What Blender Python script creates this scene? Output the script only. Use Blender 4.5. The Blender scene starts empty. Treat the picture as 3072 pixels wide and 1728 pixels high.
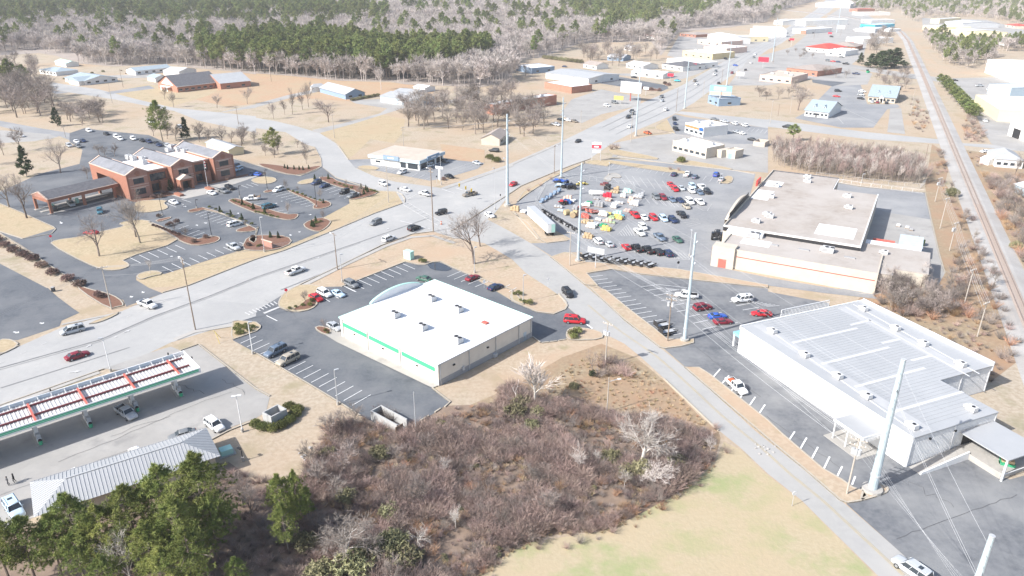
import bpy, bmesh, math, random
from mathutils import Vector, Matrix
R = math.radians
random.seed(7)
SC = bpy.context.scene
COL = SC.collection
# ------------------------------------------------------------------ camera, sky, sun, exposure
CAM_H, FPX, CX, CY, HORIZ = 77.6, 2205.0, 1536.0, 864.0, -100.0      # survey of the drone photo (3072 x 1728 pixels)
TILT = math.atan((CY - HORIZ) / FPX)
ST, CT = math.sin(TILT), math.cos(TILT)
cam = bpy.data.cameras.new('camera')
cam.sensor_width = 36.0
cam.lens = 36.0 * FPX / 3072.0
cam.clip_start = 1.0
cam.clip_end = 30000.0
cam_o = bpy.data.objects.new('camera', cam)
COL.objects.link(cam_o)
cam_o.location = (0, 0, CAM_H)
cam_o.rotation_euler = (math.pi / 2 - TILT, 0, 0)
SC.camera = cam_o
SUN_EL, SHADOW_AZ = R(37.5), R(28.0)                                  # shadows fall right and away from the camera
world = bpy.data.worlds.new('World')
SC.world = world
world.use_nodes = True
wn = world.node_tree
wn.nodes.clear()
w_out = wn.nodes.new('ShaderNodeOutputWorld')
w_bg = wn.nodes.new('ShaderNodeBackground')
w_sky = wn.nodes.new('ShaderNodeTexSky')
w_sky.sky_type = 'NISHITA'
w_sky.sun_disc = False
w_sky.sun_elevation = SUN_EL
w_sky.sun_rotation = math.atan2(-math.cos(SHADOW_AZ), -math.sin(SHADOW_AZ))
w_sky.dust_density = 2.0
w_bg.inputs['Strength'].default_value = 0.13
wn.links.new(w_sky.outputs[0], w_bg.inputs['Color'])
wn.links.new(w_bg.outputs[0], w_out.inputs['Surface'])
sun = bpy.data.lights.new('sun', 'SUN')
sun.energy = 4.4
sun.angle = R(0.53)
sun.color = (1.0, 0.975, 0.94)
sun_o = bpy.data.objects.new('sun', sun)
COL.objects.link(sun_o)
sun_o.location = (-200, -100, 200)
sun_o.rotation_euler = Vector((math.cos(SHADOW_AZ) * math.cos(SUN_EL), math.sin(SHADOW_AZ) * math.cos(SUN_EL), -math.sin(SUN_EL))).to_track_quat('-Z', 'Y').to_euler()
SC.view_settings.view_transform = 'Standard'
SC.view_settings.look = 'None'
SC.view_settings.gamma = 1.0
SC.view_settings.use_curve_mapping = False
SC.view_settings.exposure = 0.8
SC.cycles.max_bounces = 6
SC.cycles.diffuse_bounces = 3
SC.cycles.glossy_bounces = 2
SC.cycles.transmission_bounces = 2
SC.cycles.volume_bounces = 1
SC.cycles.transparent_max_bounces = 4
SC.cycles.use_denoising = True

# ------------------------------------------------------------------ survey helpers: photo point -> place on the ground (or on a level at height z)
def P(s):
 out = []; c = r = 0
 for t in s.split():
  if ':' in t:
   k, t = t.split(':'); c, r = int(k[0]), int(k[1])
  x, y = map(float, t.split(','))
  out.append((768 * c + x / 3.3542, 432 * r + y / 3.3542))
 return out
def G(p, z=0.0):
 if isinstance(p, str): p = P(p)[0]
 u = (p[0] - CX) / FPX; t = (p[1] - CY) / FPX
 s = (CAM_H - z) / (ST + t * CT)
 return Vector((u * s, (CT - t * ST) * s, z))
def GL(s, z=0.0): return [G(p, z) for p in P(s)]
def hgt(b, t):
 b = P(b)[0] if isinstance(b, str) else b
 t = P(t)[0] if isinstance(t, str) else t
 w = G(b); k = (t[1] - CY) / FPX
 return CAM_H - w.y / (CT - k * ST) * (ST + k * CT)
def inpoly(x, y, poly):
 c = False; n = len(poly); j = n - 1
 for i in range(n):
  xi, yi, xj, yj = poly[i][0], poly[i][1], poly[j][0], poly[j][1]
  if (yi > y) != (yj > y) and x < (xj - xi) * (y - yi) / (yj - yi) + xi: c = not c
  j = i
 return c

# ------------------------------------------------------------------ materials
MATS = {}
def mat(name, col, rough=0.85, col2=None, scale=1.0, big=None, bigscale=0.05, bump=0.0, metal=0.0, spec=0.3, lo=0.35, hi=0.65, detail=4.0, third=None, tscale=0.3, tlo=.55, thi=.7):
 if name in MATS: return MATS[name]
 m = bpy.data.materials.new(name); m.use_nodes = True
 nt = m.node_tree; b = nt.nodes['Principled BSDF']
 b.inputs['Roughness'].default_value = rough
 b.inputs['Metallic'].default_value = metal
 b.inputs['Specular IOR Level'].default_value = spec
 c4 = lambda c: (c[0], c[1], c[2], 1)
 b.inputs['Base Color'].default_value = c4(col)
 m.diffuse_color = c4(col)
 if col2 or big or bump or third:
  tc = nt.nodes.new('ShaderNodeTexCoord')
  last = None
  def noise(sc, lo_, hi_, det=detail):
   n = nt.nodes.new('ShaderNodeTexNoise'); n.inputs['Scale'].default_value = sc; n.inputs['Detail'].default_value = det; n.inputs['Roughness'].default_value = 0.62
   nt.links.new(tc.outputs['Object'], n.inputs['Vector'])
   mr = nt.nodes.new('ShaderNodeMapRange'); mr.inputs['From Min'].default_value = lo_; mr.inputs['From Max'].default_value = hi_
   nt.links.new(n.outputs['Fac'], mr.inputs['Value'])
   return n, mr
  def mix(a, bcol, fac):
   x = nt.nodes.new('ShaderNodeMix'); x.data_type = 'RGBA'
   if isinstance(a, tuple): x.inputs[6].default_value = a
   else: nt.links.new(a, x.inputs[6])
   x.inputs[7].default_value = bcol
   nt.links.new(fac, x.inputs[0])
   return x.outputs[2]
  cur = c4(col); fine = None
  if col2:
   fine, mr = noise(scale, lo, hi); cur = mix(cur, c4(col2), mr.outputs[0])
  if third:
   n3, mr3 = noise(tscale, tlo, thi, 6.0); cur = mix(cur, c4(third), mr3.outputs[0])
  if big:
   n2, mr2 = noise(bigscale, 0.42, 0.66, 5.0); cur = mix(cur, c4(big), mr2.outputs[0])
  if not isinstance(cur, tuple): nt.links.new(cur, b.inputs['Base Color'])
  if bump:
   if fine is None: fine, _ = noise(scale, lo, hi)
   bp = nt.nodes.new('ShaderNodeBump'); bp.inputs['Strength'].default_value = bump; bp.inputs['Distance'].default_value = 0.2
   nt.links.new(fine.outputs['Fac'], bp.inputs['Height']); nt.links.new(bp.outputs[0], b.inputs['Normal'])
 MATS[name] = m
 return m
def M(name): return MATS[name]
mat('ground', (.335, .275, .205), .95, (.42, .358, .28), 1.1, big=(.39, .29, .20), bigscale=.012, bump=.4, third=(.27, .24, .155), tscale=.12, lo=.38, hi=.62, tlo=.52, thi=.68)
mat('lawn', (.35, .28, .18), .95, (.43, .35, .235), 1.4, big=(.39, .30, .195), bigscale=.05, bump=.3, third=(.30, .255, .155), tscale=.25, lo=.4, hi=.6, tlo=.52, thi=.68)
mat('greenlawn', (.365, .305, .20), .95, (.41, .345, .235), 1.5, big=(.405, .325, .215), bigscale=.05, bump=.35, third=(.285, .30, .15), tscale=.11, tlo=.47, thi=.60)
mat('roughgrass', (.33, .26, .17), .95, (.24, .18, .12), 1.1, big=(.32, .21, .135), bigscale=.07, bump=.5, third=(.39, .325, .23), tscale=.4)
mat('clay', (.385, .245, .155), .95, (.42, .30, .20), .5, big=(.38, .29, .19), bigscale=.05, bump=.1)
mat('sand', (.365, .285, .205), .95, (.43, .35, .26), 1.2, big=(.41, .30, .21), bigscale=.06, bump=.3, third=(.29, .25, .155), tscale=.22, lo=.4, hi=.6, tlo=.54, thi=.68)
mat('forestfloor', (.19, .14, .105), .95, (.25, .185, .14), .5, bump=.4)
mat('woodfloor', (.30, .26, .23), .95, (.36, .31, .275), .1, bump=.3)
mat('road', (.355, .35, .34), .85, (.39, .383, .37), .7, big=(.325, .322, .315), bigscale=.045, third=(.41, .398, .38), tscale=.12)
mat('sidestreet', (.325, .318, .305), .85, (.355, .348, .332), .8, big=(.37, .36, .345), bigscale=.06, third=(.295, .29, .282), tscale=.15)
mat('asphalt', (.098, .107, .120), .9, (.122, .131, .145), 1.6, big=(.165, .17, .178), bigscale=.07, third=(.078, .087, .10), tscale=.22)
mat('asphaltworn', (.12, .127, .138), .9, (.165, .17, .18), .9, big=(.235, .237, .237), bigscale=.06, third=(.085, .092, .104), tscale=.3)
mat('asphaltgrey', (.205, .21, .22), .9, (.245, .25, .258), .9, big=(.305, .305, .305), bigscale=.05, third=(.165, .172, .182), tscale=.2)
mat('concrete', (.37, .35, .325), .85, (.41, .39, .36), .9, big=(.335, .32, .295), bigscale=.09, third=(.30, .288, .27), tscale=.3)
mat('palelot', (.33, .32, .305), .88, (.365, .35, .33), .6, big=(.29, .278, .262), bigscale=.05, third=(.255, .248, .24), tscale=.18)
mat('kerb', (.42, .375, .31), .85, (.36, .32, .265), 2.0)
mat('mulch', (.15, .08, .055), .95, (.21, .11, .075), 3.0, bump=.5)
mat('ballast', (.36, .347, .333), .95, (.43, .415, .395), 2.5, bump=.4, big=(.32, .30, .28), bigscale=.06)
mat('paint', (.78, .78, .77), .7, (.58, .58, .58), 1.3, lo=.3, hi=.8)
mat('fadedpaint', (.58, .575, .57), .8, (.44, .435, .43), .9)
mat('yellowpaint', (.48, .39, .22), .7, (.38, .34, .27), .9)
mat('streak', (.21, .21, .215), .85, (.29, .29, .288), .5)
mat('crack', (.10, .10, .105), .9)

# ------------------------------------------------------------------ mesh helpers
class MB:
 def __init__(s): s.v = []; s.f = []; s.m = []
 def add(s, vs, fs, mi=0):
  o = len(s.v); s.v += [tuple(x) for x in vs]
  for f in fs: s.f.append([i + o for i in f]); s.m.append(mi)
 def box(s, x0, y0, z0, x1, y1, z1, mi=0):
  s.add([(x0, y0, z0), (x1, y0, z0), (x1, y1, z0), (x0, y1, z0), (x0, y0, z1), (x1, y0, z1), (x1, y1, z1), (x0, y1, z1)],
    [(3, 2, 1, 0), (4, 5, 6, 7), (0, 1, 5, 4), (1, 2, 6, 5), (2, 3, 7, 6), (3, 0, 4, 7)], mi); return s
 def obox(s, c, ux, sx, sy, z0, z1, mi=0):
  ux = Vector((ux[0], ux[1], 0)).normalized(); uy = Vector((-ux.y, ux.x, 0)); c = Vector((c[0], c[1], 0)); vs = []
  for z in (z0, z1):
   for a, b in ((-1, -1), (1, -1), (1, 1), (-1, 1)):
    p = c + ux * sx * .5 * a + uy * sy * .5 * b; vs.append((p.x, p.y, z))
  s.add(vs, [(3, 2, 1, 0), (4, 5, 6, 7), (0, 1, 5, 4), (1, 2, 6, 5), (2, 3, 7, 6), (3, 0, 4, 7)], mi); return s
 def bar(s, p, q, w, h=None, mi=0):
  p = Vector(p); q = Vector(q); h = h or w; d = (q - p).normalized()
  up = Vector((0, 0, 1)) if abs(d.z) < .95 else Vector((1, 0, 0))
  a = d.cross(up).normalized() * w * .5; b = a.normalized().cross(d) * h * .5
  vs = [p - a - b, p + a - b, p + a + b, p - a + b, q - a - b, q + a - b, q + a + b, q - a + b]
  s.add(vs, [(3, 2, 1, 0), (4, 5, 6, 7), (0, 1, 5, 4), (1, 2, 6, 5), (2, 3, 7, 6), (3, 0, 4, 7)], mi); return s
 def tube(s, pts, rs, n=6, mi=0, cap=True):
  o = len(s.v); pts = [Vector(p) for p in pts]; k = len(pts)
  if not isinstance(rs, (list, tuple)): rs = [rs] * k
  for i, p in enumerate(pts):
   d = (pts[min(i + 1, k - 1)] - pts[max(i - 1, 0)])
   d = d.normalized() if d.length > 1e-9 else Vector((0, 0, 1))
   up = Vector((0, 0, 1)) if abs(d.z) < .9 else Vector((1, 0, 0))
   a = d.cross(up).normalized(); b = d.cross(a)
   for j in range(n):
    t = 2 * math.pi * j / n
    s.v.append(tuple(p + (a * math.cos(t) + b * math.sin(t)) * rs[i]))
  for i in range(k - 1):
   for j in range(n):
    s.f.append([o + i * n + j, o + i * n + (j + 1) % n, o + (i + 1) * n + (j + 1) % n, o + (i + 1) * n + j]); s.m.append(mi)
  if cap and n > 2:
   s.f.append([o + j for j in range(n)][::-1]); s.m.append(mi)
   s.f.append([o + (k - 1) * n + j for j in range(n)]); s.m.append(mi)
  return s
 def cyl(s, x, y, z0, z1, r0, r1=None, n=12, mi=0):
  return s.tube([(x, y, z0), (x, y, z1)], [r0, r0 if r1 is None else r1], n, mi)
 def prism(s, poly, z0, z1, mi=0, mtop=None):
  n = len(poly); vs = [(p[0], p[1], z0) for p in poly] + [(p[0], p[1], z1) for p in poly]
  s.add(vs, [[i, (i + 1) % n, n + (i + 1) % n, n + i] for i in range(n)], mi)
  o = len(s.v) - 2 * n
  s.f.append([o + n + i for i in range(n)]); s.m.append(mi if mtop is None else mtop)
  return s
 def ring(s, stations, mi=0, cap=True):
  o = len(s.v); n = len(stations[0]); k = len(stations)
  for st in stations: s.v += [tuple(p) for p in st]
  for i in range(k - 1):
   for j in range(n):
    s.f.append([o + i * n + j, o + i * n + (j + 1) % n, o + (i + 1) * n + (j + 1) % n, o + (i + 1) * n + j]); s.m.append(mi)
  if cap:
   s.f.append([o + j for j in range(n)][::-1]); s.m.append(mi)
   s.f.append([o + (k - 1) * n + j for j in range(n)]); s.m.append(mi)
  return s
 def mesh(s, name, mats, smooth=False):
  me = bpy.data.meshes.new(name); me.from_pydata(s.v, [], s.f); me.update()
  for m in (mats if isinstance(mats, (list, tuple)) else [mats]): me.materials.append(m)
  if any(s.m): me.polygons.foreach_set('material_index', s.m)
  if smooth: me.polygons.foreach_set('use_smooth', [True] * len(me.polygons))
  return me
 def build(s, name, mats, parent=None, smooth=False):
  return link(name, s.mesh(name, mats, smooth), parent)
def link(name, data, parent=None, loc=None, rz=None, sc=None):
 o = bpy.data.objects.new(name, data); COL.objects.link(o)
 if parent is not None: o.parent = parent
 if loc is not None: o.location = loc
 if rz is not None: o.rotation_euler = (0, 0, rz)
 if sc is not None: o.scale = (sc, sc, sc) if isinstance(sc, (int, float)) else sc
 return o
def tag(o, label, cat, group=None):
 o['label'] = label; o['category'] = cat
 if group: o['group'] = group
 return o
def thing(name, label, cat, loc=(0, 0, 0), rz=0.0, group=None):
 o = bpy.data.objects.new(name, None); COL.objects.link(o)
 o.location = loc; o.rotation_euler = (0, 0, rz); o.empty_display_size = .3
 return tag(o, label, cat, group)
def struct(o): o['kind'] = 'structure'; return o
def stuff(o): o['kind'] = 'stuff'; return o
def copy_tree(src, loc, rz, sc=None, label=None):
 r = src.copy(); COL.objects.link(r); r.location = loc; r.rotation_euler = (0, 0, rz)
 if sc is not None: r.scale = (sc, sc, sc) if isinstance(sc, (int, float)) else sc
 if label: r['label'] = label
 for ch in src.children:
  c = ch.copy(); COL.objects.link(c); c.parent = r
  for g in ch.children:
   d = g.copy(); COL.objects.link(d); d.parent = c
 return r
def smoothpoly(pts, it=1):
 for _ in range(it):
  q = []
  n = len(pts)
  for i in range(n):
   a, b = pts[i], pts[(i + 1) % n]
   q += [a * .75 + b * .25, a * .25 + b * .75]
  pts = q
 return pts
def area2(p): return sum(p[i][0] * p[(i + 1) % len(p)][1] - p[(i + 1) % len(p)][0] * p[i][1] for i in range(len(p)))
def ccw(p): return p if area2(p) > 0 else p[::-1]
from mathutils.geometry import delaunay_2d_cdt
LAYER = [0]
def flat(name, pts, m, z):
 """a thin paved or planted sheet; each later sheet lies a little above the earlier ones"""
 LAYER[0] += 1
 if z < .1: z = .003 + .0009 * LAYER[0]
 pts = ccw(pts)
 vs, _, fs = delaunay_2d_cdt([Vector((p[0], p[1])) for p in pts], [], [list(range(len(pts)))], 1, 1e-4)[:3]
 me = bpy.data.meshes.new(name)
 me.from_pydata([(v.x, v.y, z) for v in vs], [], [list(f) if (vs[f[1]] - vs[f[0]]).cross(vs[f[2]] - vs[f[0]]) > 0 else list(f)[::-1] for f in fs]); me.update()
 me.materials.append(m)
 return struct(link(name, me))
def sheet(name, s, m, z, sm=0):
 pts = GL(s) if isinstance(s, str) else s
 return flat(name, smoothpoly(pts, sm) if sm else pts, M(m), z)
def offset_line(pts, d, closed=False):
 out = []; n = len(pts)
 for i in range(n):
  a = pts[i - 1] if (closed or i > 0) else pts[i]
  b = pts[(i + 1) % n] if (closed or i < n - 1) else pts[i]
  t = Vector((b[0] - a[0], b[1] - a[1])); t = t.normalized() if t.length > 1e-6 else Vector((1, 0))
  out.append(Vector((pts[i][0] - t.y * d, pts[i][1] + t.x * d, 0)))
 return out
def ribbon(mb, pts, w, z0, z1=None, closed=False, mi=0):
 """a strip along a line: flat (z1 None) or a raised kerb-like bar"""
 a = offset_line(pts, w * .5, closed); b = offset_line(pts, -w * .5, closed); n = len(pts)
 for i in range(n if closed else n - 1):
  j = (i + 1) % n
  if z1 is None:
   mb.add([(b[i].x, b[i].y, z0), (b[j].x, b[j].y, z0), (a[j].x, a[j].y, z0), (a[i].x, a[i].y, z0)], [(0, 1, 2, 3)], mi)
  else:
   mb.add([(b[i].x, b[i].y, z1), (b[j].x, b[j].y, z1), (a[j].x, a[j].y, z1), (a[i].x, a[i].y, z1), (b[i].x, b[i].y, z0), (b[j].x, b[j].y, z0), (a[j].x, a[j].y, z0), (a[i].x, a[i].y, z0)],
     [(0, 1, 2, 3), (5, 4, 0, 1)[::-1], (4, 5, 1, 0), (6, 7, 3, 2), (4, 0, 3, 7), (1, 5, 6, 2)], mi)
def kerb(s, w=.3, h=.22, closed=False, sm=0):
 pts = GL(s) if isinstance(s, str) else s
 if sm and closed: pts = smoothpoly(pts, sm)
 mb = MB(); ribbon(mb, pts, w, 0, h, closed)
 return struct(mb.build('kerb', M('kerb')))
def island(name, s, m, sm=1, h=.24, kw=.32):
 """a kerbed island: soil or turf inside a concrete kerb"""
 pts = ccw(GL(s) if isinstance(s, str) else s)
 if sm: pts = smoothpoly(pts, sm)
 o = flat(name, pts, M(m), h - .03)
 mb = MB(); ribbon(mb, pts, kw, 0, h, True); mb.build('kerb', M('kerb'), o)
 return o
def resample(pts, n):
 L = [0]
 for i in range(len(pts) - 1): L.append(L[-1] + (pts[i + 1] - pts[i]).length)
 out = []
 for k in range(n + 1):
  d = L[-1] * k / n; i = 0
  while i < len(pts) - 2 and L[i + 1] < d: i += 1
  out.append(pts[i].lerp(pts[i + 1], (d - L[i]) / max(1e-6, L[i + 1] - L[i])))
 return out
def stripes(mb, a, b, c, d, n, w=.16, z=.108):
 """n painted stall lines, the first from a to b, the last from c to d"""
 a, b, c, d = G(a), G(b), G(c), G(d)
 for i in range(n):
  t = i / (n - 1) if n > 1 else 0
  ribbon(mb, [a.lerp(c, t), b.lerp(d, t)], w, z)
# ------------------------------------------------------------------ the setting: ground, streets, lots, painted markings, railway
mb = MB(); mb.add([(-5000, -300, 0), (5000, -300, 0), (5000, 9000, 0), (-5000, 9000, 0)], [(0, 1, 2, 3)])
struct(mb.build('ground', M('ground')))
# turf and soil of other kinds
sheet('lawn', '01:-200,560 0,590 230,700 540,840 540,890 250,950 0,875 -200,800', 'lawn', .02)
sheet('lawn', '11:-100,1060 290,1000 640,890 760,850 690,720 940,600 935,565 1220,490 1100,425 1250,470 1420,490 1490,540 1480,595 1200,695 820,855 290,1072 0,1177 -500,1360 01:1900,1427 1500,1445 1375,1365 1560,1290 1660,1310 2430,1070 2560,1030', 'lawn', .006)
sheet('lawn', '22:540,560 1000,500 1130,560 1290,690 1530,910 1900,1270 1500,1000 900,1000 0,1000 -350,700 -700,1000 -900,500 -450,420 -200,640 130,480 290,560', 'sand', .006)
sheet('lawn', '11:380,1449 800,1242 1250,1022 1560,907 1785,880 2000,960 2100,950 2300,1000 2450,1085 21:0,1160 140,1300 370,1449 22:480,80 540,150 530,210 400,250 250,235 0,120 11:2110,1298 1960,1233 1860,1183 1780,1180 1640,1205 1500,1178 860,1425 500,1480', 'sand', .006)
sheet('lawn', '13:2200,1449 2576,1120 23:300,1090 900,1000 1650,640 2040,330 2130,100 2300,180 33:0,440 340,700 540,900 1090,1449 1090,1900 13:1000,1900', 'greenlawn', .006)
sheet('rough_grass', '22:0,1000 500,700 900,560 1250,700 1530,930 1890,1290 2080,1449 23:2100,60 2040,300 1300,300 0,100 13:1500,0', 'roughgrass', .010)
sheet('brush_floor', '13:200,1600 0,700 350,560 700,100 1100,-50 1500,-250 22:300,1150 1000,1350 1700,1400 23:2020,100 1990,340 1650,620 1250,850 900,1000 350,1040 13:2576,1200 2200,1460 2000,1700', 'forestfloor', .014)
sheet('brush_floor', '03:-600,900 0,1000 400,950 1200,700 2100,330 2300,300 2576,500 13:300,600 400,1500 300,2000 03:-600,2000', 'forestfloor', .014)
sheet('clay_field', '00:2300,760 2576,700 10:300,730 1000,820 1350,830 1800,880 1780,960 1250,960 950,1020 500,990 0,1040 00:2300,1080 1800,960 2100,880', 'clay', .006)
sheet('clay_field', '10:640,1340 1250,1150 1500,1200 1480,1330 1390,1440 1150,1400 11:1000,100 920,150 860,40 10:780,1400', 'lawn', .006)
sheet('lawn', '00:1100,930 1450,850 2200,900 2100,960 1700,1080 1300,990', 'lawn', .006)
sheet('rail_verge', '31:1650,0 1850,120 1780,400 2000,700 2250,1200 2400,1449 32:2560,700 2300,900 2050,1060 2250,800 900,120 1100,-60 31:1780,1300 1640,700 1580,430', 'roughgrass', .006)
sheet('rail_verge', '31:1990,60 2576,150 2576,1240 2200,520', 'roughgrass', .006)
# streets
NEAR_N = GL('02:-500,900 0,682 200,585 620,398 1230,232 1640,52 01:1900,1430 2300,1272 2576,1165 11:290,1075 820,860 1200,700 1480,600')
NEAR_S = GL('02:-500,1360 0,1178 400,1038 1040,812 1500,655 1720,548 2420,335 2576,284 12:250,75 11:400,1432 800,1242 1250,1022 1560,907 1785,880')
FAR_N = GL('11:1400,470 1860,442 2400,262 21:0,190 20:480,1432 910,1222 1310,1035 1700,865 2100,635 2576,395 30:300,215 480,100 640,-60')
FAR_S = GL('11:1785,880 1950,880 21:0,480 80,425 350,312 600,212 780,150 20:1010,1440 1270,1305 1600,1165 1830,1035 2010,900 2200,765 2576,500 30:130,440 400,260 620,120 800,-60')
sheet('main_road', NEAR_N + NEAR_S[::-1], 'road', .024)
sheet('main_road', FAR_N + FAR_S[::-1], 'road', .024)
sheet('main_road', '11:1480,600 1400,470 1860,442 2576,195 21:0,480 11:2400,700 2100,950 1785,880', 'road', .027)
sheet('side_street', '11:1480,600 1430,475 1230,468 1100,425 800,330 660,225 655,150 590,30 10:490,1449 300,1330 0,1290 00:2576,1335 2000,1215 1750,1115 1500,1070 1150,1000 700,930 400,880 250,840 400,845 520,828 1000,900 1400,1005 1750,1085 2200,1130 2576,1170 10:0,1185 200,1220 400,1268 640,1340 800,1440 11:930,160 1000,240 1200,330 1400,380 1860,442 1900,500', 'road', .020)
sheet('side_street', '11:1785,880 2000,950 2100,960 2300,1000 2450,1085 21:0,1160 140,1300 370,1449 22:480,80 560,190 810,410 910,450 1130,560 1290,690 1530,910 1900,1270 2100,1449 23:2300,160 33:0,422 340,690 540,890 1110,1449 1700,2050 2150,1900 1600,1449 1240,1130 770,720 390,400 22:2460,1449 2240,1250 2000,1030 1740,800 1500,610 1340,490 1130,330 960,160 760,0 21:560,1280 380,1130 190,1000 0,890 11:2330,760 2200,640 2000,800', 'sidestreet', .021)
sheet('side_street', '20:1640,1140 1700,1120 2576,1205 30:0,1200 1000,1330 1800,1410 31:1900,-10 2576,20 2900,40 2900,90 2576,75 1850,5 30:1000,1400 0,1275 20:2576,1290', 'road', .020)
sheet('side_street', '00:0,1215 400,1290 900,1370 1100,1449 01:700,-60 880,60 860,30 600,-80 00:500,1400 0,1270 -300,1200 -300,1150', 'asphaltgrey', .020)
sheet('level_crossing', '30:850,650 1400,735 1800,790 2100,800 2100,850 1700,820 1350,780 850,690', 'palelot', .020)
sheet('driveway', '10:560,1310 900,1235 1250,1140 1320,1090 1000,1040 940,1010 1250,995 1500,1040 1830,1030 2000,1000 2250,900 2250,940 1850,1080 1480,1090 1000,1240 640,1340', 'palelot', .018)
sheet('driveway', '00:2180,1135 2576,1050 10:0,1045 330,955 640,890 640,920 330,990 0,1080 00:2576,1085', 'palelot', .018)
sheet('driveway', '00:1050,930 1500,860 1560,890 1090,950', 'asphaltgrey', .018)
sheet('driveway', '00:380,870 500,905 700,930 560,945 430,900', 'asphaltgrey', .018)
sheet('driveway', '00:1100,760 1560,740 1560,780 1110,790', 'palelot', .016)
sheet('car_park', '00:-300,1330 0,1310 500,1350 570,1380 350,1420 0,1440 -300,1500', 'palelot', .016)
# lots
sheet('store_lot', '02:2420,335 2340,525 12:0,655 280,820 520,960 820,1140 1050,1285 1420,1480 1655,1335 1770,1275 1955,1150 1775,1010 1500,700 22:-300,450 125,470 215,495 290,555 545,520 545,450 600,405 812,413 560,195 540,215 420,262 250,240 0,130 11:2110,1300 1960,1235 1860,1185 1780,1190 1700,1215 1640,1215 1500,1185 860,1435 430,1445 12:250,80 0,232 02:2576,284', 'asphalt', .012)
sheet('store_footway', '12:700,480 620,430 590,400 640,385 840,440 1845,985 1775,1012 810,548', 'concrete', .19)
sheet('fuel_forecourt', '02:1250,830 1040,812 1500,655 1720,590 1815,630 2000,568 2576,1015 12:140,1090 100,1250 02:2576,1310 2330,1400 03:2150,60 1900,250 340,860 0,1000 -1600,1700 -1600,-300 02:-900,1600 0,1290', 'palelot', .012)
sheet('left_lot', '01:-300,1060 0,1205 470,1449 02:480,0 580,90 740,210 800,250 620,330 600,385 180,525 130,525 -300,600', 'asphalt', .012)
sheet('bank_lot', '01:-100,850 0,890 200,1010 400,1140 640,1310 830,1449 02:1000,60 1240,120 1270,185 1640,55 01:1500,1449 1370,1370 1370,1330 1560,1275 1650,1310 2430,1065 2576,1010 11:-60,1000 370,1000 640,890 480,800 700,730 940,600 935,560 1220,470 1050,400 800,340 660,228 450,322 300,300 0,212 01:2330,140 1900,0 00:1700,1449 1500,1360 1000,1310 850,1290 700,1340 01:700,-20 830,60 800,200 400,300 0,480 -300,560 -300,700 0,600 240,700 560,850 230,950 0,880', 'asphalt', .012)
sheet('tractor_lot', '21:50,592 390,335 730,190 960,225 990,150 1540,190 2240,265 2450,300 2400,500 2200,900 2080,1240 31:0,1345 700,1460 1100,1449 1100,1560 560,1500 0,1425 21:2576,1420 1680,1262 1420,1235 740,1185 700,1090 590,1090 400,1130 190,1000 380,995 600,960 160,720 0,640', 'asphaltgrey', .012)
sheet('tractor_back_lot', '31:400,340 930,430 1580,490 1620,640 1640,760 1200,700 900,560', 'asphaltgrey', .014)
sheet('tractor_yard', '31:900,560 1200,690 1640,760 1720,1100 1780,1300 1700,1449 32:1100,60 900,60 31:1100,1449 1000,1000', 'palelot', .012)
sheet('metal_lot', '21:745,1310 1010,1265 1300,1315 2090,1400 2576,1455 32:0,38 600,150 800,400 33:1700,0 2000,260 2210,380 2430,480 2576,440 3100,300 3100,2000 1900,2000 1600,1449 1240,1130 785,722 930,690 850,560 740,482 550,372 150,30 22:2576,1340 2000,880 1880,812 1745,798 1540,620 1510,605 1560,540 1420,400 1200,230 940,20 21:880,1440', 'asphaltworn', .012)
sheet('phone_store_lot', '11:930,160 1150,150 1650,230 1850,150 2300,190 2230,250 1900,345 1750,370 1250,275 1000,240', 'asphaltgrey', .012)
sheet('burger_lot', '21:1000,130 1100,30 20:980,1449 1380,1370 1600,1345 1740,1300 2300,1400 2576,1430 21:2576,290 2240,262 1540,188', 'palelot', .010)
sheet('burger_lot', '20:1440,1272 1560,1200 1640,1150 1760,1180 2210,1240 2576,1290 2576,1449 2220,1449 1740,1360 1620,1345', 'asphaltgrey', .013)
sheet('office_lot', '30:270,1190 380,1130 640,870 930,850 1000,1050 1300,1050 1330,1080 1200,1100 1060,1285 740,1285', 'asphaltgrey', .010)
sheet('office_lot', '30:1230,1090 1340,1090 1380,1350 1200,1330', 'palelot', .010)
sheet('brick_store_lot', '20:600,1000 900,900 1300,980 1290,1060 900,1150 700,1240 480,1160', 'palelot', .010)
sheet('hall_lot', '20:790,825 1060,768 1560,860 1575,890 1500,922 1100,872', 'asphalt', .012)
sheet('strip_lot', '20:900,740 1200,770 1560,780 1700,800 1870,745 2050,650 2260,570 2576,400 2576,330 2200,400 1680,360 1560,560 1990,660 1640,740', 'palelot', .010)
sheet('strip_lot', '30:-200,600 250,470 620,150 800,40 950,120 1240,290 1000,420 960,560 850,640 850,690 1050,740 1000,850 640,870 440,790 0,860 -400,860', 'palelot', .010)
sheet('strip_lot', '30:440,800 790,830 650,870 450,830', 'asphalt', .013)
sheet('works_yard', '30:1850,790 2576,770 2900,800 2900,1600 2250,1449 2150,1300 2080,1100 1900,860', 'palelot', .010)
sheet('works_yard', '30:1550,180 2200,200 2576,300 2576,420 2150,400 1850,380 1560,330', 'palelot', .010)
sheet('works_yard', '30:1460,380 1700,640 1900,700 2300,700 2300,760 1800,790 1620,700', 'sand', .010)
sheet('garage_yard', '11:1850,0 2300,60 2300,190 1900,150', 'clay', .006)
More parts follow.
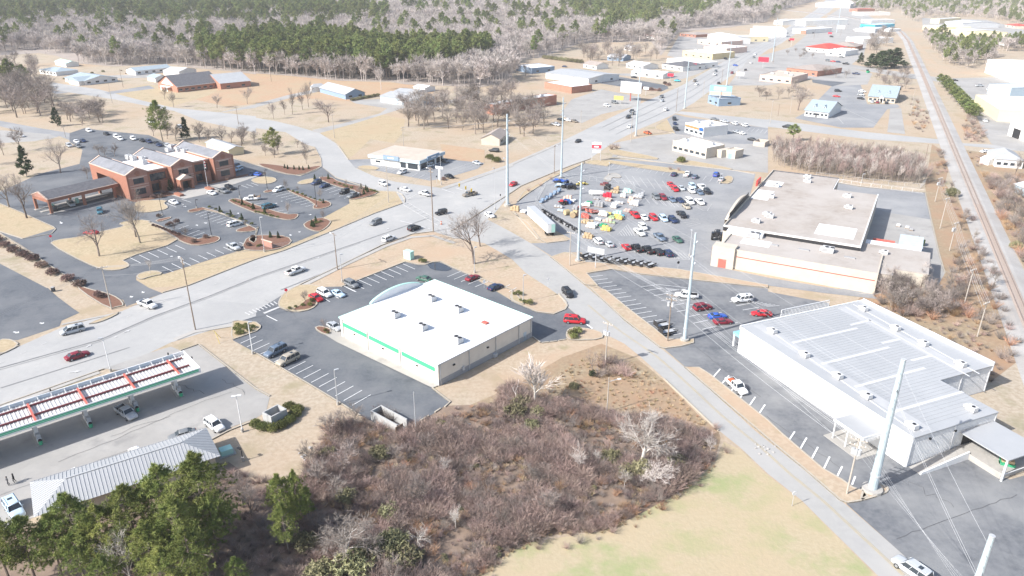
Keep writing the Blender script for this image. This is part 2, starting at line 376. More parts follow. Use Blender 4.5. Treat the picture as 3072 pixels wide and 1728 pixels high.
# footways and kerbs along the streets
def strip(s, w, m='concrete', z=.105, nm='footway'):
 b_ = MB(); ribbon(b_, GL(s) if isinstance(s, str) else s, w, z); return struct(b_.build(nm, M(m)))
strip('11:330,1500 560,1385 900,1215 1300,1030 1560,940 1780,925 2000,1000', 1.6)
strip('02:1760,520 1960,440 2380,370', 1.5)
strip('02:-200,1270 0,1195 400,1060 1000,850', 1.4, 'concrete')
strip('02:620,370 1210,250', .9)
strip('11:1900,450 2300,315 2576,220 21:0,205 20:540,1420', 1.4)
kerb(offset_line(NEAR_N[:3], .3)); kerb(offset_line(NEAR_N[5:], .3))
kerb(offset_line(NEAR_S[:4], -.3)); kerb(offset_line(NEAR_S[8:], -.3)); kerb(offset_line(FAR_S[1:7], -.3))
kerb('11:1495,590 1500,555 1470,510 1420,485 1230,475 1100,432 800,338')
kerb('11:590,30 655,150 660,228 600,270 450,322 300,300 0,212 01:2330,142')
kerb('11:930,160 860,60 830,20')
kerb('21:2440,305 2240,268 1540,192 1060,128')
kerb('22:2080,1440 1530,915')
kerb('12:0,658 280,823 520,963 820,1143 1050,1288'); kerb('12:1775,1012 1955,1150 1900,1200'); kerb('12:1660,1335 1740,1290'); kerb('12:1800,1255 1860,1215')
kerb('22:130,470 215,497 285,552'); kerb('22:300,555 370,547'); kerb('22:380,546 450,538'); kerb('22:470,532 540,522')
kerb('11:860,1437 1500,1187 1640,1217 1700,1217 1780,1190 1860,1186 1960,1237 2110,1302 2576,1470 22:0,132 250,242 420,264 535,217 555,180 540,140 470,60', .4)
kerb('02:1815,632 2000,570 2576,1017 12:140,1092'); kerb('03:2070,110 02:2300,1440 2576,1330')
kerb('01:-100,600 0,602 240,702 540,838 560,860 520,905 230,955 0,882'); kerb('01:0,900 640,1315 835,1449')
kerb('01:2340,142 2576,215')
kerb('31:455,345 930,432 1580,492'); kerb('31:1580,492 1640,760 1720,1100 1780,1300')
# islands
island('grass_island', '01:500,1010 560,970 780,945 1040,880 1270,830 1190,805 1270,780 1480,765 1560,820 1700,900 1830,980 1210,1165 1300,1210 1290,1245 1180,1275 1040,1270 860,1200', 'lawn', 1)
island('planting_bed', '01:1480,780 1550,800 1820,915 1990,960 2000,960 2110,930 2200,935 2215,965 2150,1000 1960,1030 1820,985 1700,905 1560,830', 'mulch', 1)
island('planting_bed', '01:1560,770 1720,735 1720,750 1600,790', 'mulch', 1)
island('planting_bed', '01:1890,690 1900,665 2080,635 2576,850 2576,880 2390,890 2375,865 2540,820 2090,655 1960,690', 'mulch', 1)
island('planting_bed', '01:2300,585 2310,560 2400,550 2576,620 11:300,715 420,705 425,730 380,765 270,765 0,690 01:2576,700', 'mulch', 1)
island('planting_bed', '11:330,455 640,590 690,570 755,595 750,630 640,660 565,650 600,600 320,475', 'mulch', 1)
island('grass_island', '01:1370,585 1480,570 1690,570 1640,600 1700,640 1640,670 1480,695 1380,685 1340,640', 'lawn', 1)
island('grass_island', '01:1370,1340 1420,1300 1560,1275 1650,1310 1500,1340 1420,1370', 'lawn', 1)
island('planting_bed', '01:2490,965 2576,930 11:20,830 25,850 0,870 01:2576,1010', 'mulch', 1)
island('planting_bed', '11:-80,930 100,920 320,930 370,1000 200,1070 0,1080 -150,1060', 'mulch', 1)
island('planting_bed', '11:475,800 640,740 745,770 750,800 690,860 620,890 500,850', 'mulch', 1)
island('grass_island', '11:405,400 470,365 600,345 600,385 480,410', 'lawn', 1)
island('planting_bed', '11:600,340 750,330 840,390 1060,430 1220,470 1220,500 1100,540 960,565 940,550 1050,480 800,430', 'mulch', 1)
island('planting_bed', '11:0,205 100,200 450,250 640,220 655,235 450,320 250,300', 'mulch', 1)
island('grass_island', '11:-60,360 60,330 190,340 210,375 130,405 0,400', 'lawn', 1)
island('planting_bed', '11:70,480 160,460 170,480 100,495', 'mulch', 1)
island('planting_bed', '02:760,-40 900,20 1060,50 1200,110 1250,180 1190,190 1100,215 820,40', 'mulch', 1)
island('grass_island', '02:870,370 1210,240 1160,280 1000,350', 'lawn', 1)
island('grass_island', '02:-100,610 0,520 120,525 200,580 0,680', 'lawn', 1)
island('planting_bed', '12:250,100 310,30 480,-40 700,0 560,60 630,150 560,220 400,250 250,210 225,160', 'lawn', 1)
flat('mulch_patch', smoothpoly(GL('12:360,230 450,180 520,110 600,120 605,170 530,220'), 1), M('mulch'), .226)
island('planting_bed', '12:590,410 640,385 760,420 740,465 680,470', 'mulch', 1)
island('grass_island', '02:2345,340 2400,335 2576,350 12:45,385 40,410 0,440 02:2350,520 2330,480', 'lawn', 0)
island('grass_island', '22:-30,90 20,50 140,170 40,150', 'lawn', 1)
island('grass_island', '22:545,470 570,415 640,403 800,420 920,460 900,520 640,530 560,520', 'sand', 1)
island('grass_island', '22:760,-20 940,25 1200,235 1420,405 1560,520 1830,520 1825,555 1700,590 1540,610 1490,600 1130,320', 'sand', 0)
island('grass_island', '22:1740,800 1880,805 1990,875 2576,1340 33:150,32 550,375 740,485 850,565 960,600 1000,650 930,695 800,715 730,690 390,395 0,70', 'sand', 0)
island('grass_island', '33:970,560 1100,530 1190,545 1210,600 1120,640 950,690 930,680', 'sand', 1)
island('grass_island', '21:390,1140 520,1095 590,1098 720,1190 1420,1240 1680,1266 2576,1425 2576,1449 2090,1398 1300,1310 1010,1262 750,1305 860,1430 740,1420 560,1275', 'sand', 0)
island('grass_island', '21:730,195 790,165 980,165 1200,195 1560,240 1780,290 1780,305 1560,285 1000,198 960,226', 'lawn', 0)
island('grass_island', '21:50,588 110,490 390,325 730,180 720,200 400,345 130,520', 'lawn', 0)
island('grass_island', '21:0,690 160,800 280,960 350,1000 560,975 520,940 260,960 100,780 0,660', 'sand', 0)
island('concrete_island', '21:915,355 1000,295 1060,300 1110,345 1000,335 990,385', 'concrete', 1)
island('grass_island', '21:2110,380 2150,320 2230,335 2200,405 2080,395', 'lawn', 1)
island('grass_island', '21:990,40 1060,60 1480,140 1450,165 1060,120 960,80', 'lawn', 1)
island('grass_island', '21:1620,180 1690,160 1870,180 2240,255 2160,262 1640,195', 'lawn', 1)
island('grass_island', '20:1440,1275 1560,1205 1640,1345 1450,1300', 'lawn', 0)
island('grass_island', '11:1000,240 1100,215 1250,240 1190,270', 'lawn', 1)
island('grass_island', '20:1290,880 1500,900 1500,920 1330,915', 'mulch', 1)
island('grass_island', '20:1510,840 1560,830 1610,860 1560,870', 'mulch', 1)
# drain puddle left in the corner of the store lot
pm = mat('puddle', (.05, .055, .065), .03, spec=.6)
sheet('puddle', '11:1720,1210 1780,1195 1850,1192 1960,1245 1975,1265 1900,1285 1760,1265', 'puddle', .018, 1)
# lane joints, worn lines and arrows on the main road
N_ = resample(NEAR_N, 60); S_ = resample(NEAR_S, 60)
mb = MB()
for s_, w_ in (('02:-200,865 0,805 1000,525 1550,285 2100,85 11:0,1342 520,1165 1050,985 1740,745', .3), ('02:-200,885 0,825 1000,542 1550,300 2100,100 11:0,1356 520,1178 1050,997', .14), ('11:250,1470 830,1238 1370,1000 1720,838', .3), ('02:0,1010 700,790 1300,600', .2)): ribbon(mb, GL(s_), w_, .104)
struct(mb.build('lane_wear', M('streak')))
mb = MB()
FN = resample(FAR_N, 90); FS = resample(FAR_S, 90)
for f, w in ((.24, .3), (.5, .35), (.76, .3)):
 ribbon(mb, [FN[i].lerp(FS[i], f) for i in range(6, 91)], w, .104)
struct(mb.build('lane_wear', M('streak')))
mb = MB()
for i in range(2, 58, 2):
 ribbon(mb, [N_[i].lerp(S_[i], .17), N_[i].lerp(N_[i + 1], .5).lerp(S_[i].lerp(S_[i + 1], .5), .17)], .12, .108)
for i in range(10, 88, 2):
 for f in (.3, .7): ribbon(mb, [FN[i].lerp(FS[i], f), FN[i].lerp(FN[i + 1], .5).lerp(FS[i].lerp(FS[i + 1], .5), f)], .14, .108)
for a, b in (('11:1450,775', '11:1600,815'), ('11:1655,832', '11:1755,858'), ('11:2010,445', '11:2130,480'), ('11:1870,455', '11:2000,500')):
 ribbon(mb, [G(a), G(b)], .45, .112)
for i in range(9):   # crossing ladder on the left arm
 a = G('11:1490,610').lerp(G('11:1830,815'), i / 8); b = G('11:1530,595').lerp(G('11:1870,800'), i / 8)
 ribbon(mb, [a, b], .3, .112)
ribbon(mb, GL('11:1480,612 1830,822'), .2, .116); ribbon(mb, GL('11:1530,592 1875,795'), .2, .116)
for i in range(7):   # crossing ladder on the lower arm
 a = G('11:1880,860').lerp(G('11:2090,770'), i / 6); b = G('11:1960,880').lerp(G('11:2120,800'), i / 6)
 ribbon(mb, [a, b], .28, .112)
for i in range(9):   # hatched mouth of the store drive
 a = G('12:-110,250').lerp(G('12:180,140'), i / 8); b = G('12:-60,275').lerp(G('12:215,165'), i / 8)
 ribbon(mb, [a, b], .3, .112)
ribbon(mb, GL('12:80,258 235,195'), .8, .112)
for i in range(6): ribbon(mb, [G('11:1500,560').lerp(G('11:1590,505'), i / 5), G('11:1530,570').lerp(G('11:1620,515'), i / 5)], .25, .112)
def arrow(mb, tail, head, w=.5):
 a, b = G(tail), G(head); d = (b - a).normalized(); n = Vector((-d.y, d.x, 0)); m_ = a.lerp(b, .55)
 for q, ww in ((a, w * .3),):
  mb.add([a + n * ww - n * 0 + Vector((0, 0, .112)), m_ + n * ww + Vector((0, 0, .112)), m_ - n * ww + Vector((0, 0, .112)), a - n * ww + Vector((0, 0, .112))], [(0, 1, 2, 3)][::1])
 mb.add([m_ + n * w + Vector((0, 0, .112)), b + Vector((0, 0, .112)), m_ - n * w + Vector((0, 0, .112))], [(0, 1, 2)])
for a, b in (('02:1240,455', '02:1310,425'), ('02:870,600', '02:920,570'), ('02:690,855', '02:815,840'), ('11:590,1150', '11:650,1140'), ('11:1310,865', '11:1340,850'), ('02:1180,495', '02:1150,500')): arrow(mb, a, b)
struct(mb.build('road_marking', M('fadedpaint')))
mb = MB()
c_ = resample([a.lerp(b, .5) for a, b in zip(resample(GL('22:560,190 910,450 1290,690 1530,910 1900,1270 2100,1449 23:2300,160 33:0,422 340,690 540,890 1110,1449'), 40), resample(GL('22:960,160 1130,330 1500,610 1740,800 2000,1030 2240,1250 33:0,60 390,400 770,720 1240,1130 1600,1449'), 40))], 40)
ribbon(mb, c_, .12, .106); ribbon(mb, offset_line(c_, .3), .12, .106)
struct(mb.build('centre_line', M('yellowpaint')))
# stalls
mb = MB()
stripes(mb, '12:65,-172', '12:-5,-140' , '12:65,-172', '12:-5,-140', 1)
mb = MB()
stripes(mb, '02:2420,560', '02:2576,490', '12:970,1185', '12:1155,1078', 16)
stripes(mb, '11:1480,1210', '11:1600,1262', '11:870,1425', '11:1010,1490', 9)
stripes(mb, '12:905,-5', '12:1000,42', '12:670,95', '12:745,142', 4)
stripes(mb, '11:2060,1285', '11:1925,1340', '11:2340,1385', '11:2205,1440', 5)
stripes(mb, '22:-20,-30', '22:-85,0', '22:45,0', '22:-30,40', 2)
stripes(mb, '22:745,365', '22:810,412', '22:740,362', '22:805,409', 1, .4)
ribbon(mb, GL('12:105,280 215,335'), .25, .108)
struct(mb.build('stall_lines', M('paint')))
mb = MB()
stripes(mb, '01:1305,1145', '01:1415,1200', '01:1765,1020', '01:1865,1065', 6)
stripes(mb, '01:1635,1235', '01:1745,1290', '01:2410,990', '01:2485,1022', 10)
stripes(mb, '01:1970,715', '01:2100,672', '01:2315,852', '01:2450,812', 9)
stripes(mb, '01:1880,918', '01:2010,870', '01:1950,965', '01:2105,915', 3); stripes(mb, '01:1790,860', '01:1900,820', '01:1890,918', '01:1970,885', 3)
stripes(mb, '11:155,512', '11:300,478', '11:500,632', '11:640,598', 8)
stripes(mb, '11:-60,612', '11:80,595', '11:215,715', '11:330,685', 6)
stripes(mb, '11:690,475', '11:805,435', '11:885,550', '11:1000,520', 5)
stripes(mb, '01:1680,600', '01:1775,638', '01:1830,560', '01:1925,590', 3); stripes(mb, '01:2430,420', '01:2500,445', '01:2530,395', '01:2600,420', 3)
for a, b in (('01:605,785', '01:625,805'), ('01:1740,1135', '01:1715,1132'), ('01:1790,1155', '01:1830,1150'), ('01:2055,795', '01:2085,800'), ('01:1990,825', '01:1975,815'), ('01:1845,633', '01:1880,630'), ('01:2400,705', '01:2395,695'), ('11:190,598', '11:215,600'), ('11:265,575', '11:255,580'), ('11:530,715', '11:560,712'), ('11:430,885', '11:445,890'), ('11:340,912', '11:355,925'), ('02:1430,40', '02:1450,52'), ('02:1310,85', '02:1335,97'), ('02:400,355', '02:445,360'), ('02:135,445', '02:195,455')): arrow(mb, a, b, .55)
struct(mb.build('stall_lines', M('paint')))
mb = MB()
stripes(mb, '21:1000,232', '21:1035,200', '21:1575,325', '21:1605,290', 10)
stripes(mb, '21:1000,332', '21:1068,390', '21:1000,332', '21:1068,390', 1)
for i in range(7):
 t = i / 6; a = G('21:1062,302').lerp(G('21:1512,372'), t); b = G('21:1142,405').lerp(G('21:1590,480'), t)
 ribbon(mb, [a, b], .14, .108)
 if i < 6: ribbon(mb, [G('21:1100,352').lerp(G('21:1550,425'), t), G('21:1100,352').lerp(G('21:1550,425'), t + .11)], .14, .108)
stripes(mb, '21:1340,545', '21:1385,600', '21:1700,600', '21:1760,650', 6); stripes(mb, '21:1400,520', '21:1470,610', '21:1560,555', '21:1640,640', 3)
ribbon(mb, GL('21:1060,915 1165,810 1235,900'), .14, .108)
stripes(mb, '21:1080,895', '21:1110,928', '21:1165,815', '21:1235,925', 6)
for k in range(5): ribbon(mb, [G('21:700,960').lerp(G('21:830,1005'), k / 4), G('21:740,940').lerp(G('21:845,975'), k / 4)], .14, .108)
ribbon(mb, GL('21:830,1015 1140,1075 1700,1165 1780,1168 1805,1135'), .2, .108)
stripes(mb, '21:1075,998', '21:1135,1068', '21:1590,1080', '21:1640,1150', 6)
stripes(mb, '21:1600,1080', '21:1690,1165', '21:1720,1100', '21:1790,1160', 4)
ribbon(mb, GL('21:1830,625 1920,670 1965,675 2010,605 1850,600'), .14, .108)
stripes(mb, '21:1840,615', '21:1985,610', '21:1910,668', '21:1970,662', 5, .12)
stripes(mb, '21:1680,760', '21:1870,750', '21:1780,830', '21:1900,800', 5, .12)
stripes(mb, '21:1700,950', '21:1800,945', '21:1730,985', '21:1790,975', 4, .12)
stripes(mb, '21:1740,310', '21:1680,300' , '21:2100,330', '21:2050,395', 1)
stripes(mb, '21:1750,300', '21:1710,345', '21:2095,340', '21:2060,388', 6)
stripes(mb, '21:640,330', '21:780,360', '21:760,215', '21:885,240', 6)
struct(mb.build('stall_lines', M('fadedpaint')))
mb = MB()
stripes(mb, '21:820,1375', '21:965,1358', '22:1357,348', '22:1515,320', 12)
stripes(mb, '21:780,1340', '21:915,1325', '21:780,1340', '21:915,1325', 1)
stripes(mb, '22:1355,30', '22:1510,5', '22:1915,420', '22:2060,385', 8); 
stripes(mb, '22:1550,40', '22:1750,12', '22:2085,380', '22:2270,352', 8)
stripes(mb, '22:1520,435', '22:1640,412', '22:1585,485', '22:1705,460', 2)
ribbon(mb, GL('21:1300,1440 1480,1418 1760,1449'), .14, .108)
for k in range(9): ribbon(mb, [G('22:1545,0').lerp(G('22:1700,25'), k / 8), G('22:1590,35').lerp(G('22:1745,15'), k / 8)], .13, .108)
stripes(mb, '22:2190,142', '22:2300,122', '22:2390,268', '22:2576,238', 4)
for k in range(7): ribbon(mb, [G('22:2420,150').lerp(G('22:2560,190'), k / 6), G('22:2440,135').lerp(G('22:2690,180'), k / 6)], .13, .108)
struct(mb.build('stall_lines', M('paint')))
mb = MB()
for a, b in (('22:2025,900', '22:2095,818'), ('22:2110,968', '22:2182,885'), ('22:2200,1045', '22:2230,1010'), ('22:2290,1118', '22:2320,1075'), ('22:2385,1193', '22:2448,1100'), ('22:2482,1275', '22:2545,1178'), ('33:215,80', '33:268,0'), ('33:322,178', '33:388,62'), ('33:440,273', '33:502,155'), ('33:562,372', '33:620,252'), ('33:690,462', '33:746,350'), ('33:845,535', '33:877,450')):
 ribbon(mb, [G(a), G(b)], .3, .108)
struct(mb.build('stall_lines', M('paint')))
mb = MB()
for i in range(14):
 a = G('20:800,805').lerp(G('20:930,840'), i / 13) if i < 6 else G('20:1250,800').lerp(G('20:1560,850'), (i - 6) / 7)
 ribbon(mb, [a, a + Vector((3.5, -3.5, 0))], .25, .108)
stripes(mb, '11:1225,258', '11:1295,220', '11:1700,362', '11:1770,325', 8, .16)
stripes(mb, '11:1940,255', '11:2090,285', '11:2120,195', '11:2270,225', 7, .16)
stripes(mb, '30:760,1090', '30:1110,1255', '30:880,1050', '30:1200,1120', 1)
stripes(mb, '30:700,1180', '30:760,1250', '30:1060,1290', '30:1110,1250', 1)
stripes(mb, '20:2400,1290', '20:2360,1320', '20:2570,1310', '20:2540,1345', 5, .2)
struct(mb.build('stall_lines', M('fadedpaint')))
# cracks and tar seams on the worn lots
mb = MB(); rr = random.Random(5)
def seam(a, b, w=.09, n=10, j=.5):
 a, b = G(a), G(b); pts = [a.lerp(b, i / n) + Vector((rr.uniform(-j, j), rr.uniform(-j, j), 0)) for i in range(n + 1)]
 ribbon(mb, pts, w, .1045)
seam('02:1700,940', '02:2050,1060'); seam('02:2230,910', '02:2470,1070', .06); seam('03:600,300', '02:1700,1300', .07, 14, .2); seam('03:0,640', '03:1300,180', .06, 14, .2)
seam('03:1100,60', '02:2300,1060', .06); seam('33:1250,430', '33:1900,780', .06, 12, 1); seam('33:1300,1080', '33:2500,640', .06, 16, .3); seam('22:1800,560', '22:2500,1100', .1, 14, .2); seam('32:0,1300', '33:700,350', .08, 14, .3)
seam('01:830,1130', '01:1120,960', .06); seam('12:100,120', '12:1700,1000', .05, 16, .8)
struct(mb.build('tar_seam', M('crack')))
# railway: ballast bed, sleepers, rails
RAIL = [Vector((88, 82, 0)), Vector((123.5, 159.5, 0)), Vector((322.7, 597, 0)), Vector((452, 882, 0))]
RAILC = RAIL + [Vector((505, 1010, 0)), Vector((545, 1150, 0)), Vector((560, 1300, 0)), Vector((540, 1500, 0)), Vector((490, 1750, 0))]
bed = resample(RAILC, 120)
mb = MB()
a1, a2, b1, b2 = offset_line(bed, 5.2), offset_line(bed, 2.2), offset_line(bed, -2.2), offset_line(bed, -5.0)
for i in range(120):
 rows = [[(p[i].x, p[i].y, z), (p[i + 1].x, p[i + 1].y, z)] for p, z in ((b2, .02), (b1, .45), (a2, .45), (a1, .02))]
 for k in range(3): mb.add([rows[k][0], rows[k][1], rows[k + 1][1], rows[k + 1][0]], [(0, 1, 2, 3)])
railbed = struct(mb.build('railway_bed', M('ballast')))
wood = mat('sleeper', (.29, .235, .205), .95, (.36, .30, .265), 1.5)
tie_me = MB().box(-.12, -1.3, .40, .12, 1.3, .56).mesh('sleeper', wood)
d0 = (RAILC[2] - RAILC[1]).normalized(); ang = math.atan2(d0.y, d0.x)
for i in range(290):
 p = RAILC[0] + (RAILC[1] - RAILC[0]).normalized() * (i * .62 + 5) if i * .62 + 5 < 85 else RAILC[1] + d0 * (i * .62 + 5 - 85.05)
 link('sleeper', tie_me, railbed, (p.x, p.y, 0), ang + rr.uniform(-.03, .03))
mb = MB()
st = RAILC[1] + d0 * (290 * .62 + 5 - 85.05)
far_line = resample([st, RAILC[2], RAILC[3]] + RAILC[4:], 1400)
for i in range(1400):
 t = (far_line[i + 1] - far_line[i]); mb.obox(far_line[i], t, .24 if i < 700 else .35, 2.6, .40, .56)
stuff(mb.build('far_sleepers', wood, railbed))
rust = mat('rust', (.25, .195, .17), .6, (.31, .25, .22), 2.0, metal=.2)
for s in (-.72, .72):
 mb = MB(); ribbon(mb, offset_line(bed, s), .14, .5, .72); mb.build('rail', rust, railbed)
# ------------------------------------------------------------------ main buildings
mat('whiteroof', (.78, .78, .78), .6, (.60, .60, .60), .5, lo=.45, hi=.9, third=(.42, .42, .415), tscale=.35, tlo=.6, thi=.85)
mat('cream', (.68, .63, .55), .8, (.62, .57, .50), .4)
mat('greybase', (.34, .34, .34), .85, (.30, .30, .31), 1.0)
mat('mint', (.42, .68, .60), .6)
mat('greenband', (.07, .42, .22), .5)
mat('whitepaint', (.76, .76, .75), .6, (.70, .70, .70), .4)
mat('glass', (.035, .045, .055), .12, spec=.6)
mat('galv', (.52, .53, .54), .5, (.44, .45, .46), 2.0, metal=.2)
mat('unitgrey', (.60, .60, .60), .55, (.50, .50, .50), 1.5)
mat('black', (.025, .025, .028), .6)
mat('brick', (.325, .148, .10), .9, (.28, .128, .088), 1.2, third=(.37, .18, .125), tscale=2.5)
mat('brickpink', (.40, .215, .165), .9, (.35, .185, .145), 1.0, third=(.44, .25, .19), tscale=2.0)
mat('stonetrim', (.60, .46, .38), .85, (.54, .41, .34), 1.0)
mat('slate', (.195, .20, .22), .8, (.24, .245, .265), 1.2, big=(.17, .175, .19), bigscale=.2)
mat('metalroof', (.385, .392, .40), .55, (.36, .368, .376), .3, big=(.345, .352, .36), bigscale=.05)
mat('roofstrip', (.54, .54, .545), .55, (.48, .48, .485), .6)
mat('roofband', (.43, .432, .435), .55, (.39, .392, .395), .4)
mat('metalwall', (.66, .68, .71), .5, (.60, .62, .65), .3)
mat('gravelroof', (.325, .285, .25), .95, (.375, .335, .30), .7, big=(.41, .375, .345), bigscale=.06, third=(.26, .225, .195), tscale=.15)
mat('creamwall', (.53, .475, .40), .8, (.48, .425, .355), .3, third=(.42, .375, .315), tscale=.5, tlo=.58, thi=.8)
mat('redtrim', (.55, .06, .05), .5)
mat('maroon', (.16, .045, .05), .6)
mat('redsteel', (.50, .13, .10), .6)
mat('deck', (.50, .49, .48), .5, (.44, .43, .42), .8)
mat('fasciain', (.50, .57, .62), .5, (.45, .52, .57), .6)
mat('skyblue', (.25, .50, .66), .5)
mat('darkroof', (.10, .10, .11), .8, (.14, .14, .15), 1.0)
mat('wood', (.30, .22, .16), .9, (.24, .17, .12), 1.5)

class Bld:
 """a rectangular building surveyed from three roof corners; local x runs A to B, local y to the left of it"""
 def __init__(s, name, label, cat, A, B, C, z, group=None, W=None, L=None, ex=0):
  a, b, c = G(A, z), G(B, z), G(C, z); u = b - a; u.z = 0; s.L = u.length; u.normalize(); v = Vector((-u.y, u.x, 0))
  s.W = W or (c - a).dot(v); s.u, s.v, s.a, s.H = u, v, Vector((a.x, a.y, 0)), z
  if L: s.L = L
  s.o = thing(name, label, cat, s.a, math.atan2(u.y, u.x), group)
 def loc(s, px, z): p = G(px, z) - s.a; return p.dot(s.u), p.dot(s.v)
 def part(s, name, mb, mats, parent=None, smooth=False): return mb.build(name, mats, parent or s.o, smooth)
 def panel(s, name, face, u0, u1, z0, z1, m, d=.08, parent=None, base=None):
  mb = MB(); e = .02
  L, W = s.L, s.W
  if face == 'S': y = 0 if base is None else base; mb.box(u0, y - d, z0, u1, y + e, z1)
  if face == 'N': y = W if base is None else base; mb.box(u0, y - e, z0, u1, y + d, z1)
  if face == 'W': x = 0 if base is None else base; mb.box(x - d, u0, z0, x + e, u1, z1)
  if face == 'E': x = L if base is None else base; mb.box(x - e, u0, z0, x + d, u1, z1)
  return s.part(name, mb, M(m), parent)
UNIT = {}
def rooftop_unit(b, x, y, z, sx=2.2, sy=1.5, h=1.25, fans=2, rz=0):
 k = (sx, sy, h, fans)
 if k not in UNIT:
  mb = MB(); mb.box(-sx / 2, -sy / 2, 0, sx / 2, sy / 2, .2, 1); mb.box(-sx / 2 + .03, -sy / 2 + .03, .2, sx / 2 - .03, sy / 2 - .03, h)
  mb.box(-sx / 2 - .5, -sy / 2 + .2, .25, -sx / 2, sy / 2 - .2, h * .72); mb.box(-sx / 2 + .1, -sy / 2 - .01, .35, -.1, -sy / 2 + .04, h - .15, 1)
  me = mb.mesh('rooftop_unit', [M('unitgrey'), M('greybase')])
  fb = MB().cyl(0, 0, 0, .06, sy * .27, n=12); fm = fb.mesh('fan', M('black'))
  UNIT[k] = (me, fm)
 me, fm = UNIT[k]
 o = link('rooftop_unit', me, b.o, (x, y, z), rz)
 for i in range(fans): link('fan', fm, o, ((i - (fans - 1) / 2) * sy * .62 + sx * .12, 0, h))
 return o

# store with white roof and green bands
s1 = Bld('store', 'cream store with white flat roof, green wall bands and a curved front parapet', 'store', '12:842,290', '12:1830,770', '22:125,265', 5.0)
L, W = s1.L, s1.W
mb = MB(); mb.box(0, 0, 0, L, W, 4.85); s1.part('wall', mb, M('cream'))
s1.panel('plinth', 'E', .02, W - .02, 0, 1.3, 'greybase', .05)
mb = MB(); mb.box(-.12, -.12, 4.86, L + .12, W + .12, 5.0); s1.part('roof', mb, M('whiteroof'))
for nm, bx in (('roof_trim', (-.2, -.2, 4.72, L + .2, -.121, 5.06)), ('roof_trim', (-.2, -.119, 4.72, -.121, W + .2, 5.06)), ('roof_trim', (L + .121, -.119, 4.72, L + .2, W + .2, 5.06)), ('roof_trim', (-.119, W + .121, 4.72, L + .119, W + .2, 5.06))):
 s1.part(nm, MB().box(*bx), M('mint') if bx[0] < 0 else M('galv'))
for u0, u1 in ((1.0, 9.6), (10.4, 20.4), (21.4, 31.6)): s1.panel('green_band', 'S', u0, min(u1, L - .8), 3.0, 3.95, 'greenband', .07)
for x in (1.0, 9.95, 20.9): 
 mb = MB(); mb.box(x - .07, -.16, .2, x + .07, -.02, 4.7); s1.part('downpipe', mb, M('galv'))
for y in (.5, W * .3, W * .58, W * .84, W - .5):
 mb = MB(); mb.box(L + .06, y - .07, .1, L + .2, y + .07, 4.7); s1.part('downpipe', mb, M('galv'))
for u in (5, 15, 26): s1.panel('wall_lamp', 'S', u, u + .4, 2.3, 2.5, 'black', .25)
for u in (4, 14): s1.panel('wall_lamp', 'E', u, u + .5, 3.1, 3.35, 'black', .3)
s1.panel('door', 'S', L - 3.0, L - 2.0, .06, 2.2, 'whitepaint', .05); s1.panel('door', 'E', W - 3, W - 2, .06, 2.2, 'fasciain', .05)
s1.panel('meter_box', 'E', 6.5, 7.1, .9, 1.7, 'galv', .35); s1.panel('meter_box', 'E', W * .55, W * .55 + 1, .1, .9, 'galv', .5)
x0, y0 = s1.loc('12:1120,150', 5); x1, y1 = s1.loc('11:1830,1330', 5)
ya, yb = max(3.0, y0), min(W - 4, y0 + 21); n = 16
mb = MB(); pts = []
for i in range(n + 1):
 t = i / n; pts.append((ya + (yb - ya) * t, 5.05 + 1.9 * math.sin(math.pi * min(1, max(0, t))) ** .7))
for i in range(n):
 (p, q), (p2, q2) = pts[i], pts[i + 1]
 mb.add([(-.55, p, 4.4), (-.1, p, 4.4), (-.1, p, q), (-.55, p, q), (-.55, p2, 4.4), (-.1, p2, 4.4), (-.1, p2, q2), (-.55, p2, q2)], [(0, 3, 7, 4), (1, 5, 6, 2), (3, 2, 6, 7), (0, 4, 5, 1)])
par = s1.part('curved_parapet', mb, M('whitepaint'))
mb = MB(); 
for i in range(n):
 (p, q), (p2, q2) = pts[i], pts[i + 1]; mb.bar((-.33, p, q + .05), (-.33, p2, q2 + .05), .6, .14)
s1.part('parapet_cap', mb, M('mint'), par)
s1.panel('shop_window', 'W', 6, W - 6, .4, 2.8, 'glass', .06); s1.panel('sign_band', 'W', ya + 5, yb - 5, 5.0, 6.2, 'greenband', .05, base=-.56)
for px in ('12:1760,125', '12:1395,290', '12:2030,235', '12:1670,415', '12:2025,545'):
 x, y = s1.loc(px, 5.0); rooftop_unit(s1, x, y, 5.0, 2.3, 1.7, 1.35, 2, R(0))
mb = MB()
for i in range(1, 11): mb.box(L * i / 11 - .04, .3, 5.0, L * i / 11 + .04, W - .3, 5.012)
mb.box(L * .60, W * .62, 5.0, L * .605, W * .98, 5.02); mb.box(L * .3, W * .40, 5.0, L * .9, W * .403, 5.02)
stuff(s1.part('roof_seams', mb, M('roofband')))
x, y = s1.loc('12:2305,355', 5); s1.part('roof_hatch', MB().box(x - .7, y - .5, 5.0, x + .7, y + .5, 5.35), M('redsteel'))

# fuel canopy
cz = 5.75
c1 = Bld('fuel_canopy', 'long fuel station canopy with green edge stripe and open steel deck on top', 'canopy', '02:-100,1490', '02:2015,800', '02:1810,640', cz)
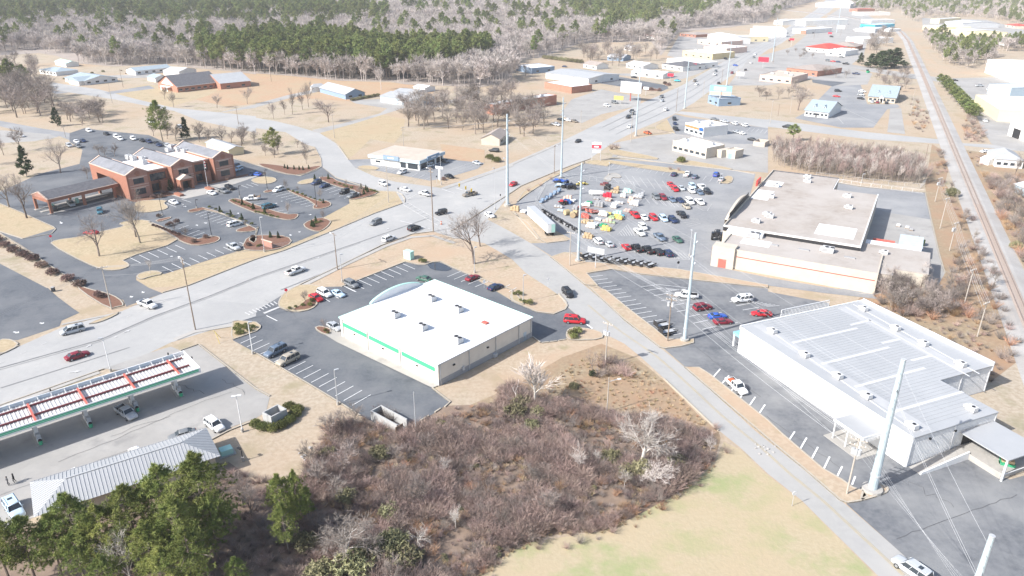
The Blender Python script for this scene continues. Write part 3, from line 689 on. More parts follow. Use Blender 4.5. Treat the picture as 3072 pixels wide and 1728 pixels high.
# extend it out of the picture to the left
EXT = 26.0; c1.o.location = c1.a - c1.u * EXT; c1.a = c1.a - c1.u * EXT; c1.L += EXT
L, W = c1.L, c1.W
zb = cz - 1.05
c1.part('deck', MB().box(.15, .15, zb + .1, L - .15, W - .15, zb + .22), M('deck'))
mb = MB(); k = int(L / .62)
for i in range(1, k): mb.box(i * .62 - .05, .2, zb + .22, i * .62 + .05, W - .2, zb + .32)
stuff(c1.part('deck_ribs', mb, M('whitepaint')))
for nm, bx in (('front_fascia', (0, 0, zb, L, .15, cz)), ('rear_fascia', (0, W - .15, zb, L, W, cz)), ('end_fascia', (L - .15, .151, zb, L, W - .151, cz)), ('end_fascia', (0, .151, zb, .15, W - .151, cz))):
 c1.part(nm, MB().box(*bx), M('whitepaint'))
c1.part('green_stripe', MB().box(.3, -.06, zb + .33, L - .4, -.001, zb + .83), M('greenband')); c1.part('green_line', MB().box(.3, -.09, zb + .52, L - .4, -.061, zb + .6), M('mint'))
i = 0; x = L - 2.2
while x > 0:
 c1.part('fascia_panel', MB().box(x - 1.98, W - .22, zb + .3, x, W - .155, cz - .06), M('fasciain'))
 c1.part('fascia_brace', MB().bar((x + .1, W - 1.1, zb + .35), (x + .1, W - .25, cz - .15), .1), M('whitepaint')); x -= 2.2
for yy in (W * .38, W * .8): c1.part('long_beam', MB().box(.2, yy - .13, zb + .33, L - 1.0, yy + .13, zb + .62), M('maroon'))
px_cross = [c1.loc(p, zb + .6)[0] for p in ('02:1740,800', '02:1310,965', '02:845,1130', '02:345,1310')]
dx_ = (px_cross[0] - px_cross[3]) / 3
for i in range(8):
 x = px_cross[0] - i * dx_
 if x > 1: c1.part('cross_beam', MB().box(x - .16, .3, zb + .63, x + .16, W * .82, zb + .95), M('redsteel'))
rc = mat('cond', (.10, .10, .10), .5)
for x in (L - 3, L - 24, L - 44): c1.part('flood_lamp', MB().box(x - .12, W + .02, cz - .1, x + .12, W + .2, cz + .5), M('black'))
c1.part('flood_lamp', MB().box(L + .02, W * .5, cz, L + .2, W * .5 + .25, cz + .4), M('black'))
colx = []
for bpx in ('02:1800,1065', '02:1370,1225', '02:915,1395', '03:430,160'):
 x, y = c1.loc(bpx, 0); colx.append(x)
step = (colx[0] - colx[3]) / 3
for i in range(7):
 x = colx[0] - i * step
 if x < 2: break
 y = W * .42
 c1.part('column', MB().box(x - .3, y - .3, 0.15, x + .3, y + .3, zb + .1), M('whitepaint')); 
 c1.part('pump_kerb', MB().box(x - .7, y - 2.4, 0, x + .7, y + 2.4, .15), M('concrete'))
 wp = c1.a + c1.u * x + c1.v * y
 side = ['under the canopy end nearest the road exit', 'behind the parked silver pickup', 'second from the picture edge', 'at the left picture edge', 'out to the left', 'further left', 'last on the left'][i]
 for j, dy in ((0, -1.35), (1, 1.35)):
  q = wp + c1.v * dy
  t = thing('fuel_pump', 'white fuel pump %s, %s side' % (side, 'near' if j == 0 else 'far'), 'fuel pump', (q.x, q.y, .15), c1.o.rotation_euler[2], 'fuel pumps under the canopy')
  MB().box(-.35, -.5, 0, .35, .5, 1.0).build('cabinet', M('whitepaint'), t); MB().box(-.36, -.42, 1.0, .36, .42, 1.75).build('head', M('galv'), t); MB().box(-.38, -.3, 1.1, .38, .3, 1.5).build('display', M('glass'), t)
 q = wp - c1.v * 2.3
 t = thing('waste_bin', 'green round waste bin beside the fuel column %s' % side, 'bin', (q.x, q.y, .15), 0, 'bins at the fuel columns')
 MB().cyl(0, 0, 0, .8, .3, .34, 12).build('drum', M('greenband'), t); MB().cyl(0, 0, .8, 1.05, .36, .2, 12).build('lid', M('black'), t)
# fuel station shop with ribbed hip roof
g1 = Bld('fuel_shop', 'long fuel station shop with pale grey ribbed metal hip roof', 'shop', '03:340,860', '03:2220,240', '03:1940,0', 3.4)
L, W = g1.L, g1.W; RZ = 1.75
g1.part('wall', MB().box(.8, .8, 0, L - .8, W - .8, 3.3), M('creamwall'))
def hip(b, L, W, z0, rise, m, name='roof', parent=None, ov=0):
 h = W / 2
 mb = MB(); vs = [(-ov, -ov, z0), (L + ov, -ov, z0), (L + ov, W + ov, z0), (-ov, W + ov, z0), (h, h, z0 + rise), (L - h, h, z0 + rise)]
 mb.add(vs, [(0, 1, 5, 4), (1, 2, 5), (2, 3, 4, 5), (3, 0, 4), (3, 2, 1, 0)]); return b.part(name, mb, m, parent)
rf = hip(g1, L, W, 3.4, RZ, M('metalroof'))
mb = MB(); n = int(L / .55); h = W / 2
for i in range(1, n):
 x = i * .55
 for s in (0, 1):
  t = min(1, x / h, (L - x) / h)
  a = (x, 0 if s == 0 else W, 3.42); q = (x, h * t if s == 0 else W - h * t, 3.42 + RZ * t); mb.bar(a, q, .06, .09)
for i in range(1, int(W / .55)):
 y = i * .55; t = min(1, y / h, (W - y) / h)
 mb.bar((L, y, 3.42), (L - h * t, y, 3.42 + RZ * t), .06, .09); mb.bar((0, y, 3.42), (h * t, y, 3.42 + RZ * t), .06, .09)
stuff(g1.part('roof_ribs', mb, M('galv'), rf))
g1.part('ridge_cap', MB().box(h, h - .15, 3.4 + RZ - .03, L - h, h + .15, 3.4 + RZ + .08), M('metalroof'), rf)
g1.part('gutter', MB().box(.1, W + .02, 3.3, L - .1, W + .14, 3.44), M('greybase'), rf)
for i in range(int((L - 7) / 5)): g1.panel('shop_window', 'N', 4 + i * 5, 7.6 + i * 5, .6, 2.6, 'glass', .05, base=W - .8)
g1.panel('door', 'E', 3, 4, 0, 2.1, 'galv', .05, base=L - .8)

# bank
b1 = Bld('bank', 'red brick bank with three gabled wings, dark windows and white flat roofs between', 'bank', '01:895,190', '01:1260,320', '01:2320,100', 9.0)
L, W = b1.L, b1.W; E0 = 8.9
bays = [(0, 8.4), (16.8, 25.8), (33.8, W)]; AP = 2.1
def gable_block(b, y0, y1, x0, x1, first=False):
 mb = MB()
 if not first: mb.box(x0, y0, 0, x1, y1, E0)
 else:   # the side wall has a tall opening where the drive-through lane passes
  mb.box(x0, y0, 0, 5.0, y1, E0); mb.box(16.5, y0, 0, x1, y1, E0); mb.box(5.0, y0, 6.2, 16.5, y1, E0); mb.box(5.0, y1 - .5, 0, 16.5, y1, 6.2)
 b.part('wing_wall', mb, M('brick'))
 ym = (y0 + y1) / 2
 mb = MB(); mb.add([(x1 + .02, y0, E0), (x1 + .02, y1, E0), (x1 + .02, ym, E0 + AP), (x1 - .4, y0, E0), (x1 - .4, y1, E0), (x1 - .4, ym, E0 + AP)], [(0, 1, 2), (5, 4, 3), (0, 2, 5, 3), (2, 1, 4, 5), (0, 3, 4, 1)])
 b.part('gable', mb, M('brickpink')); mb = MB()
 mb.add([(x0 - .02, y0, E0), (x0 - .02, y1, E0), (x0 - .02, ym, E0 + AP), (x0 + .4, y0, E0), (x0 + .4, y1, E0), (x0 + .4, ym, E0 + AP)], [(2, 1, 0), (3, 4, 5), (3, 5, 2, 0), (5, 4, 1, 2), (1, 4, 3, 0)])
 b.part('gable', mb, M('brickpink'))
 mb = MB(); a = .35
 mb.add([(x0 + a, y0 + .1, E0 + .05), (x1 - a, y0 + .1, E0 + .05), (x1 - a, ym, E0 + AP - .1), (x0 + a, ym, E0 + AP - .1), (x1 - a, y1 - .1, E0 + .05), (x0 + a, y1 - .1, E0 + .05)], [(0, 1, 2, 3), (3, 2, 4, 5)])
 rf = b.part('roof', mb, M('slate'))
 for xx in (x0 - .05, x1 - .42):
  for ya, yb in ((y0 - .1, ym), (y1 + .1, ym)): b.part('coping', MB().bar((xx + .23, ya, E0 + .05), (xx + .23, yb, E0 + AP + .12), .62, .26), M('stonetrim'), rf)
 for yy in (y0, y1): b.part('coping', MB().box(x0 + .5, yy - .22, E0 - .05, x1 - .6, yy + .12, E0 + .2), M('stonetrim'), rf)
for i, (y0, y1) in enumerate(bays):
 gable_block(b1, y0, y1, 0, L, i == 0); ym = (y0 + y1) / 2; w = (y1 - y0)
 b1.part('facade', MB().box(L + .021, y0 + .02, 0, L + .2, y1 - .02, E0 - .02), M('brickpink'))
 for z0, z1 in ((5.3, 7.3), (1.3, 3.5)):
  if i == 1 and z0 < 3: continue
  wn_ = b1.panel('window', 'E', ym - 1.9, ym + 1.9, z0, z1, 'glass', .06, base=L + .22)
  for k in (-1, 0, 1): b1.panel('mullion', 'E', ym + k * .95 - .04, ym + k * .95 + .04, z0, z1, 'black', .05, wn_, L + .29)
  b1.panel('lintel', 'E', ym - 2.2, ym + 2.2, z1, z1 + .3, 'stonetrim', .08, base=L + .22)
 for z in (3.9, 4.7, 7.7): b1.panel('string_course', 'E', y0 + .05, y1 - .05, z, z + .18, 'stonetrim', .05, base=L + .21)
 for yy in (y0 + .35, y1 - .35): b1.panel('pilaster', 'E', yy - .33, yy + .33, 0, E0 - .1, 'brick', .12, base=L + .22)
 mb = MB(); mb.tube([(L + .21, ym, E0 + .15), (L + .3, ym, E0 + .15)], .95, 14); b1.part('fan_light', mb, M('brick'))
for k, (y0, y1) in enumerate(((8.4, 16.8), (25.8, 33.8))):
 b1.part('link_wall', MB().box(4, y0 + .01, 0, L - 3.0, y1 - .01, 8.0), M('brick'))
 b1.part('flat_roof', MB().box(4.2, y0 + .15, 8.0, L - 3.2, y1 - .15, 8.12), M('whiteroof')); b1.part('coping', MB().box(L - 3.3, y0 + .1, 8.0, L - 2.9, y1 - .1, 8.5), M('stonetrim'))
 for (u0, u1, z0, z1) in ((y0 + 1, y1 - 1, 4.4, 7.0), (y0 + 1.5, y1 - 1, .6, 3.3)):
  wn_ = b1.panel('window', 'E', u0, u1, z0, z1, 'glass', .06, base=L - 3.0)
  for q in range(1, 4): b1.panel('mullion', 'E', u0 + (u1 - u0) * q / 4 - .04, u0 + (u1 - u0) * q / 4 + .04, z0, z1, 'black', .05, wn_, L - 2.93)
 b1.part('low_block', MB().box(L - 2.9, y0 + 4.2, 0, L - .6, y0 + 6.6, 4.2), M('brick'))
for px in ('01:1300,150', '01:1345,160', '01:1440,170', '01:1450,200'):
 x, y = b1.loc(px, 8.2); rooftop_unit(b1, x, y, 8.12, 2.6, 1.9, 1.7, 1)
for px in ('01:1730,40', '01:1790,70', '01:1860,85', '01:1700,75'):
 x, y = b1.loc(px, 8.2); rooftop_unit(b1, x, y, 8.12, 2.6, 1.9, 1.5, 1)
# entrance porch
yc = (bays[1][0] + bays[1][1]) / 2 - 1.0; pw = 2.6
po = b1.part('porch', MB().box(L + .3, yc - pw, 0, L + 3.6, yc - pw + .8, 3.6).box(L + .3, yc + pw - .8, 0, L + 3.6, yc + pw, 3.6).box(L + .3, yc - pw, 3.6, L + 3.6, yc + pw, 4.3), M('brick'))
mb = MB(); mb.add([(L + .2, yc - pw - .2, 4.3), (L + 3.8, yc - pw - .2, 4.3), (L + 3.8, yc, 5.9), (L + .2, yc, 5.9), (L + 3.8, yc + pw + .2, 4.3), (L + .2, yc + pw + .2, 4.3)], [(0, 1, 2, 3), (3, 2, 4, 5), (1, 4, 2), (0, 3, 5), (0, 5, 4, 1)])
b1.part('porch_roof', mb, M('stonetrim'), po); b1.part('entrance_door', MB().box(L + .3, yc - pw + .9, 0, L + .6, yc + pw - .9, 3.2), M('glass'), po)
# forecourt paving and steps in front of the bank
def on(b, x, y): return b.a + b.u * x + b.v * y
flat('bank_forecourt', [on(b1, L + .3, 12), on(b1, L + 14, 13), on(b1, L + 15, 28), on(b1, L + .3, 28)], M('concrete'), .05)
flat('bank_footway', [on(b1, L + 2.5, 28), on(b1, L + 12, 29), on(b1, L + 6, W + 8), on(b1, L + 2.5, W + 8)], M('concrete'), .05)
flat('planting_bed', [on(b1, L + .2, -1), on(b1, L + 5, 0), on(b1, L + 6, 14), on(b1, L + .2, 14)], M('mulch'), .045)
flat('planting_bed', [on(b1, L + .2, 29), on(b1, L + 3, 29), on(b1, L + 3, W + 6), on(b1, L + .2, W + 6)], M('mulch'), .055)
for k, (x, y) in enumerate(((L + 8, 14.2), (L + 9.5, 25.6))):
 p = on(b1, x, y); t = tag(MB().box(-2.2, -.8, 0, 2.2, .8, .75).box(-2.0, -.6, .75, 2.0, .6, .8).build('brick_planter', M('brick')), ['low brick planter left of the bank entrance path', 'low brick planter right of the bank entrance path'][k], 'planter'); t.location = (p.x, p.y, .05); t.rotation_euler = (0, 0, b1.o.rotation_euler[2])
# drive-through canopy of the bank
d1 = Bld('drive_through_canopy', 'brick drive-through canopy with dark gable roof joined to the bank side', 'canopy', '01:480,560', '01:1185,395', '01:360,500', 5.2)
L, W = d1.L, d1.W
d1.part('beam', MB().box(0, 0, 4.0, L, .6, 5.2).box(0, W - .6, 4.0, L, W, 5.2).box(0, .6, 4.0, .6, W - .6, 5.2), M('brick'))
d1.part('soffit', MB().box(.6, .6, 4.3, L, W - .6, 4.4), M('cream'))
mb = MB(); mb.add([(-.2, -.2, 5.2), (L, -.2, 5.2), (L, W / 2, 7.0), (-.2, W / 2, 7.0), (L, W + .2, 5.2), (-.2, W + .2, 5.2)], [(0, 1, 2, 3), (3, 2, 4, 5), (0, 3, 5)])
rf = d1.part('roof', mb, M('darkroof'))
mb = MB(); mb.add([(-.25, 0, 5.2), (-.25, W, 5.2), (-.25, W / 2, 6.9)], [(0, 2, 1)]); d1.part('gable_front', mb, M('brickpink'))
for ya, yb in ((-.2, W / 2), (W + .2, W / 2)): d1.part('coping', MB().bar((-.15, ya, 5.25), (-.15, yb, 7.1), .5, .2), M('stonetrim'), rf)
d1.part('coping', MB().box(0, -.3, 5.12, L, -.05, 5.3), M('stonetrim'), rf)
for x in (.35, L * .48, L * .93):
 for y in (.35, W - .35): d1.part('pillar', MB().box(x - .4, y - .4, 0, x + .4, y + .4, 4.0), M('brick'))
for y in (.3, W * .5, W - 1.2): d1.part('lane_island', MB().box(-.8, y - .7, 0, L - 2, y + .7, .18), M('concrete'))
for x in (L * .12, L * .46): d1.part('teller_machine', MB().box(x, W * .5 - .4, .18, x + .9, W * .5 + .4, 1.9), M('mint'))

# ribbed metal warehouse
w1 = Bld('metal_warehouse', 'large white metal warehouse with grey low roof, rooftop units and pale roof strips', 'warehouse', '22:2305,395', '33:1455,55', '32:2250,775', 6.0)
Lx, Wx = w1.L, w1.W
xm = w1.loc('32:2250,775', 6)[0]; x2, w2 = w1.loc('32:2395,1290', 6); w2 = max(18, min(w2, Wx - 6))
LE = Lx
w1.part('wall', MB().box(0, 0, 0, xm, Wx, 5.75).box(xm, 0, 0, LE, w2, 5.75), M('metalwall'))
w1.part('white_front', MB().box(.02, -.1, 0, LE - .02, 0, 6.12), M('whitepaint'))
rf = w1.part('roof', MB().box(-.1, .0, 5.76, xm + .25, Wx + .1, 6.0).box(xm + .25, 0, 5.76, LE + .2, w2 + .1, 6.0), M('metalroof'))
w1.part('parapet', MB().box(-.1, Wx + .1, 4.8, xm + .3, Wx + .35, 6.75), M('metalwall'), rf); w1.part('parapet', MB().box(-.35, -.05, 5.4, -.1, Wx + .35, 6.35), M('whitepaint'), rf)
def rstrip(a, b, w=.7):
 (xa, ya), (xb, yb) = w1.loc(a, 6), w1.loc(b, 6); w1.part('roof_strip', MB().bar((xa, ya, 6.02), (xb, yb, 6.02), w, .06), M('roofstrip'), rf)
for a, b in (('32:835,372', '32:1030,325'), ('32:250,552', '32:900,405'), ('32:1150,555', '32:1330,515'), ('32:545,765', '32:1220,597'), ('32:1450,730', '32:1640,683'), ('32:880,995', '32:1580,805'), ('32:1270,1245', '32:1960,1045')): rstrip(a, b)
for a, b in (('32:50,450', '32:1480,1449'), ('32:780,190', '32:2030,890'), ('32:860,165', '32:2130,865')): rstrip(a, b, .25)
mb = MB(); k = int(LE / .9)
for i in range(1, k):
 x = i * .9; ww = Wx if x < xm else w2
 mb.box(x - .03, 5.6 if x < xm else 5.6, 6.0, x + .03, ww - 8.5 if x < xm else ww - .3, 6.035)
stuff(w1.part('roof_seams', mb, M('metalroof'), rf))
w1.part('roof_walk', MB().box(.5, 3.0, 6.003, LE - .5, 5.2, 6.02), M('roofband'), rf); w1.part('roof_walk', MB().box(.5, Wx - 8, 6.003, xm - .5, Wx - 5.4, 6.02), M('roofband'), rf)
for px in ('32:45,450', '32:370,690', '32:700,905', '32:990,1105', '32:1450,1410', '32:960,225', '32:1285,420', '32:1565,575', '32:1940,785', '32:2045,1235'):
 x, y = w1.loc(px, 6.0); rooftop_unit(w1, x, y, 6.02, 1.7, 1.2, .95, 1)
mb = MB(); y = .3
while y < w2: mb.box(LE, y, .2, LE + .08, y + .1, 5.6); y += .36
y = w2 + .1
while y < Wx: mb.box(xm, y, .2, xm + .08, y + .1, 5.6); y += .36
stuff(w1.part('wall_ribs', mb, M('whitepaint')))
for y in (.15, w2 * .5, w2 - .15): w1.part('corner_trim', MB().box(LE + .081, y - .12, 0, LE + .16, y + .12, 5.7), M('whitepaint'))
for y in (w2 + (Wx - w2) * .45, Wx - .1): w1.part('corner_trim', MB().box(xm + .081, y - .12, 0, xm + .16, y + .12, 5.7), M('whitepaint'))
# porch cut into the long white side
(xa, ya), (xb, yb) = w1.loc('32:680,1300', 4.3), w1.loc('33:960,60', 4.0)
xb = max(xa + 6, min(xb, LE - 5))
pr = w1.part('side_porch_roof', MB().box(xa, -5.2, 3.85, xb, -.11, 4.05), M('metalroof'))
w1.part('porch_fascia', MB().box(xa - .05, -5.35, 3.6, xb + .05, -5.2, 4.1).box(xb, -5.2, 3.6, xb + .15, -.11, 4.1), M('whitepaint'), pr)
mb = MB(); y = -5.1
while y < -.2: mb.box(xb + .15, y, 3.0, xb + .2, y + .12, 3.6); y += .35
stuff(w1.part('porch_slats', mb, M('whitepaint'), pr))
for x in (xa + .3, (xa + xb) / 2, xb - .3): w1.part('porch_post', MB().box(x - .1, -5.2, .1, x + .1, -5.0, 3.85), M('whitepaint'), pr)
w1.part('porch_slab', MB().box(xa - 1, -6, 0, xb + .5, -.11, .12), M('concrete'), pr)
# blue awning at the left end
w1.part('blue_awning', MB().box(-2.9, .6, 2.9, -.36, 5.4, 3.5), M('skyblue')); w1.part('awning_post', MB().box(-2.8, .7, 0, -2.4, 1.1, 2.9), M('whitepaint'))
w1.part('awning_post', MB().box(-2.8, 4.9, 0, -2.4, 5.3, 2.9), M('whitepaint'))
# barred screen on the far edge
mb = MB(); (xs, ys), (xe, ye) = w1.loc('32:145,300', 6.2), w1.loc('32:605,190', 6.2)
fr = w1.part('screen_frame', MB().bar((-.5, ys, 7.9), (-.5, ye, 7.9), .12).bar((-.5, ys, 6.0), (-.5, ye, 6.0), .12).bar((-.5, ys, 6), (-.5, ys, 7.9), .1).bar((-.5, ye, 6), (-.5, ye, 7.9), .1), M('whitepaint'), rf)
y = ys
while y < ye: mb.bar((-.5, y, 6.0), (-.5, y, 7.9), .07); y += .4
stuff(w1.part('screen_bars', mb, M('whitepaint'), rf))
# dock roof, ramp and dock at the right end
dk = w1.part('dock_roof', MB().box(LE + .3, w2 - 9, 4.1, LE + 9, w2 - .5, 4.3), M('metalroof'))
for x, y in ((LE + 8.8, w2 - 8.8), (LE + 8.8, w2 - .8), (LE + 4.5, w2 - .8)): w1.part('dock_post', MB().box(x - .14, y - .14, 0, x + .14, y + .14, 4.1), M('whitepaint'), dk)
w1.part('dock_brace', MB().bar((LE + 8.8, w2 - 8.8, 1.3), (LE + 8.8, w2 - .8, 1.3), .1).bar((LE + 8.8, w2 - .9, .5), (LE + 4.5, w2 - .9, 2.8), .1), M('whitepaint'), dk)
w1.part('loading_dock', MB().box(LE + .3, w2 - 8.6, 0, LE + 8.4, w2 - .2, 1.15), M('concrete'))
w1.part('dock_ramp', MB().ring([[(LE + .3, .6, .02), (LE + 2.4, .6, .02), (LE + 2.4, .6, .08), (LE + .3, .6, .08)], [(LE + .3, w2 - 8.61, 0), (LE + 2.4, w2 - 8.61, 0), (LE + 2.4, w2 - 8.61, 1.15), (LE + .3, w2 - 8.61, 1.15)]]), M('concrete'))
w1.part('ramp_wall', MB().ring([[(LE + 2.41, .6, 0), (LE + 2.65, .6, 0), (LE + 2.65, .6, .5), (LE + 2.41, .6, .5)], [(LE + 2.41, w2 - 8.62, 0), (LE + 2.65, w2 - 8.62, 0), (LE + 2.65, w2 - 8.62, 1.6), (LE + 2.41, w2 - 8.62, 1.6)]]), M('whitepaint'))
w1.panel('dock_door', 'E', w2 - 7.5, w2 - 3.5, 1.15, 4.0, 'black', .05, base=LE + .09)
for y in (4, 10): w1.panel('wall_lamp', 'E', y, y + .4, 4.6, 4.9, 'black', .25, base=LE + .08)
for x in (Lx * .62, Lx * .55): w1.panel('wall_vent', 'S', x, x + .5, 3.2, 3.45, 'galv', .1, base=-.1)

# tractor supply store: high rear hall, low front range, dock annexe
t1 = Bld('farm_store', 'sprawling farm supply store with brown gravel roofs and cream south wall with red line', 'store', '21:2130,820', '31:935,1035', '31:925,485', 6.6)
L, W = t1.L, t1.W
t1.part('hall_wall', MB().box(0, 0, 0, L, W, 6.3), M('creamwall'))
W2 = t1.loc('21:2490,250', 6.6)[1]
t1.part('hall_wall', MB().box(0, W, 0, L * .62, W2, 6.3), M('creamwall'))
rf = t1.part('roof', MB().box(.3, .3, 6.3, L - .3, W, 6.45).box(.3, W, 6.3, L * .62 - .3, W2 - .3, 6.45), M('gravelroof'))
for bx in ((0, 0, 6.3, L, .29, 6.75), (L - .29, .29, 6.3, L, W, 6.75)): t1.part('parapet', MB().box(*bx), M('whitepaint'), rf)
t1.part('parapet', MB().box(0, .29, 6.3, .29, W2, 7.0), M('creamwall'), rf); t1.part('parapet', MB().box(.29, W2 - .29, 6.3, L * .62, W2, 6.8), M('darkroof'), rf); t1.part('parapet', MB().box(L * .62 - .1, W, 6.3, L * .62 + .1, W2 - .3, 6.5), M('whitepaint'), rf); t1.part('dark_flashing', MB().box(0, -.3, 5.2, L, -.01, 6.25), M('black'), rf)
(xa, ya), (xb, yb) = t1.loc('21:2100,1020', 5.6), t1.loc('31:1110,1310', 5.6)
fy = min(ya, yb) ; fy = -17.5 if fy > -14 else fy
fx0, fx1 = t1.loc('21:2090,1030', 5.6)[0], t1.loc('31:1112,1305', 5.6)[0]
t1.part('front_wall', MB().box(fx0, fy, 0, fx1, -.31, 5.3), M('creamwall'))
rf2 = t1.part('front_roof', MB().box(fx0 + .3, fy + .3, 5.3, fx1 - .3, -.31, 5.4), M('gravelroof'))
for bx in ((fx0, fy, 5.3, fx1, fy + .29, 5.75), (fx0, fy + .29, 5.3, fx0 + .29, -.31, 5.75), (fx1 - .29, fy + .29, 5.3, fx1, -.31, 5.6)): t1.part('parapet', MB().box(*bx), M('creamwall'), rf2)
t1.part('red_line', MB().box(fx0 + 5, fy - .05, 3.6, fx1 - .5, fy - .001, 3.8), M('redtrim'))
t1.part('entrance_block', MB().box(fx0 - 1.6, fy - .8, 0, fx0 + 4.6, fy + 3.2, 6.1), M('creamwall')); t1.part('entrance_door', MB().box(fx0 + .4, fy - .86, .05, fx0 + 2.6, fy - .81, 2.6), M('redsteel'))
t1.part('white_band', MB().box(fx0 - 1.2, -3.2, 5.2, fx0 + 9, -.33, 6.4), M('whitepaint'))
for a, b, c, d in (('21:2290,900', '21:2560,1000', 0, 0),):
 (x0, y0), (x1, y1) = t1.loc('21:2300,985', 5.4), t1.loc('21:2540,930', 5.4)
 t1.part('roof_patch', MB().box(x0, min(y0, y1) - 1, 5.401, x0 + 8, min(y0, y1) + 4, 5.43), M('whiteroof'), rf2)
for px in ('31:50,1020', '31:360,1068', '31:820,1147'):
 x, y = t1.loc(px, 5.4); t1.part('skylight', MB().box(x - 1.4, y - .35, 5.4, x + 1.4, y + .35, 5.7), M('greybase'), rf2)
for px, k in (('31:600,1085', 1.4), ('21:2430,935', 1.5)):
 x, y = t1.loc(px, 5.4); rooftop_unit(t1, x, y, 5.4, 2.2 * k, 1.6 * k, 1.4, 2)
for px in ('31:80,430', '31:30,540', '31:800,535', '31:815,650', '31:20,740', '21:2460,790', '31:400,385', '31:400,340', '21:2570,720'):
 x, y = t1.loc(px, 6.5); 
 if 1 < x < L - 1: rooftop_unit(t1, x, y, 6.45, 2.1, 1.6, 1.2, 1)
def rpatch(px0, px1, px2, m='whiteroof', z=6.46):
 (xa, ya), (xb, yb), (xc, yc) = (t1.loc(p, 6.45) for p in (px0, px1, px2)); mb = MB()
 mb.box(min(xa, xb, xc), min(ya, yb, yc), 6.451, max(xa, xb, xc), max(ya, yb, yc), z + .02); t1.part('roof_patch', mb, M(m), rf)
rpatch('31:490,850', '31:860,960', '31:860,850'); rpatch('21:2400,545', '31:0,560', '31:0,470'); rpatch('31:0,370', '31:120,440', '31:110,380')
# curved sign parapet and red sign over the entrance on the car-park side
mb = MB(); y0 = t1.loc('21:2200,780', 6.6)[1]; y1 = t1.loc('21:2330,520', 6.6)[1]
n = 12
for i in range(n):
 ya_, yb_ = y0 + (y1 - y0) * i / n, y0 + (y1 - y0) * (i + 1) / n; za, zb_ = (6.9 + 2.6 * math.sin(math.pi * t) ** .8 for t in (i / n, (i + 1) / n))
 mb.add([(-.9, ya_, 0), (-.1, ya_, 6.3), (-.1, ya_, za), (-.9, ya_, za), (-.9, yb_, 0), (-.1, yb_, 6.3), (-.1, yb_, zb_), (-.9, yb_, zb_)], [(0, 3, 7, 4), (1, 5, 6, 2), (3, 2, 6, 7)])
t1.part('sign_parapet', mb, M('creamwall')); t1.part('parapet_back_shade', MB().box(-.09, y0 + 2, 6.76, -.02, y1 - 2, 8.6), M('black'))  # black panel paints shade onto the rear of the sign parapet
y2 = t1.loc('21:2370,390', 7)[1]; t1.part('red_sign', MB().box(-.8, y2 - 3, 6.9, -.3, y2 + 3, 8.9), M('redtrim'))
t1.panel('shop_window', 'W', y0, y1, .3, 2.8, 'glass', .06, base=-.9)
# dock annexe east of the hall
ax0 = L + .02; (ax1, ay1), (ax2, ay2) = t1.loc('31:1500,960', 5), t1.loc('31:1320,1130', 5)
an = t1.part('annexe_wall', MB().box(ax0, fy + 3, 0, L + 9, -1, 4.7).box(L + 9, fy + 8, 0, L + 17, 9, 4.7), M('creamwall'))
t1.part('annexe_roof', MB().box(ax0, fy + 2.8, 4.71, L + 9.2, -1, 4.95).box(L + 9.2, fy + 8, 4.71, L + 17.2, 9.2, 4.95), M('gravelroof'), an); t1.part('annexe_roof', MB().box(ax0, -1, 4.71, L + 9.2, 9, 4.95), M('gravelroof'), an)
t1.part('annexe_wall', MB().box(ax0, -1, 0, L + 9, 9, 4.7), M('creamwall'), an)
t1.part('roll_door', MB().box(L + 17.01, fy + 10.5, .2, L + 17.1, fy + 15, 3.6), M('whitepaint'), an)
x, y = t1.loc('31:1095,915', 5); rooftop_unit(t1, L + 6, 2, 4.95, 1.8, 1.4, 1.0, 1)
t1.part('steel_shed', MB().box(L + .5, 9.3, 0, L + 15, 15, 4.2), M('whitepaint')); t1.part('shed_roof', MB().box(L + 9, 14, 4.2, L + 15.2, 24, 4.5), M('fasciain')); t1.part('shed_wall', MB().box(L + 9.2, 15.01, 0, L + 15, 23.8, 4.19), M('whitepaint'))
for i in range(5): t1.part('red_rack', MB().box(L + 2, 16.5 + i * 1.3, 2.4, L + 8, 16.8 + i * 1.3, 2.7).box(L + 2 + (i % 3) * 2, 16, 0, L + 2.2 + (i % 3) * 2, 16.2, 2.4), M('redsteel'))
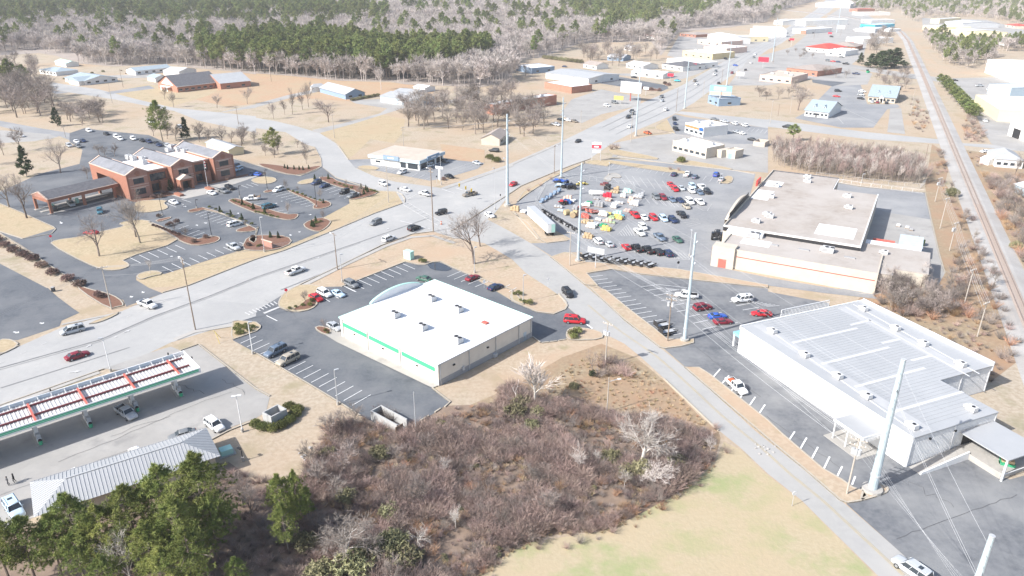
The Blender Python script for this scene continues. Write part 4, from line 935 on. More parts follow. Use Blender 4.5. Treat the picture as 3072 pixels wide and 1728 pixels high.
# ------------------------------------------------------------------ vehicles
PAINTS = dict(white=(.72, .72, .72), silver=(.42, .44, .46), grey=(.17, .18, .19), black=(.018, .018, .022), red=(.48, .02, .03), maroon=(.21, .02, .035), blue=(.03, .10, .42), navy=(.02, .035, .09), teal=(.04, .13, .18),
    tan=(.36, .32, .26), green=(.05, .12, .09), slate=(.12, .16, .22), orange=(.50, .12, .04), aqua=(.05, .45, .60), paleblue=(.45, .58, .70), bronze=(.20, .17, .14))
for k, c in PAINTS.items(): mat('paint_' + k, c, .36, spec=.45)
mat('tyre', (.022, .022, .022), .9); mat('rim', (.40, .41, .42), .35, metal=.6); mat('lamp_clear', (.75, .76, .78), .2, spec=.6); mat('lamp_red', (.40, .02, .02), .25, spec=.6); mat('bedliner', (.04, .04, .045), .9)
CARW = {}
def car_spec(kind):
 # body stations: x, half width, bottom, top ; cabin: base x0,x1 top x0,x1, base z, roof z, base half width, roof half width
 if kind == 'sedan': return 4.8, [(-2.4, .74, .40, .84), (-2.26, .86, .27, .97), (-1.55, .91, .21, 1.0), (-.4, .92, .20, .97), (.95, .92, .20, .95), (1.55, .90, .22, .87), (2.15, .84, .25, .74), (2.4, .68, .34, .60)], (-1.85, 1.10, -1.05, .30, .95, 1.45, .83, .64), (1.42, -1.40)
 if kind == 'sports': return 4.7, [(-2.35, .76, .40, .82), (-2.2, .88, .26, .95), (-1.5, .93, .2, .98), (-.4, .93, .19, .90), (.6, .93, .19, .88), (1.5, .91, .22, .82), (2.1, .84, .25, .70), (2.35, .66, .32, .56)], (-1.9, .75, -.95, .02, .90, 1.34, .80, .60), (1.45, -1.35)
 if kind == 'suv': return 4.85, [(-2.42, .80, .42, .95), (-2.34, .90, .32, 1.08), (-1.5, .94, .26, 1.10), (-.4, .95, .25, 1.08), (.95, .95, .25, 1.06), (1.6, .93, .27, 1.02), (2.2, .88, .30, .90), (2.42, .74, .38, .72)], (-2.32, 1.15, -2.05, .42, 1.06, 1.74, .87, .70), (1.45, -1.42)
 if kind == 'bigsuv': return 5.25, [(-2.62, .86, .45, 1.0), (-2.56, .96, .36, 1.14), (-1.6, 1.0, .30, 1.16), (-.4, 1.0, .29, 1.15), (1.0, 1.0, .29, 1.14), (1.7, .98, .30, 1.12), (2.4, .94, .33, 1.02), (2.62, .82, .40, .82)], (-2.54, 1.25, -2.36, .58, 1.13, 1.90, .93, .78), (1.58, -1.52)
 if kind == 'jeep': return 4.3, [(-2.1, .80, .5, 1.05), (-2.05, .88, .42, 1.12), (-1.2, .90, .38, 1.14), (0, .90, .38, 1.12), (.75, .86, .38, 1.12), (1.3, .80, .40, 1.10), (2.0, .76, .42, 1.05), (2.12, .70, .48, .9)], (-2.05, .72, -1.98, .52, 1.12, 1.84, .84, .76), (1.42, -1.35)
 if kind == 'minivan': return 5.1, [(-2.55, .84, .38, .98), (-2.48, .94, .28, 1.06), (-1.5, .98, .22, 1.06), (-.4, .99, .21, 1.04), (1.0, .98, .21, 1.0), (1.75, .95, .23, .94), (2.3, .88, .26, .80), (2.55, .72, .34, .64)], (-2.48, 1.72, -2.28, .62, 1.02, 1.74, .91, .72), (1.62, -1.45)
 if kind == 'pickup': return 5.8, [(-.78, .94, .36, 1.16), (0, .97, .33, 1.16), (1.2, .97, .33, 1.14), (1.8, .95, .34, 1.12), (2.6, .92, .36, 1.02), (2.88, .82, .42, .84)], (-.72, 1.42, -.62, .78, 1.14, 1.86, .90, .74), (1.78, -1.72)
CARM = {}
def car_meshes(kind):
 if kind in CARM: return CARM[kind]
 ln, st, cab, wx = car_spec(kind)
 mb = MB(); rings = []
 for (x, w, zb, zt) in st:
  dz = zt - zb
  half = [(w * .90, zb), (w * .985, zb + .16 * dz), (w, zb + .5 * dz), (w * .97, zb + .80 * dz), (w * .86, zt - .02), (w * .5, zt + .015)]
  rings.append([(x, a, z) for a, z in half] + [(x, -a, z) for a, z in half[::-1]])
 mb.ring(rings[::-1])
 b0, b1_, t0, t1_, zb, zr, wb, wt = cab
 # roof panel and pillars belong to the painted body
 zr0 = zr - .10; f = (zr0 - zb) / (zr - zb); wr = wb + (wt - wb) * f; x0 = b0 + (t0 - b0) * f; x1 = b1_ + (t1_ - b1_) * f
 rs = [[(x0 - .03, -wr - .02, zr0), (x1 + .06, -wr - .02, zr0), (x1 + .06, wr + .02, zr0), (x0 - .03, wr + .02, zr0)], [(t0 + .02, -wt, zr - .025), (t1_ - .03, -wt, zr - .025), (t1_ - .03, wt, zr - .025), (t0 + .02, wt, zr - .025)],
   [(t0 + .15, -wt * .8, zr), (t1_ - .2, -wt * .8, zr), (t1_ - .2, wt * .8, zr), (t0 + .15, wt * .8, zr)]]
 mb.ring(rs)
 for s in (-1, 1):
  for xa, xb in ((b0, x0), (b1_, x1)): mb.bar((xa, s * wb, zb - .02), (xb, s * wr, zr0 + .02), .13, .09)
  if kind != 'sports':
   for t in ((.46,) if kind in ('sedan', 'pickup') else (.33, .66)):
    mb.bar((b0 + (b1_ - b0) * t * 1.0, s * (wb + .01), zb - .02), (x0 + (x1 - x0) * t, s * (wr + .01), zr0 + .02), .11, .06)
  mb.box(b1_ - .55, s * (wb + .12) - .11, zb - .02, b1_ - .38, s * (wb + .12) + .11, zb + .14)
 xr = st[0][0]
 if kind == 'pickup':
  for s in (-1, 1): mb.box(-2.88, s * .93 - .06, .48, -.79, s * .93 + .06, 1.18)
  mb.box(-2.92, -.99, .48, -2.80, .99, 1.16); mb.box(-2.8, -.87, .45, -.79, .87, .62); xr = -2.92
  mb.box(-3.02, -.9, .45, -2.92, .9, .62)
 if kind in ('suv', 'bigsuv', 'minivan'):
  for s in (-1, 1): mb.box(t0 + .25, s * wt * .86 - .03, zr, t1_ - .3, s * wt * .86 + .03, zr + .06)
 body = mb.mesh(kind + '_body', M('paint_white'), True)
 for p in body.polygons: p.use_smooth = abs(p.normal.z) < 2
 try: body.shade_auto_smooth()
 except Exception: pass
 mb = MB(); e = .012
 mb.ring([[(b0 + e, -wb + e, zb - .03), (b1_ - e, -wb + e, zb - .03), (b1_ - e, wb - e, zb - .03), (b0 + e, wb - e, zb - .03)], [(x0 + e, -wr + e, zr0 + .03), (x1 - e, -wr + e, zr0 + .03), (x1 - e, wr - e, zr0 + .03), (x0 + e, wr - e, zr0 + .03)]])
 if kind in ('bigsuv', 'minivan'): mb.box(t0 + .9, -.35, zr - .02, t0 + 1.5, .35, zr + .012)
 glass = mb.mesh(kind + '_window', M('glass'))
 r = .33 if kind in ('sedan', 'sports', 'minivan') else .39
 tyre = MB().tube([(0, -.12, 0), (0, .12, 0)], r, 14).mesh('tyre', M('tyre')); rim = MB().tube([(0, -.13, 0), (0, .13, 0)], r * .62, 10).mesh('rim', M('rim'))
 hx = st[-1][0] - .12; hz = st[-1][3] - .06; hw = st[-1][1] * .82; tw = st[0][1] * .86 if kind != 'pickup' else .92; tz = (st[0][3] - .08) if kind != 'pickup' else 1.0
 head = MB().box(-.10, -.17, -.08, .06, .17, .07).mesh('headlight', M('lamp_clear')); tail = MB().box(-.05, -.13, -.13, .07, .13, .10).mesh('taillight', M('lamp_red'))
 bed = MB().box(-2.79, -.86, .625, -.80, .86, .65).box(-2.79, -.868, .65, -.8, -.862, 1.16).box(-2.79, .862, .65, -.8, .868, 1.16).mesh('bed_liner', M('bedliner')) if kind == 'pickup' else None
 CARM[kind] = (body, glass, tyre, rim, head, tail, bed, wx, r, (hx, hz, hw), (xr, tz, tw), max(s[1] for s in st))
 return CARM[kind]
BODYC = {}
WORD = dict(sedan='sedan', sports='coupe', suv='SUV', bigsuv='large SUV', jeep='boxy off-road car', minivan='minivan', pickup='pickup truck')
CWORD = dict(navy='dark blue', slate='blue-grey', paleblue='light blue', aqua='turquoise', maroon='dark red', bronze='brownish grey', teal='dark teal')
LABELS = set()
def car(kind, colour, at, to, where, extra='', z=.02):
 body, glass, tyre, rim, head, tail, bed, wx, r, hl, tl, hw = car_meshes(kind)
 a = G(at, .75); b = G(to, .75); d = b - a; ang = math.atan2(d.y, d.x)
 far = a.y > 330
 cw = CWORD.get(colour, colour)
 lab = ('%s %s %s' % (cw, WORD[kind], where)).strip()
 if lab in LABELS: print('DUP', lab)
 LABELS.add(lab)
 nm = {'sedan': 'sedan', 'sports': 'coupe', 'suv': 'suv', 'bigsuv': 'suv', 'jeep': 'suv', 'minivan': 'minivan', 'pickup': 'pickup_truck'}[kind]
 t = thing(nm, lab, {'sports': 'car', 'sedan': 'car', 'suv': 'car', 'bigsuv': 'car', 'jeep': 'car', 'minivan': 'van', 'pickup': 'pickup'}[kind], (a.x, a.y, z), ang)
 k = (kind, colour)
 if k not in BODYC:
  m_ = body.copy(); m_.materials.clear(); m_.materials.append(M('paint_' + colour)); BODYC[k] = m_
 link('body', BODYC[k], t); link('window', glass, t)
 for x in wx:
  for s in (-1, 1):
   w = link('wheel', tyre, t, (x, s * (hw - .11), r)); 
   if not far: link('rim', rim, w)
 if not far:
  for s in (-1, 1):
   link('headlight', head, t, (hl[0], s * hl[2] * .86, hl[1])); link('taillight', tail, t, (tl[0], s * tl[2] * .86, tl[1]))
 if bed: link('bed_liner', bed, t)
 return t
car('sedan', 'maroon', '02:775,672', '02:905,630', 'driving right on the main road behind the fuel canopy')
car('minivan', 'silver', '02:725,418', '02:605,448', 'driving left on the main road past the dark empty lot')
car('pickup', 'white', '02:1485,160', '02:1575,192', 'with black bed turning on the road by the hedge drive')
car('pickup', 'white', '11:400,1272', '11:510,1232', 'with white bed driving right on the main road')
car('suv', 'white', '11:1335,948', '11:1415,915', 'driving right near the crossing, behind a dark SUV')
car('suv', 'black', '11:1592,842', '11:1668,815', 'waiting behind the stop line at the junction')
car('suv', 'grey', '11:1205,785', '11:1120,820', 'driving left away from the junction')
car('jeep', 'black', '11:1862,688', '11:1780,705', 'crossing the middle of the junction')
car('pickup', 'bronze', '11:2150,502', '11:2060,520', 'below the hanging traffic signals')
car('sedan', 'white', '11:1505,452', '11:1585,475', 'first in line leaving the upper side street', )
car('suv', 'white', '11:1282,395', '11:1362,428', 'second in line on the upper side street')
car('pickup', 'white', '11:1705,497', '11:1640,480', 'turning into the upper side street')
car('sedan', 'white', '11:2352,708', '11:2420,745', 'entering the lower side street at the junction')
car('sedan', 'red', '21:12,398', '21:-40,425', 'on the road beside the tall blue steel pole')
car('suv', 'black', '22:562,45', '22:610,95', 'driving down the lower side street')
car('bigsuv', 'red', '22:632,322', '22:745,330', 'leaving the store lot at the stop bar')
t = car('pickup', 'white', '22:2262,985', '22:2345,1060', 'with open door and orange load beside the metal warehouse')
MB().box(-2.5, -.6, .66, -1.2, .6, 1.1).build('load', M('paint_orange'), t)
MB().box(-.1, 1.0, .45, .9, 1.06, 1.15).box(-.05, 1.0, 1.15, .1, 1.06, 1.6).build('open_door', M('paint_white'), t).rotation_euler = (0, 0, .0)
car('bigsuv', 'silver', '33:1445,1375', '33:1300,1275', 'with roof rails at the bottom edge of the side street')
car('sedan', 'red', '12:603,90', '12:690,135', 'leftmost of three cars by the tree island of the store lot')
car('suv', 'white', '12:690,48', '12:775,90', 'middle of three cars by the tree island')
car('sports', 'paleblue', '12:825,48', '12:910,90', 'with blue front, right of the white SUV')
car('suv', 'grey', '11:962,1405', '11:1050,1445', 'with pale roof in the stalls along the road')
car('sports', 'maroon', '11:2180,1338', '11:2265,1300', 'in the stalls behind the white roofed store')
car('sedan', 'navy', '11:2410,1432', '11:2495,1398', 'in the stalls at the back corner of the store')
car('sedan', 'green', '11:1690,1350', '11:1620,1330', 'half hidden behind the curved parapet')
car('sedan', 'silver', '12:788,380', '12:860,420', 'beside the corner of the store, next to a small bare tree')
car('bigsuv', 'slate', '12:195,632', '12:95,680', 'first of two side by side facing the grass strip')
car('bigsuv', 'tan', '12:318,718', '12:215,768', 'second of two side by side facing the grass strip')
car('pickup', 'silver', '02:1268,1250', '02:1385,1330', 'parked under the fuel canopy', z=.03)
car('suv', 'white', '02:2158,1372', '02:2240,1430', 'on the forecourt near the shop corner')
car('sedan', 'grey', '03:1830,22', '03:1740,45', 'half hidden behind the far end of the shop roof')
car('sedan', 'white', '03:1385,222', '03:1440,290', 'behind the ridge in the middle of the shop roof')
car('suv', 'white', '03:772,472', '03:840,540', 'in front of the left half of the shop')
car('bigsuv', 'paleblue', '03:140,765', '03:205,860', 'at the left end of the shop')
# bank
car('suv', 'silver', '01:715,600', '01:770,650', 'in the middle lane under the drive-through canopy')
car('sedan', 'black', '01:540,645', '01:590,700', 'under the outer end of the drive-through canopy')
car('suv', 'teal', '01:1005,672', '01:1015,725', 'waiting on the drive behind the bare trees of the bank')
car('sports', 'red', '01:912,885', '01:800,880', 'seen through a bare tree on the bank drive')
car('sedan', 'white', '01:1748,580', '01:1830,615', 'alone in the stalls left of the bank entrance')
car('sedan', 'white', '01:2128,487', '01:2200,515', 'leftmost of three in front of the bank flagpole')
car('pickup', 'grey', '01:2245,468', '01:2320,495', 'middle of three in front of the bank')
car('suv', 'black', '01:2312,437', '01:2385,462', 'rightmost of three in front of the bank')
car('minivan', 'white', '01:2365,800', '01:2460,775', 'in the middle of the bank car park')
car('pickup', 'silver', '01:2350,1030', '01:2440,1075', 'in the bank stalls along the road verge')
car('suv', 'paleblue', '01:2395,250', '01:2310,285', 'left of two cars at the right end of the bank')
car('sedan', 'navy', '01:2540,295', '01:2460,335', 'right of two cars at the right end of the bank')
car('suv', 'navy', '01:2365,225', '01:2300,250', 'tucked behind the light blue SUV at the bank')
car('sedan', 'blue', '11:5,300', '11:-80,285', 'on the lane behind the bank islands')
car('suv', 'white', '11:225,457', '11:160,480', 'at the upper end of the bank island row')
car('bigsuv', 'teal', '11:130,625', '11:215,600', 'beside the long kerbed hedge of the bank car park')
car('suv', 'navy', '11:607,385', '11:540,410', 'first of two by the upper bank shrub bed')
car('sedan', 'navy', '11:690,415', '11:620,440', 'second of two by the upper bank shrub bed')
car('jeep', 'black', '11:890,480', '11:820,505', 'left of a grey pickup near the bank corner bed')
car('pickup', 'grey', '11:980,515', '11:895,545', 'next to the cone shrubs of the bank corner bed')
t = car('pickup', 'white', '11:-40,545', '11:-130,550', 'with a flat stake bed in the bank car park')
MB().box(-2.95, -1.0, 1.17, -.8, 1.0, 1.3).box(-2.95, -1.0, 1.3, -2.85, 1.0, 1.9).box(-.95, -1.0, 1.3, -.85, 1.0, 2.0).build('stake_bed', M('wood'), t)
# car park behind the bank
row = [('suv', 'white', '00:895,1312', 950, 1335), ('sedan', 'black', '00:1070,1342', 1120, 1362), ('suv', 'white', '00:1170,1372', 1225, 1400), ('suv', 'white', '00:1210,1395', 1265, 1425), ('sedan', 'navy', '00:835,1412', 890, 1440), ('suv', 'white', '00:1340,1392', 1395, 1420), ('sedan', 'black', '00:1430,1408', 1485, 1436), ('suv', 'navy', '00:1500,1422', 1555, 1450), ('sedan', 'black', '00:1580,1436', 1635, 1464), ('sedan', 'white', '00:770,1420', 825, 1448), ('suv', 'silver', '01:695,12', 750, 40), ('suv', 'grey', '01:790,20', 845, 48), ('sedan', 'navy', '01:1600,6', 1655, 34), ('suv', 'silver', '01:1690,15', 1745, 40)]
ORD = ['first', 'second', 'third', 'fourth', 'fifth', 'sixth', 'seventh', 'eighth', 'ninth', 'tenth', 'eleventh', 'twelfth', 'thirteenth', 'fourteenth', 'fifteenth']
row.sort(key=lambda r: float(r[2][3:].split(',')[0]))
for i, (k, c, p, x, y) in enumerate(row): car(k, c, p, p[:3] + '%d,%d' % (x, y), '%s from the left among the cars behind the bank' % ORD[i])
car('sedan', 'white', '00:210,1362', '00:270,1380', 'on the pale lot at the far left')
car('suv', 'white', '00:1525,1228', '00:1580,1245', 'half hidden left of the tall dark pine')
car('suv', 'silver', '00:1815,1275', '00:1870,1290', 'half hidden right of the tall dark pine')
# phone store
for i, (k, c, p, q) in enumerate((('suv', 'white', '11:1470,280', '11:1400,305'), ('suv', 'white', '11:1735,215', '11:1660,225'), ('sedan', 'grey', '11:1905,165', '11:1960,185'), ('sedan', 'black', '11:1945,320', '11:2010,340'), ('sedan', 'silver', '11:2225,185', '11:2290,205'), ('suv', 'black', '11:2395,62', '11:2320,55'))):
 car(k, c, p, q, ['alone in the middle stall of the phone store', 'at the glass corner of the phone store', 'on the right side of the phone store', 'by the white pillar sign', 'far right on the phone store lot', 'among trees right of the phone store'][i])
# farm store lot
def carrow(lst, rowname, dx, dy):
 for i, (k, c, x, y) in enumerate(lst): car(k, c, '21:%d,%d' % (x, y), '21:%d,%d' % (x + dx, y + dy), '%s from the left in %s' % (ORD[i], rowname))
carrow([('sedan', 'navy', 1632, 300), ('pickup', 'white', 1765, 302), ('sedan', 'slate', 1842, 325), ('suv', 'blue', 2056, 305), ('sedan', 'silver', 2110, 352)], 'the top row by the farm store drive', 60, -55)
carrow([('sedan', 'red', 1596, 402), ('suv', 'red', 1640, 450), ('sedan', 'silver', 1706, 440), ('suv', 'white', 1808, 468), ('sedan', 'slate', 1890, 482), ('suv', 'black', 1966, 476)], 'the upper double row of the farm store', 70, 60)
carrow([('suv', 'paleblue', 1815, 422), ('pickup', 'white', 1912, 432)], 'the back of the upper double row', 70, 60)
carrow([('suv', 'grey', 1450, 530), ('suv', 'maroon', 1520, 535), ('sedan', 'slate', 1612, 555), ('sedan', 'navy', 1692, 562), ('sedan', 'tan', 1755, 622), ('bigsuv', 'white', 1790, 578), ('pickup', 'white', 1890, 580)], 'the middle row of the farm store', 70, 55)
carrow([('pickup', 'red', 1240, 712), ('sedan', 'white', 1330, 735), ('suv', 'red', 1425, 738), ('suv', 'paleblue', 1525, 748), ('suv', 'navy', 1620, 760), ('pickup', 'black', 1708, 708)], 'the fourth row of the farm store', 70, 60)
carrow([('pickup', 'white', 1285, 885), ('jeep', 'white', 1320, 835), ('pickup', 'slate', 1487, 935), ('sedan', 'green', 1665, 955)], 'the sparse fifth row', 70, 55)
carrow([('suv', 'white', 865, 972), ('sedan', 'silver', 975, 1000), ('sedan', 'red', 1150, 1030), ('pickup', 'black', 1255, 1045), ('pickup', 'black', 1365, 1062), ('suv', 'black', 1470, 1082), ('suv', 'navy', 1565, 1095)], 'the bottom row along the farm store lane', -70, -62)
# metal warehouse lot
car('pickup', 'white', '22:1755,70', '22:1650,62', 'old, in the stalls behind the steel pole')
car('suv', 'maroon', '22:1920,190', '22:2020,175', 'in the warehouse stalls above the blue car')
car('sports', 'blue', '22:2068,275', '22:2180,265', 'in the warehouse stalls')
car('sports', 'maroon', '22:2125,330', '22:2235,320', 'low, just below the blue coupe')
car('bigsuv', 'white', '22:2315,110', '22:2210,120', 'parked crosswise near the warehouse front')
car('sedan', 'red', '22:2512,250', '22:2410,245', 'nearest the warehouse corner')
# far traffic and lots
far = [('sedan', 'black', '20:665,1415', '20:600,1445', 'on the main road past the phone store'), ('sedan', 'white', '20:1185,1270', '20:1130,1300', 'on the main road opposite the burger lot'), ('suv', 'black', '20:1170,1175', '20:1120,1205', 'front of three dark cars in file on the main road'), ('suv', 'grey', '20:1205,1140', '20:1155,1170', 'middle of three cars in file on the main road'), ('sedan', 'black', '20:1205,1112', '20:1155,1140', 'last of three cars in file on the main road'),
  ('suv', 'white', '20:1548,1100', '20:1600,1070', 'alone in the middle of the main road'), ('sedan', 'silver', '20:1510,1010', '20:1465,1035', 'ahead of a dark SUV below the billboard'), ('suv', 'grey', '20:1503,972', '20:1460,998', 'behind a silver sedan below the billboard'), ('suv', 'bronze', '20:1838,812', '20:1800,835', 'behind a white car on the distant road'), ('sedan', 'white', '20:1858,845', '20:1820,865', 'ahead of a brown SUV on the distant road'),
  ('pickup', 'white', '20:2042,748', '20:2005,775', 'large, in the middle of the distant road'), ('suv', 'grey', '20:2050,715', '20:2015,740', 'behind the large white pickup'), ('sedan', 'black', '20:2080,832', '20:2110,805', 'small, near the right kerb of the distant road'), ('suv', 'maroon', '20:2215,730', '20:2245,705', 'on the distant road'), ('sedan', 'black', '20:2350,700', '20:2385,672', 'at the right kerb of the distant road'),
  ('sedan', 'blue', '20:2250,655', '20:2290,660', 'crossing the distant road'), ('sedan', 'aqua', '20:1665,808', '20:1730,815', 'at the end of the hall driveway'), ('sedan', 'white', '20:2405,630', '20:2435,605', 'farther up the distant road'), ('suv', 'grey', '20:2435,575', '20:2465,550', 'below a white car far up the road'), ('suv', 'white', '20:2447,545', '20:2475,520', 'far up the road above a grey one'), ('sedan', 'orange', '20:1365,1332', '20:1420,1345', 'beside the road by the burger lot entrance'),
  ('suv', 'black', '20:2150,590', '20:2190,600', 'at the yellow restaurant'), ('sedan', 'grey', '20:2230,480', '20:2260,490', 'in front of the pink restaurant'), ('sedan', 'navy', '20:2310,512', '20:2340,520', 'at the road edge of the pink restaurant'),
  ('suv', 'white', '20:955,1060', '20:1010,1070', 'with a trailer on the brick store lot'), ('suv', 'grey', '20:1035,1028', '20:1085,1038', 'beside the yellow sign'), ('pickup', 'white', '20:440,1250', '20:500,1262', 'under bare trees left of the brick store lot'), ('sedan', 'black', '20:490,1200', '20:540,1210', 'first of three above the white pickup'), ('sedan', 'white', '20:565,1205', '20:615,1215', 'second of three above the white pickup'), ('sedan', 'bronze', '20:627,1215', '20:680,1225', 'third of three above the white pickup'),
  ('suv', 'white', '20:650,892', '20:700,900', 'by the back door of the brick store'), ('sedan', 'silver', '20:385,672', '20:430,680', 'beside the grey flat shed'), ('sedan', 'navy', '20:530,667', '20:580,672', 'on the grass behind the white hall'), ('sedan', 'black', '20:1230,775', '20:1290,778', 'alone on the dark hall lot'),
  ('suv', 'black', '20:1635,1195', '20:1660,1230', 'first in the burger drive-through queue'), ('sedan', 'navy', '20:1640,1240', '20:1665,1275', 'second in the burger drive-through queue'), ('suv', 'black', '20:1650,1295', '20:1690,1315', 'third in the burger drive-through queue'), ('sedan', 'white', '20:1880,1345', '20:1940,1350', 'in front of the orange fascia'), ('sedan', 'grey', '20:2035,1195', '20:2090,1200', 'behind the burger restaurant roof'), ('sedan', 'silver', '20:2140,1215', '20:2190,1220', 'behind the right end of the burger restaurant'),
  ('suv', 'white', '20:2240,1240', '20:2200,1225', 'upper left of four cars right of the burger restaurant'), ('suv', 'white', '20:2340,1258', '20:2300,1243', 'upper right of four cars beside the burger restaurant'), ('sedan', 'silver', '20:2258,1322', '20:2218,1307', 'lower left of four cars beside the burger restaurant'), ('sedan', 'white', '20:2312,1335', '20:2272,1320', 'lower right of four cars beside the burger restaurant'), ('sedan', 'black', '20:2420,1400', '20:2480,1410', 'behind the walled yard'),
  ('suv', 'black', '30:705,912', '30:760,915', 'alone on the office lot'), ('sports', 'red', '30:692,965', '30:750,970', 'alone on the office lot'), ('suv', 'white', '30:950,918', '30:1000,925', 'top of three left of the larger blue office'), ('suv', 'silver', '30:938,950', '30:990,957', 'middle of three left of the larger blue office'), ('sedan', 'black', '30:935,987', '30:985,995', 'bottom of three left of the larger blue office'),
  ('suv', 'silver', '30:1050,1022', '30:1062,1000', 'left of two before the larger blue office'), ('sedan', 'maroon', '30:1102,1025', '30:1112,1003', 'right of two before the larger blue office'), ('sedan', 'black', '30:1195,1032', '30:1207,1010', 'right of the blue office porch'), ('pickup', 'navy', '30:887,740', '30:940,745', 'on the lot behind the hedge of bare trees'), ('suv', 'black', '30:190,1272', '30:130,1262', 'driving along the cross street'),
  ('sedan', 'grey', '30:740,570', '30:790,575', 'behind the white restaurant'), ('sedan', 'red', '30:658,615', '30:700,618', 'on the far restaurant lot'), ('sedan', 'navy', '30:710,620', '30:750,624', 'right of a red sedan far away'), ('pickup', 'black', '30:785,640', '30:840,645', 'at the end of the far restaurant lot'), ('suv', 'grey', '30:605,608', '30:640,612', 'left of a red sedan far away'), ('sedan', 'black', '30:455,330', '30:485,310', 'far up the main road'), ('suv', 'black', '30:640,368', '30:680,372', 'by the red roofed restaurant'), ('sedan', 'black', '30:215,408', '30:245,385', 'on the far main road beside the red roof'), ('sedan', 'grey', '30:65,468', '30:90,445', 'on the far main road near the left kerb'),
  ('sedan', 'white', '30:2185,1212', '30:2230,1240', 'at the works yard fence'), ('sedan', 'black', '30:1880,805', '30:1930,808', 'by the level crossing'), ('pickup', 'silver', '30:2130,862', '30:2180,862', 'in the works yard'), ('suv', 'white', '30:2240,900', '30:2290,905', 'in the works yard'), ('sedan', 'white', '31:2185,70', '31:2130,75', 'parked by the hut right of the railway'),
  ('sedan', 'white', '30:690,690', '30:730,700', 'behind bare trees left of the blue pickup'), ('suv', 'silver', '30:650,695', '30:610,690', 'left of a white sedan behind bare trees'), ('sedan', 'silver', '30:40,780', '30:90,785', 'at the pink corner store'), ('suv', 'white', '30:870,300', '30:920,305', 'left of the blue roofed shop')]
for r_ in far: car(*r_)
# white box trailer beside the farm store yard
p0, p1 = G('21:190,740'), G('21:395,930'); d = p1 - p0; ang = math.atan2(d.y, d.x); c_ = (p0 + p1) / 2; hl_ = d.length / 2
t = thing('box_trailer', 'long white box trailer with teal rear doors by the farm store fence', 'trailer', (c_.x, c_.y, .05), ang)
MB().box(-hl_, -1.28, 1.15, hl_, 1.28, 4.0).build('box', M('whitepaint'), t); MB().box(-hl_ - .02, -1.3, 3.9, hl_ + .02, 1.3, 4.03).build('top_rail', M('galv'), t)
for s in (-1, 1): MB().box(hl_ + .01, .03 if s > 0 else -1.22, 1.25, hl_ + .07, 1.22 if s > 0 else -.03, 3.85).build('rear_door', M('mint') if s > 0 else M('whitepaint'), t)
for x in (hl_ - 1.2, hl_ - 2.4):
 for s in (-1, 1): MB().tube([(x, s * 1.0 - .2, .5), (x, s * 1.0 + .2, .5)], .5, 14).build('wheel', M('tyre'), t)
MB().box(-hl_ + 2, -.8, .0, -hl_ + 2.2, -.6, 1.15).box(-hl_ + 2, .6, 0, -hl_ + 2.2, .8, 1.15).build('landing_leg', M('galv'), t)
MB().box(hl_ - 3.2, -.6, .9, hl_ - .3, .6, 1.15).build('axle_frame', M('black'), t)
# small flat trailers in the warehouse stalls
for i, (px, q) in enumerate((('22:1510,400', '22:1640,375'), ('22:1560,465', '22:1690,440'))):
 a = G(px); b = G(q); ang = math.atan2((b - a).y, (b - a).x)
 t = thing('utility_trailer', ['upper of two mesh-sided utility trailers by the wooden pole', 'lower of two mesh-sided utility trailers by the wooden pole'][i], 'trailer', (a.x, a.y, .05), ang)
 MB().box(-1.8, -1.0, .55, 1.8, 1.0, .65).build('bed', M('galv'), t)
 for s in (-1, 1): MB().box(-1.8, s * 1.0 - .03, .65, 1.8, s * 1.0 + .03, 1.0).build('side_rail', M('black'), t); MB().tube([(0, s * 1.15 - .1, .36), (0, s * 1.15 + .1, .36)], .36, 12).build('wheel', M('tyre'), t)
 MB().box(-1.86, -1.0, .65, -1.8, 1.0, 1.9).build('ramp_gate', M('black'), t); MB().bar((1.8, .6, .55), (3.0, 0, .5), .08).bar((1.8, -.6, .55), (3.0, 0, .5), .08).build('tongue', M('black'), t)
# ------------------------------------------------------------------ poles, lamps, wires, signs
mat('polewood', (.20, .155, .12), .9, (.27, .215, .17), 1.2); mat('polepale', (.42, .38, .33), .9, (.36, .32, .28), 1.2); mat('bluesteel', (.46, .54, .58), .5, (.40, .48, .52), .5, metal=.2); mat('wire', (.30, .30, .30), .5); mat('wirepale', (.45, .455, .46), .5); mat('signal', (.55, .38, .04), .5); mat('signwhite', (.74, .74, .74), .5); mat('signred', (.60, .03, .06), .5); mat('signyellow', (.62, .50, .14), .5); mat('flagred', (.45, .05, .06), .8)
SITES = {}
def utility_pole(key, base, top, label, arms=1, transformer=0, pale=False, lamp=False, rz=None, rad=.16):
 w = G(base); h = hgt(base, top) if isinstance(top, str) else top
 t = thing('utility_pole', label, 'utility pole', (w.x, w.y, 0), R(60) if rz is None else rz); m = M('polepale') if pale else M('polewood')
 MB().cyl(0, 0, -.1, h, rad, rad * .62, 8).build('pole', m, t)
 for i in range(arms):
  z = h - .4 - i * 1.0; a = MB().box(-1.25, -.07, z - .07, 1.25, .07, z + .07).build('crossarm', m, t)
  for x in (-1.1, -.45, .45, 1.1): MB().cyl(x, 0, z + .07, z + .3, .06, .04, 6).build('insulator', M('signwhite'), a)
 for i in range(transformer):
  s = (-1, 1, 0)[i]; MB().cyl(s * .45, .25 + .1 * (s == 0), h - 2.9, h - 1.9, .3, .3, 10).build('transformer', M('galv'), t)
 if lamp: 
  b = MB().bar((0, 0, h - .9), (1.9, 0, h - .5), .08).build('lamp_arm', M('galv'), t); MB().box(1.7, -.16, h - .62, 2.35, .16, h - .44).build('lamp_head', M('signwhite'), b)
 SITES[key] = (w, h, t.rotation_euler[2]); return t
def pole_pt(k, dx=0, dz=-.1):
 w, h, a = SITES[k]; return Vector((w.x + math.cos(a) * dx, w.y + math.sin(a) * dx, h + dz))
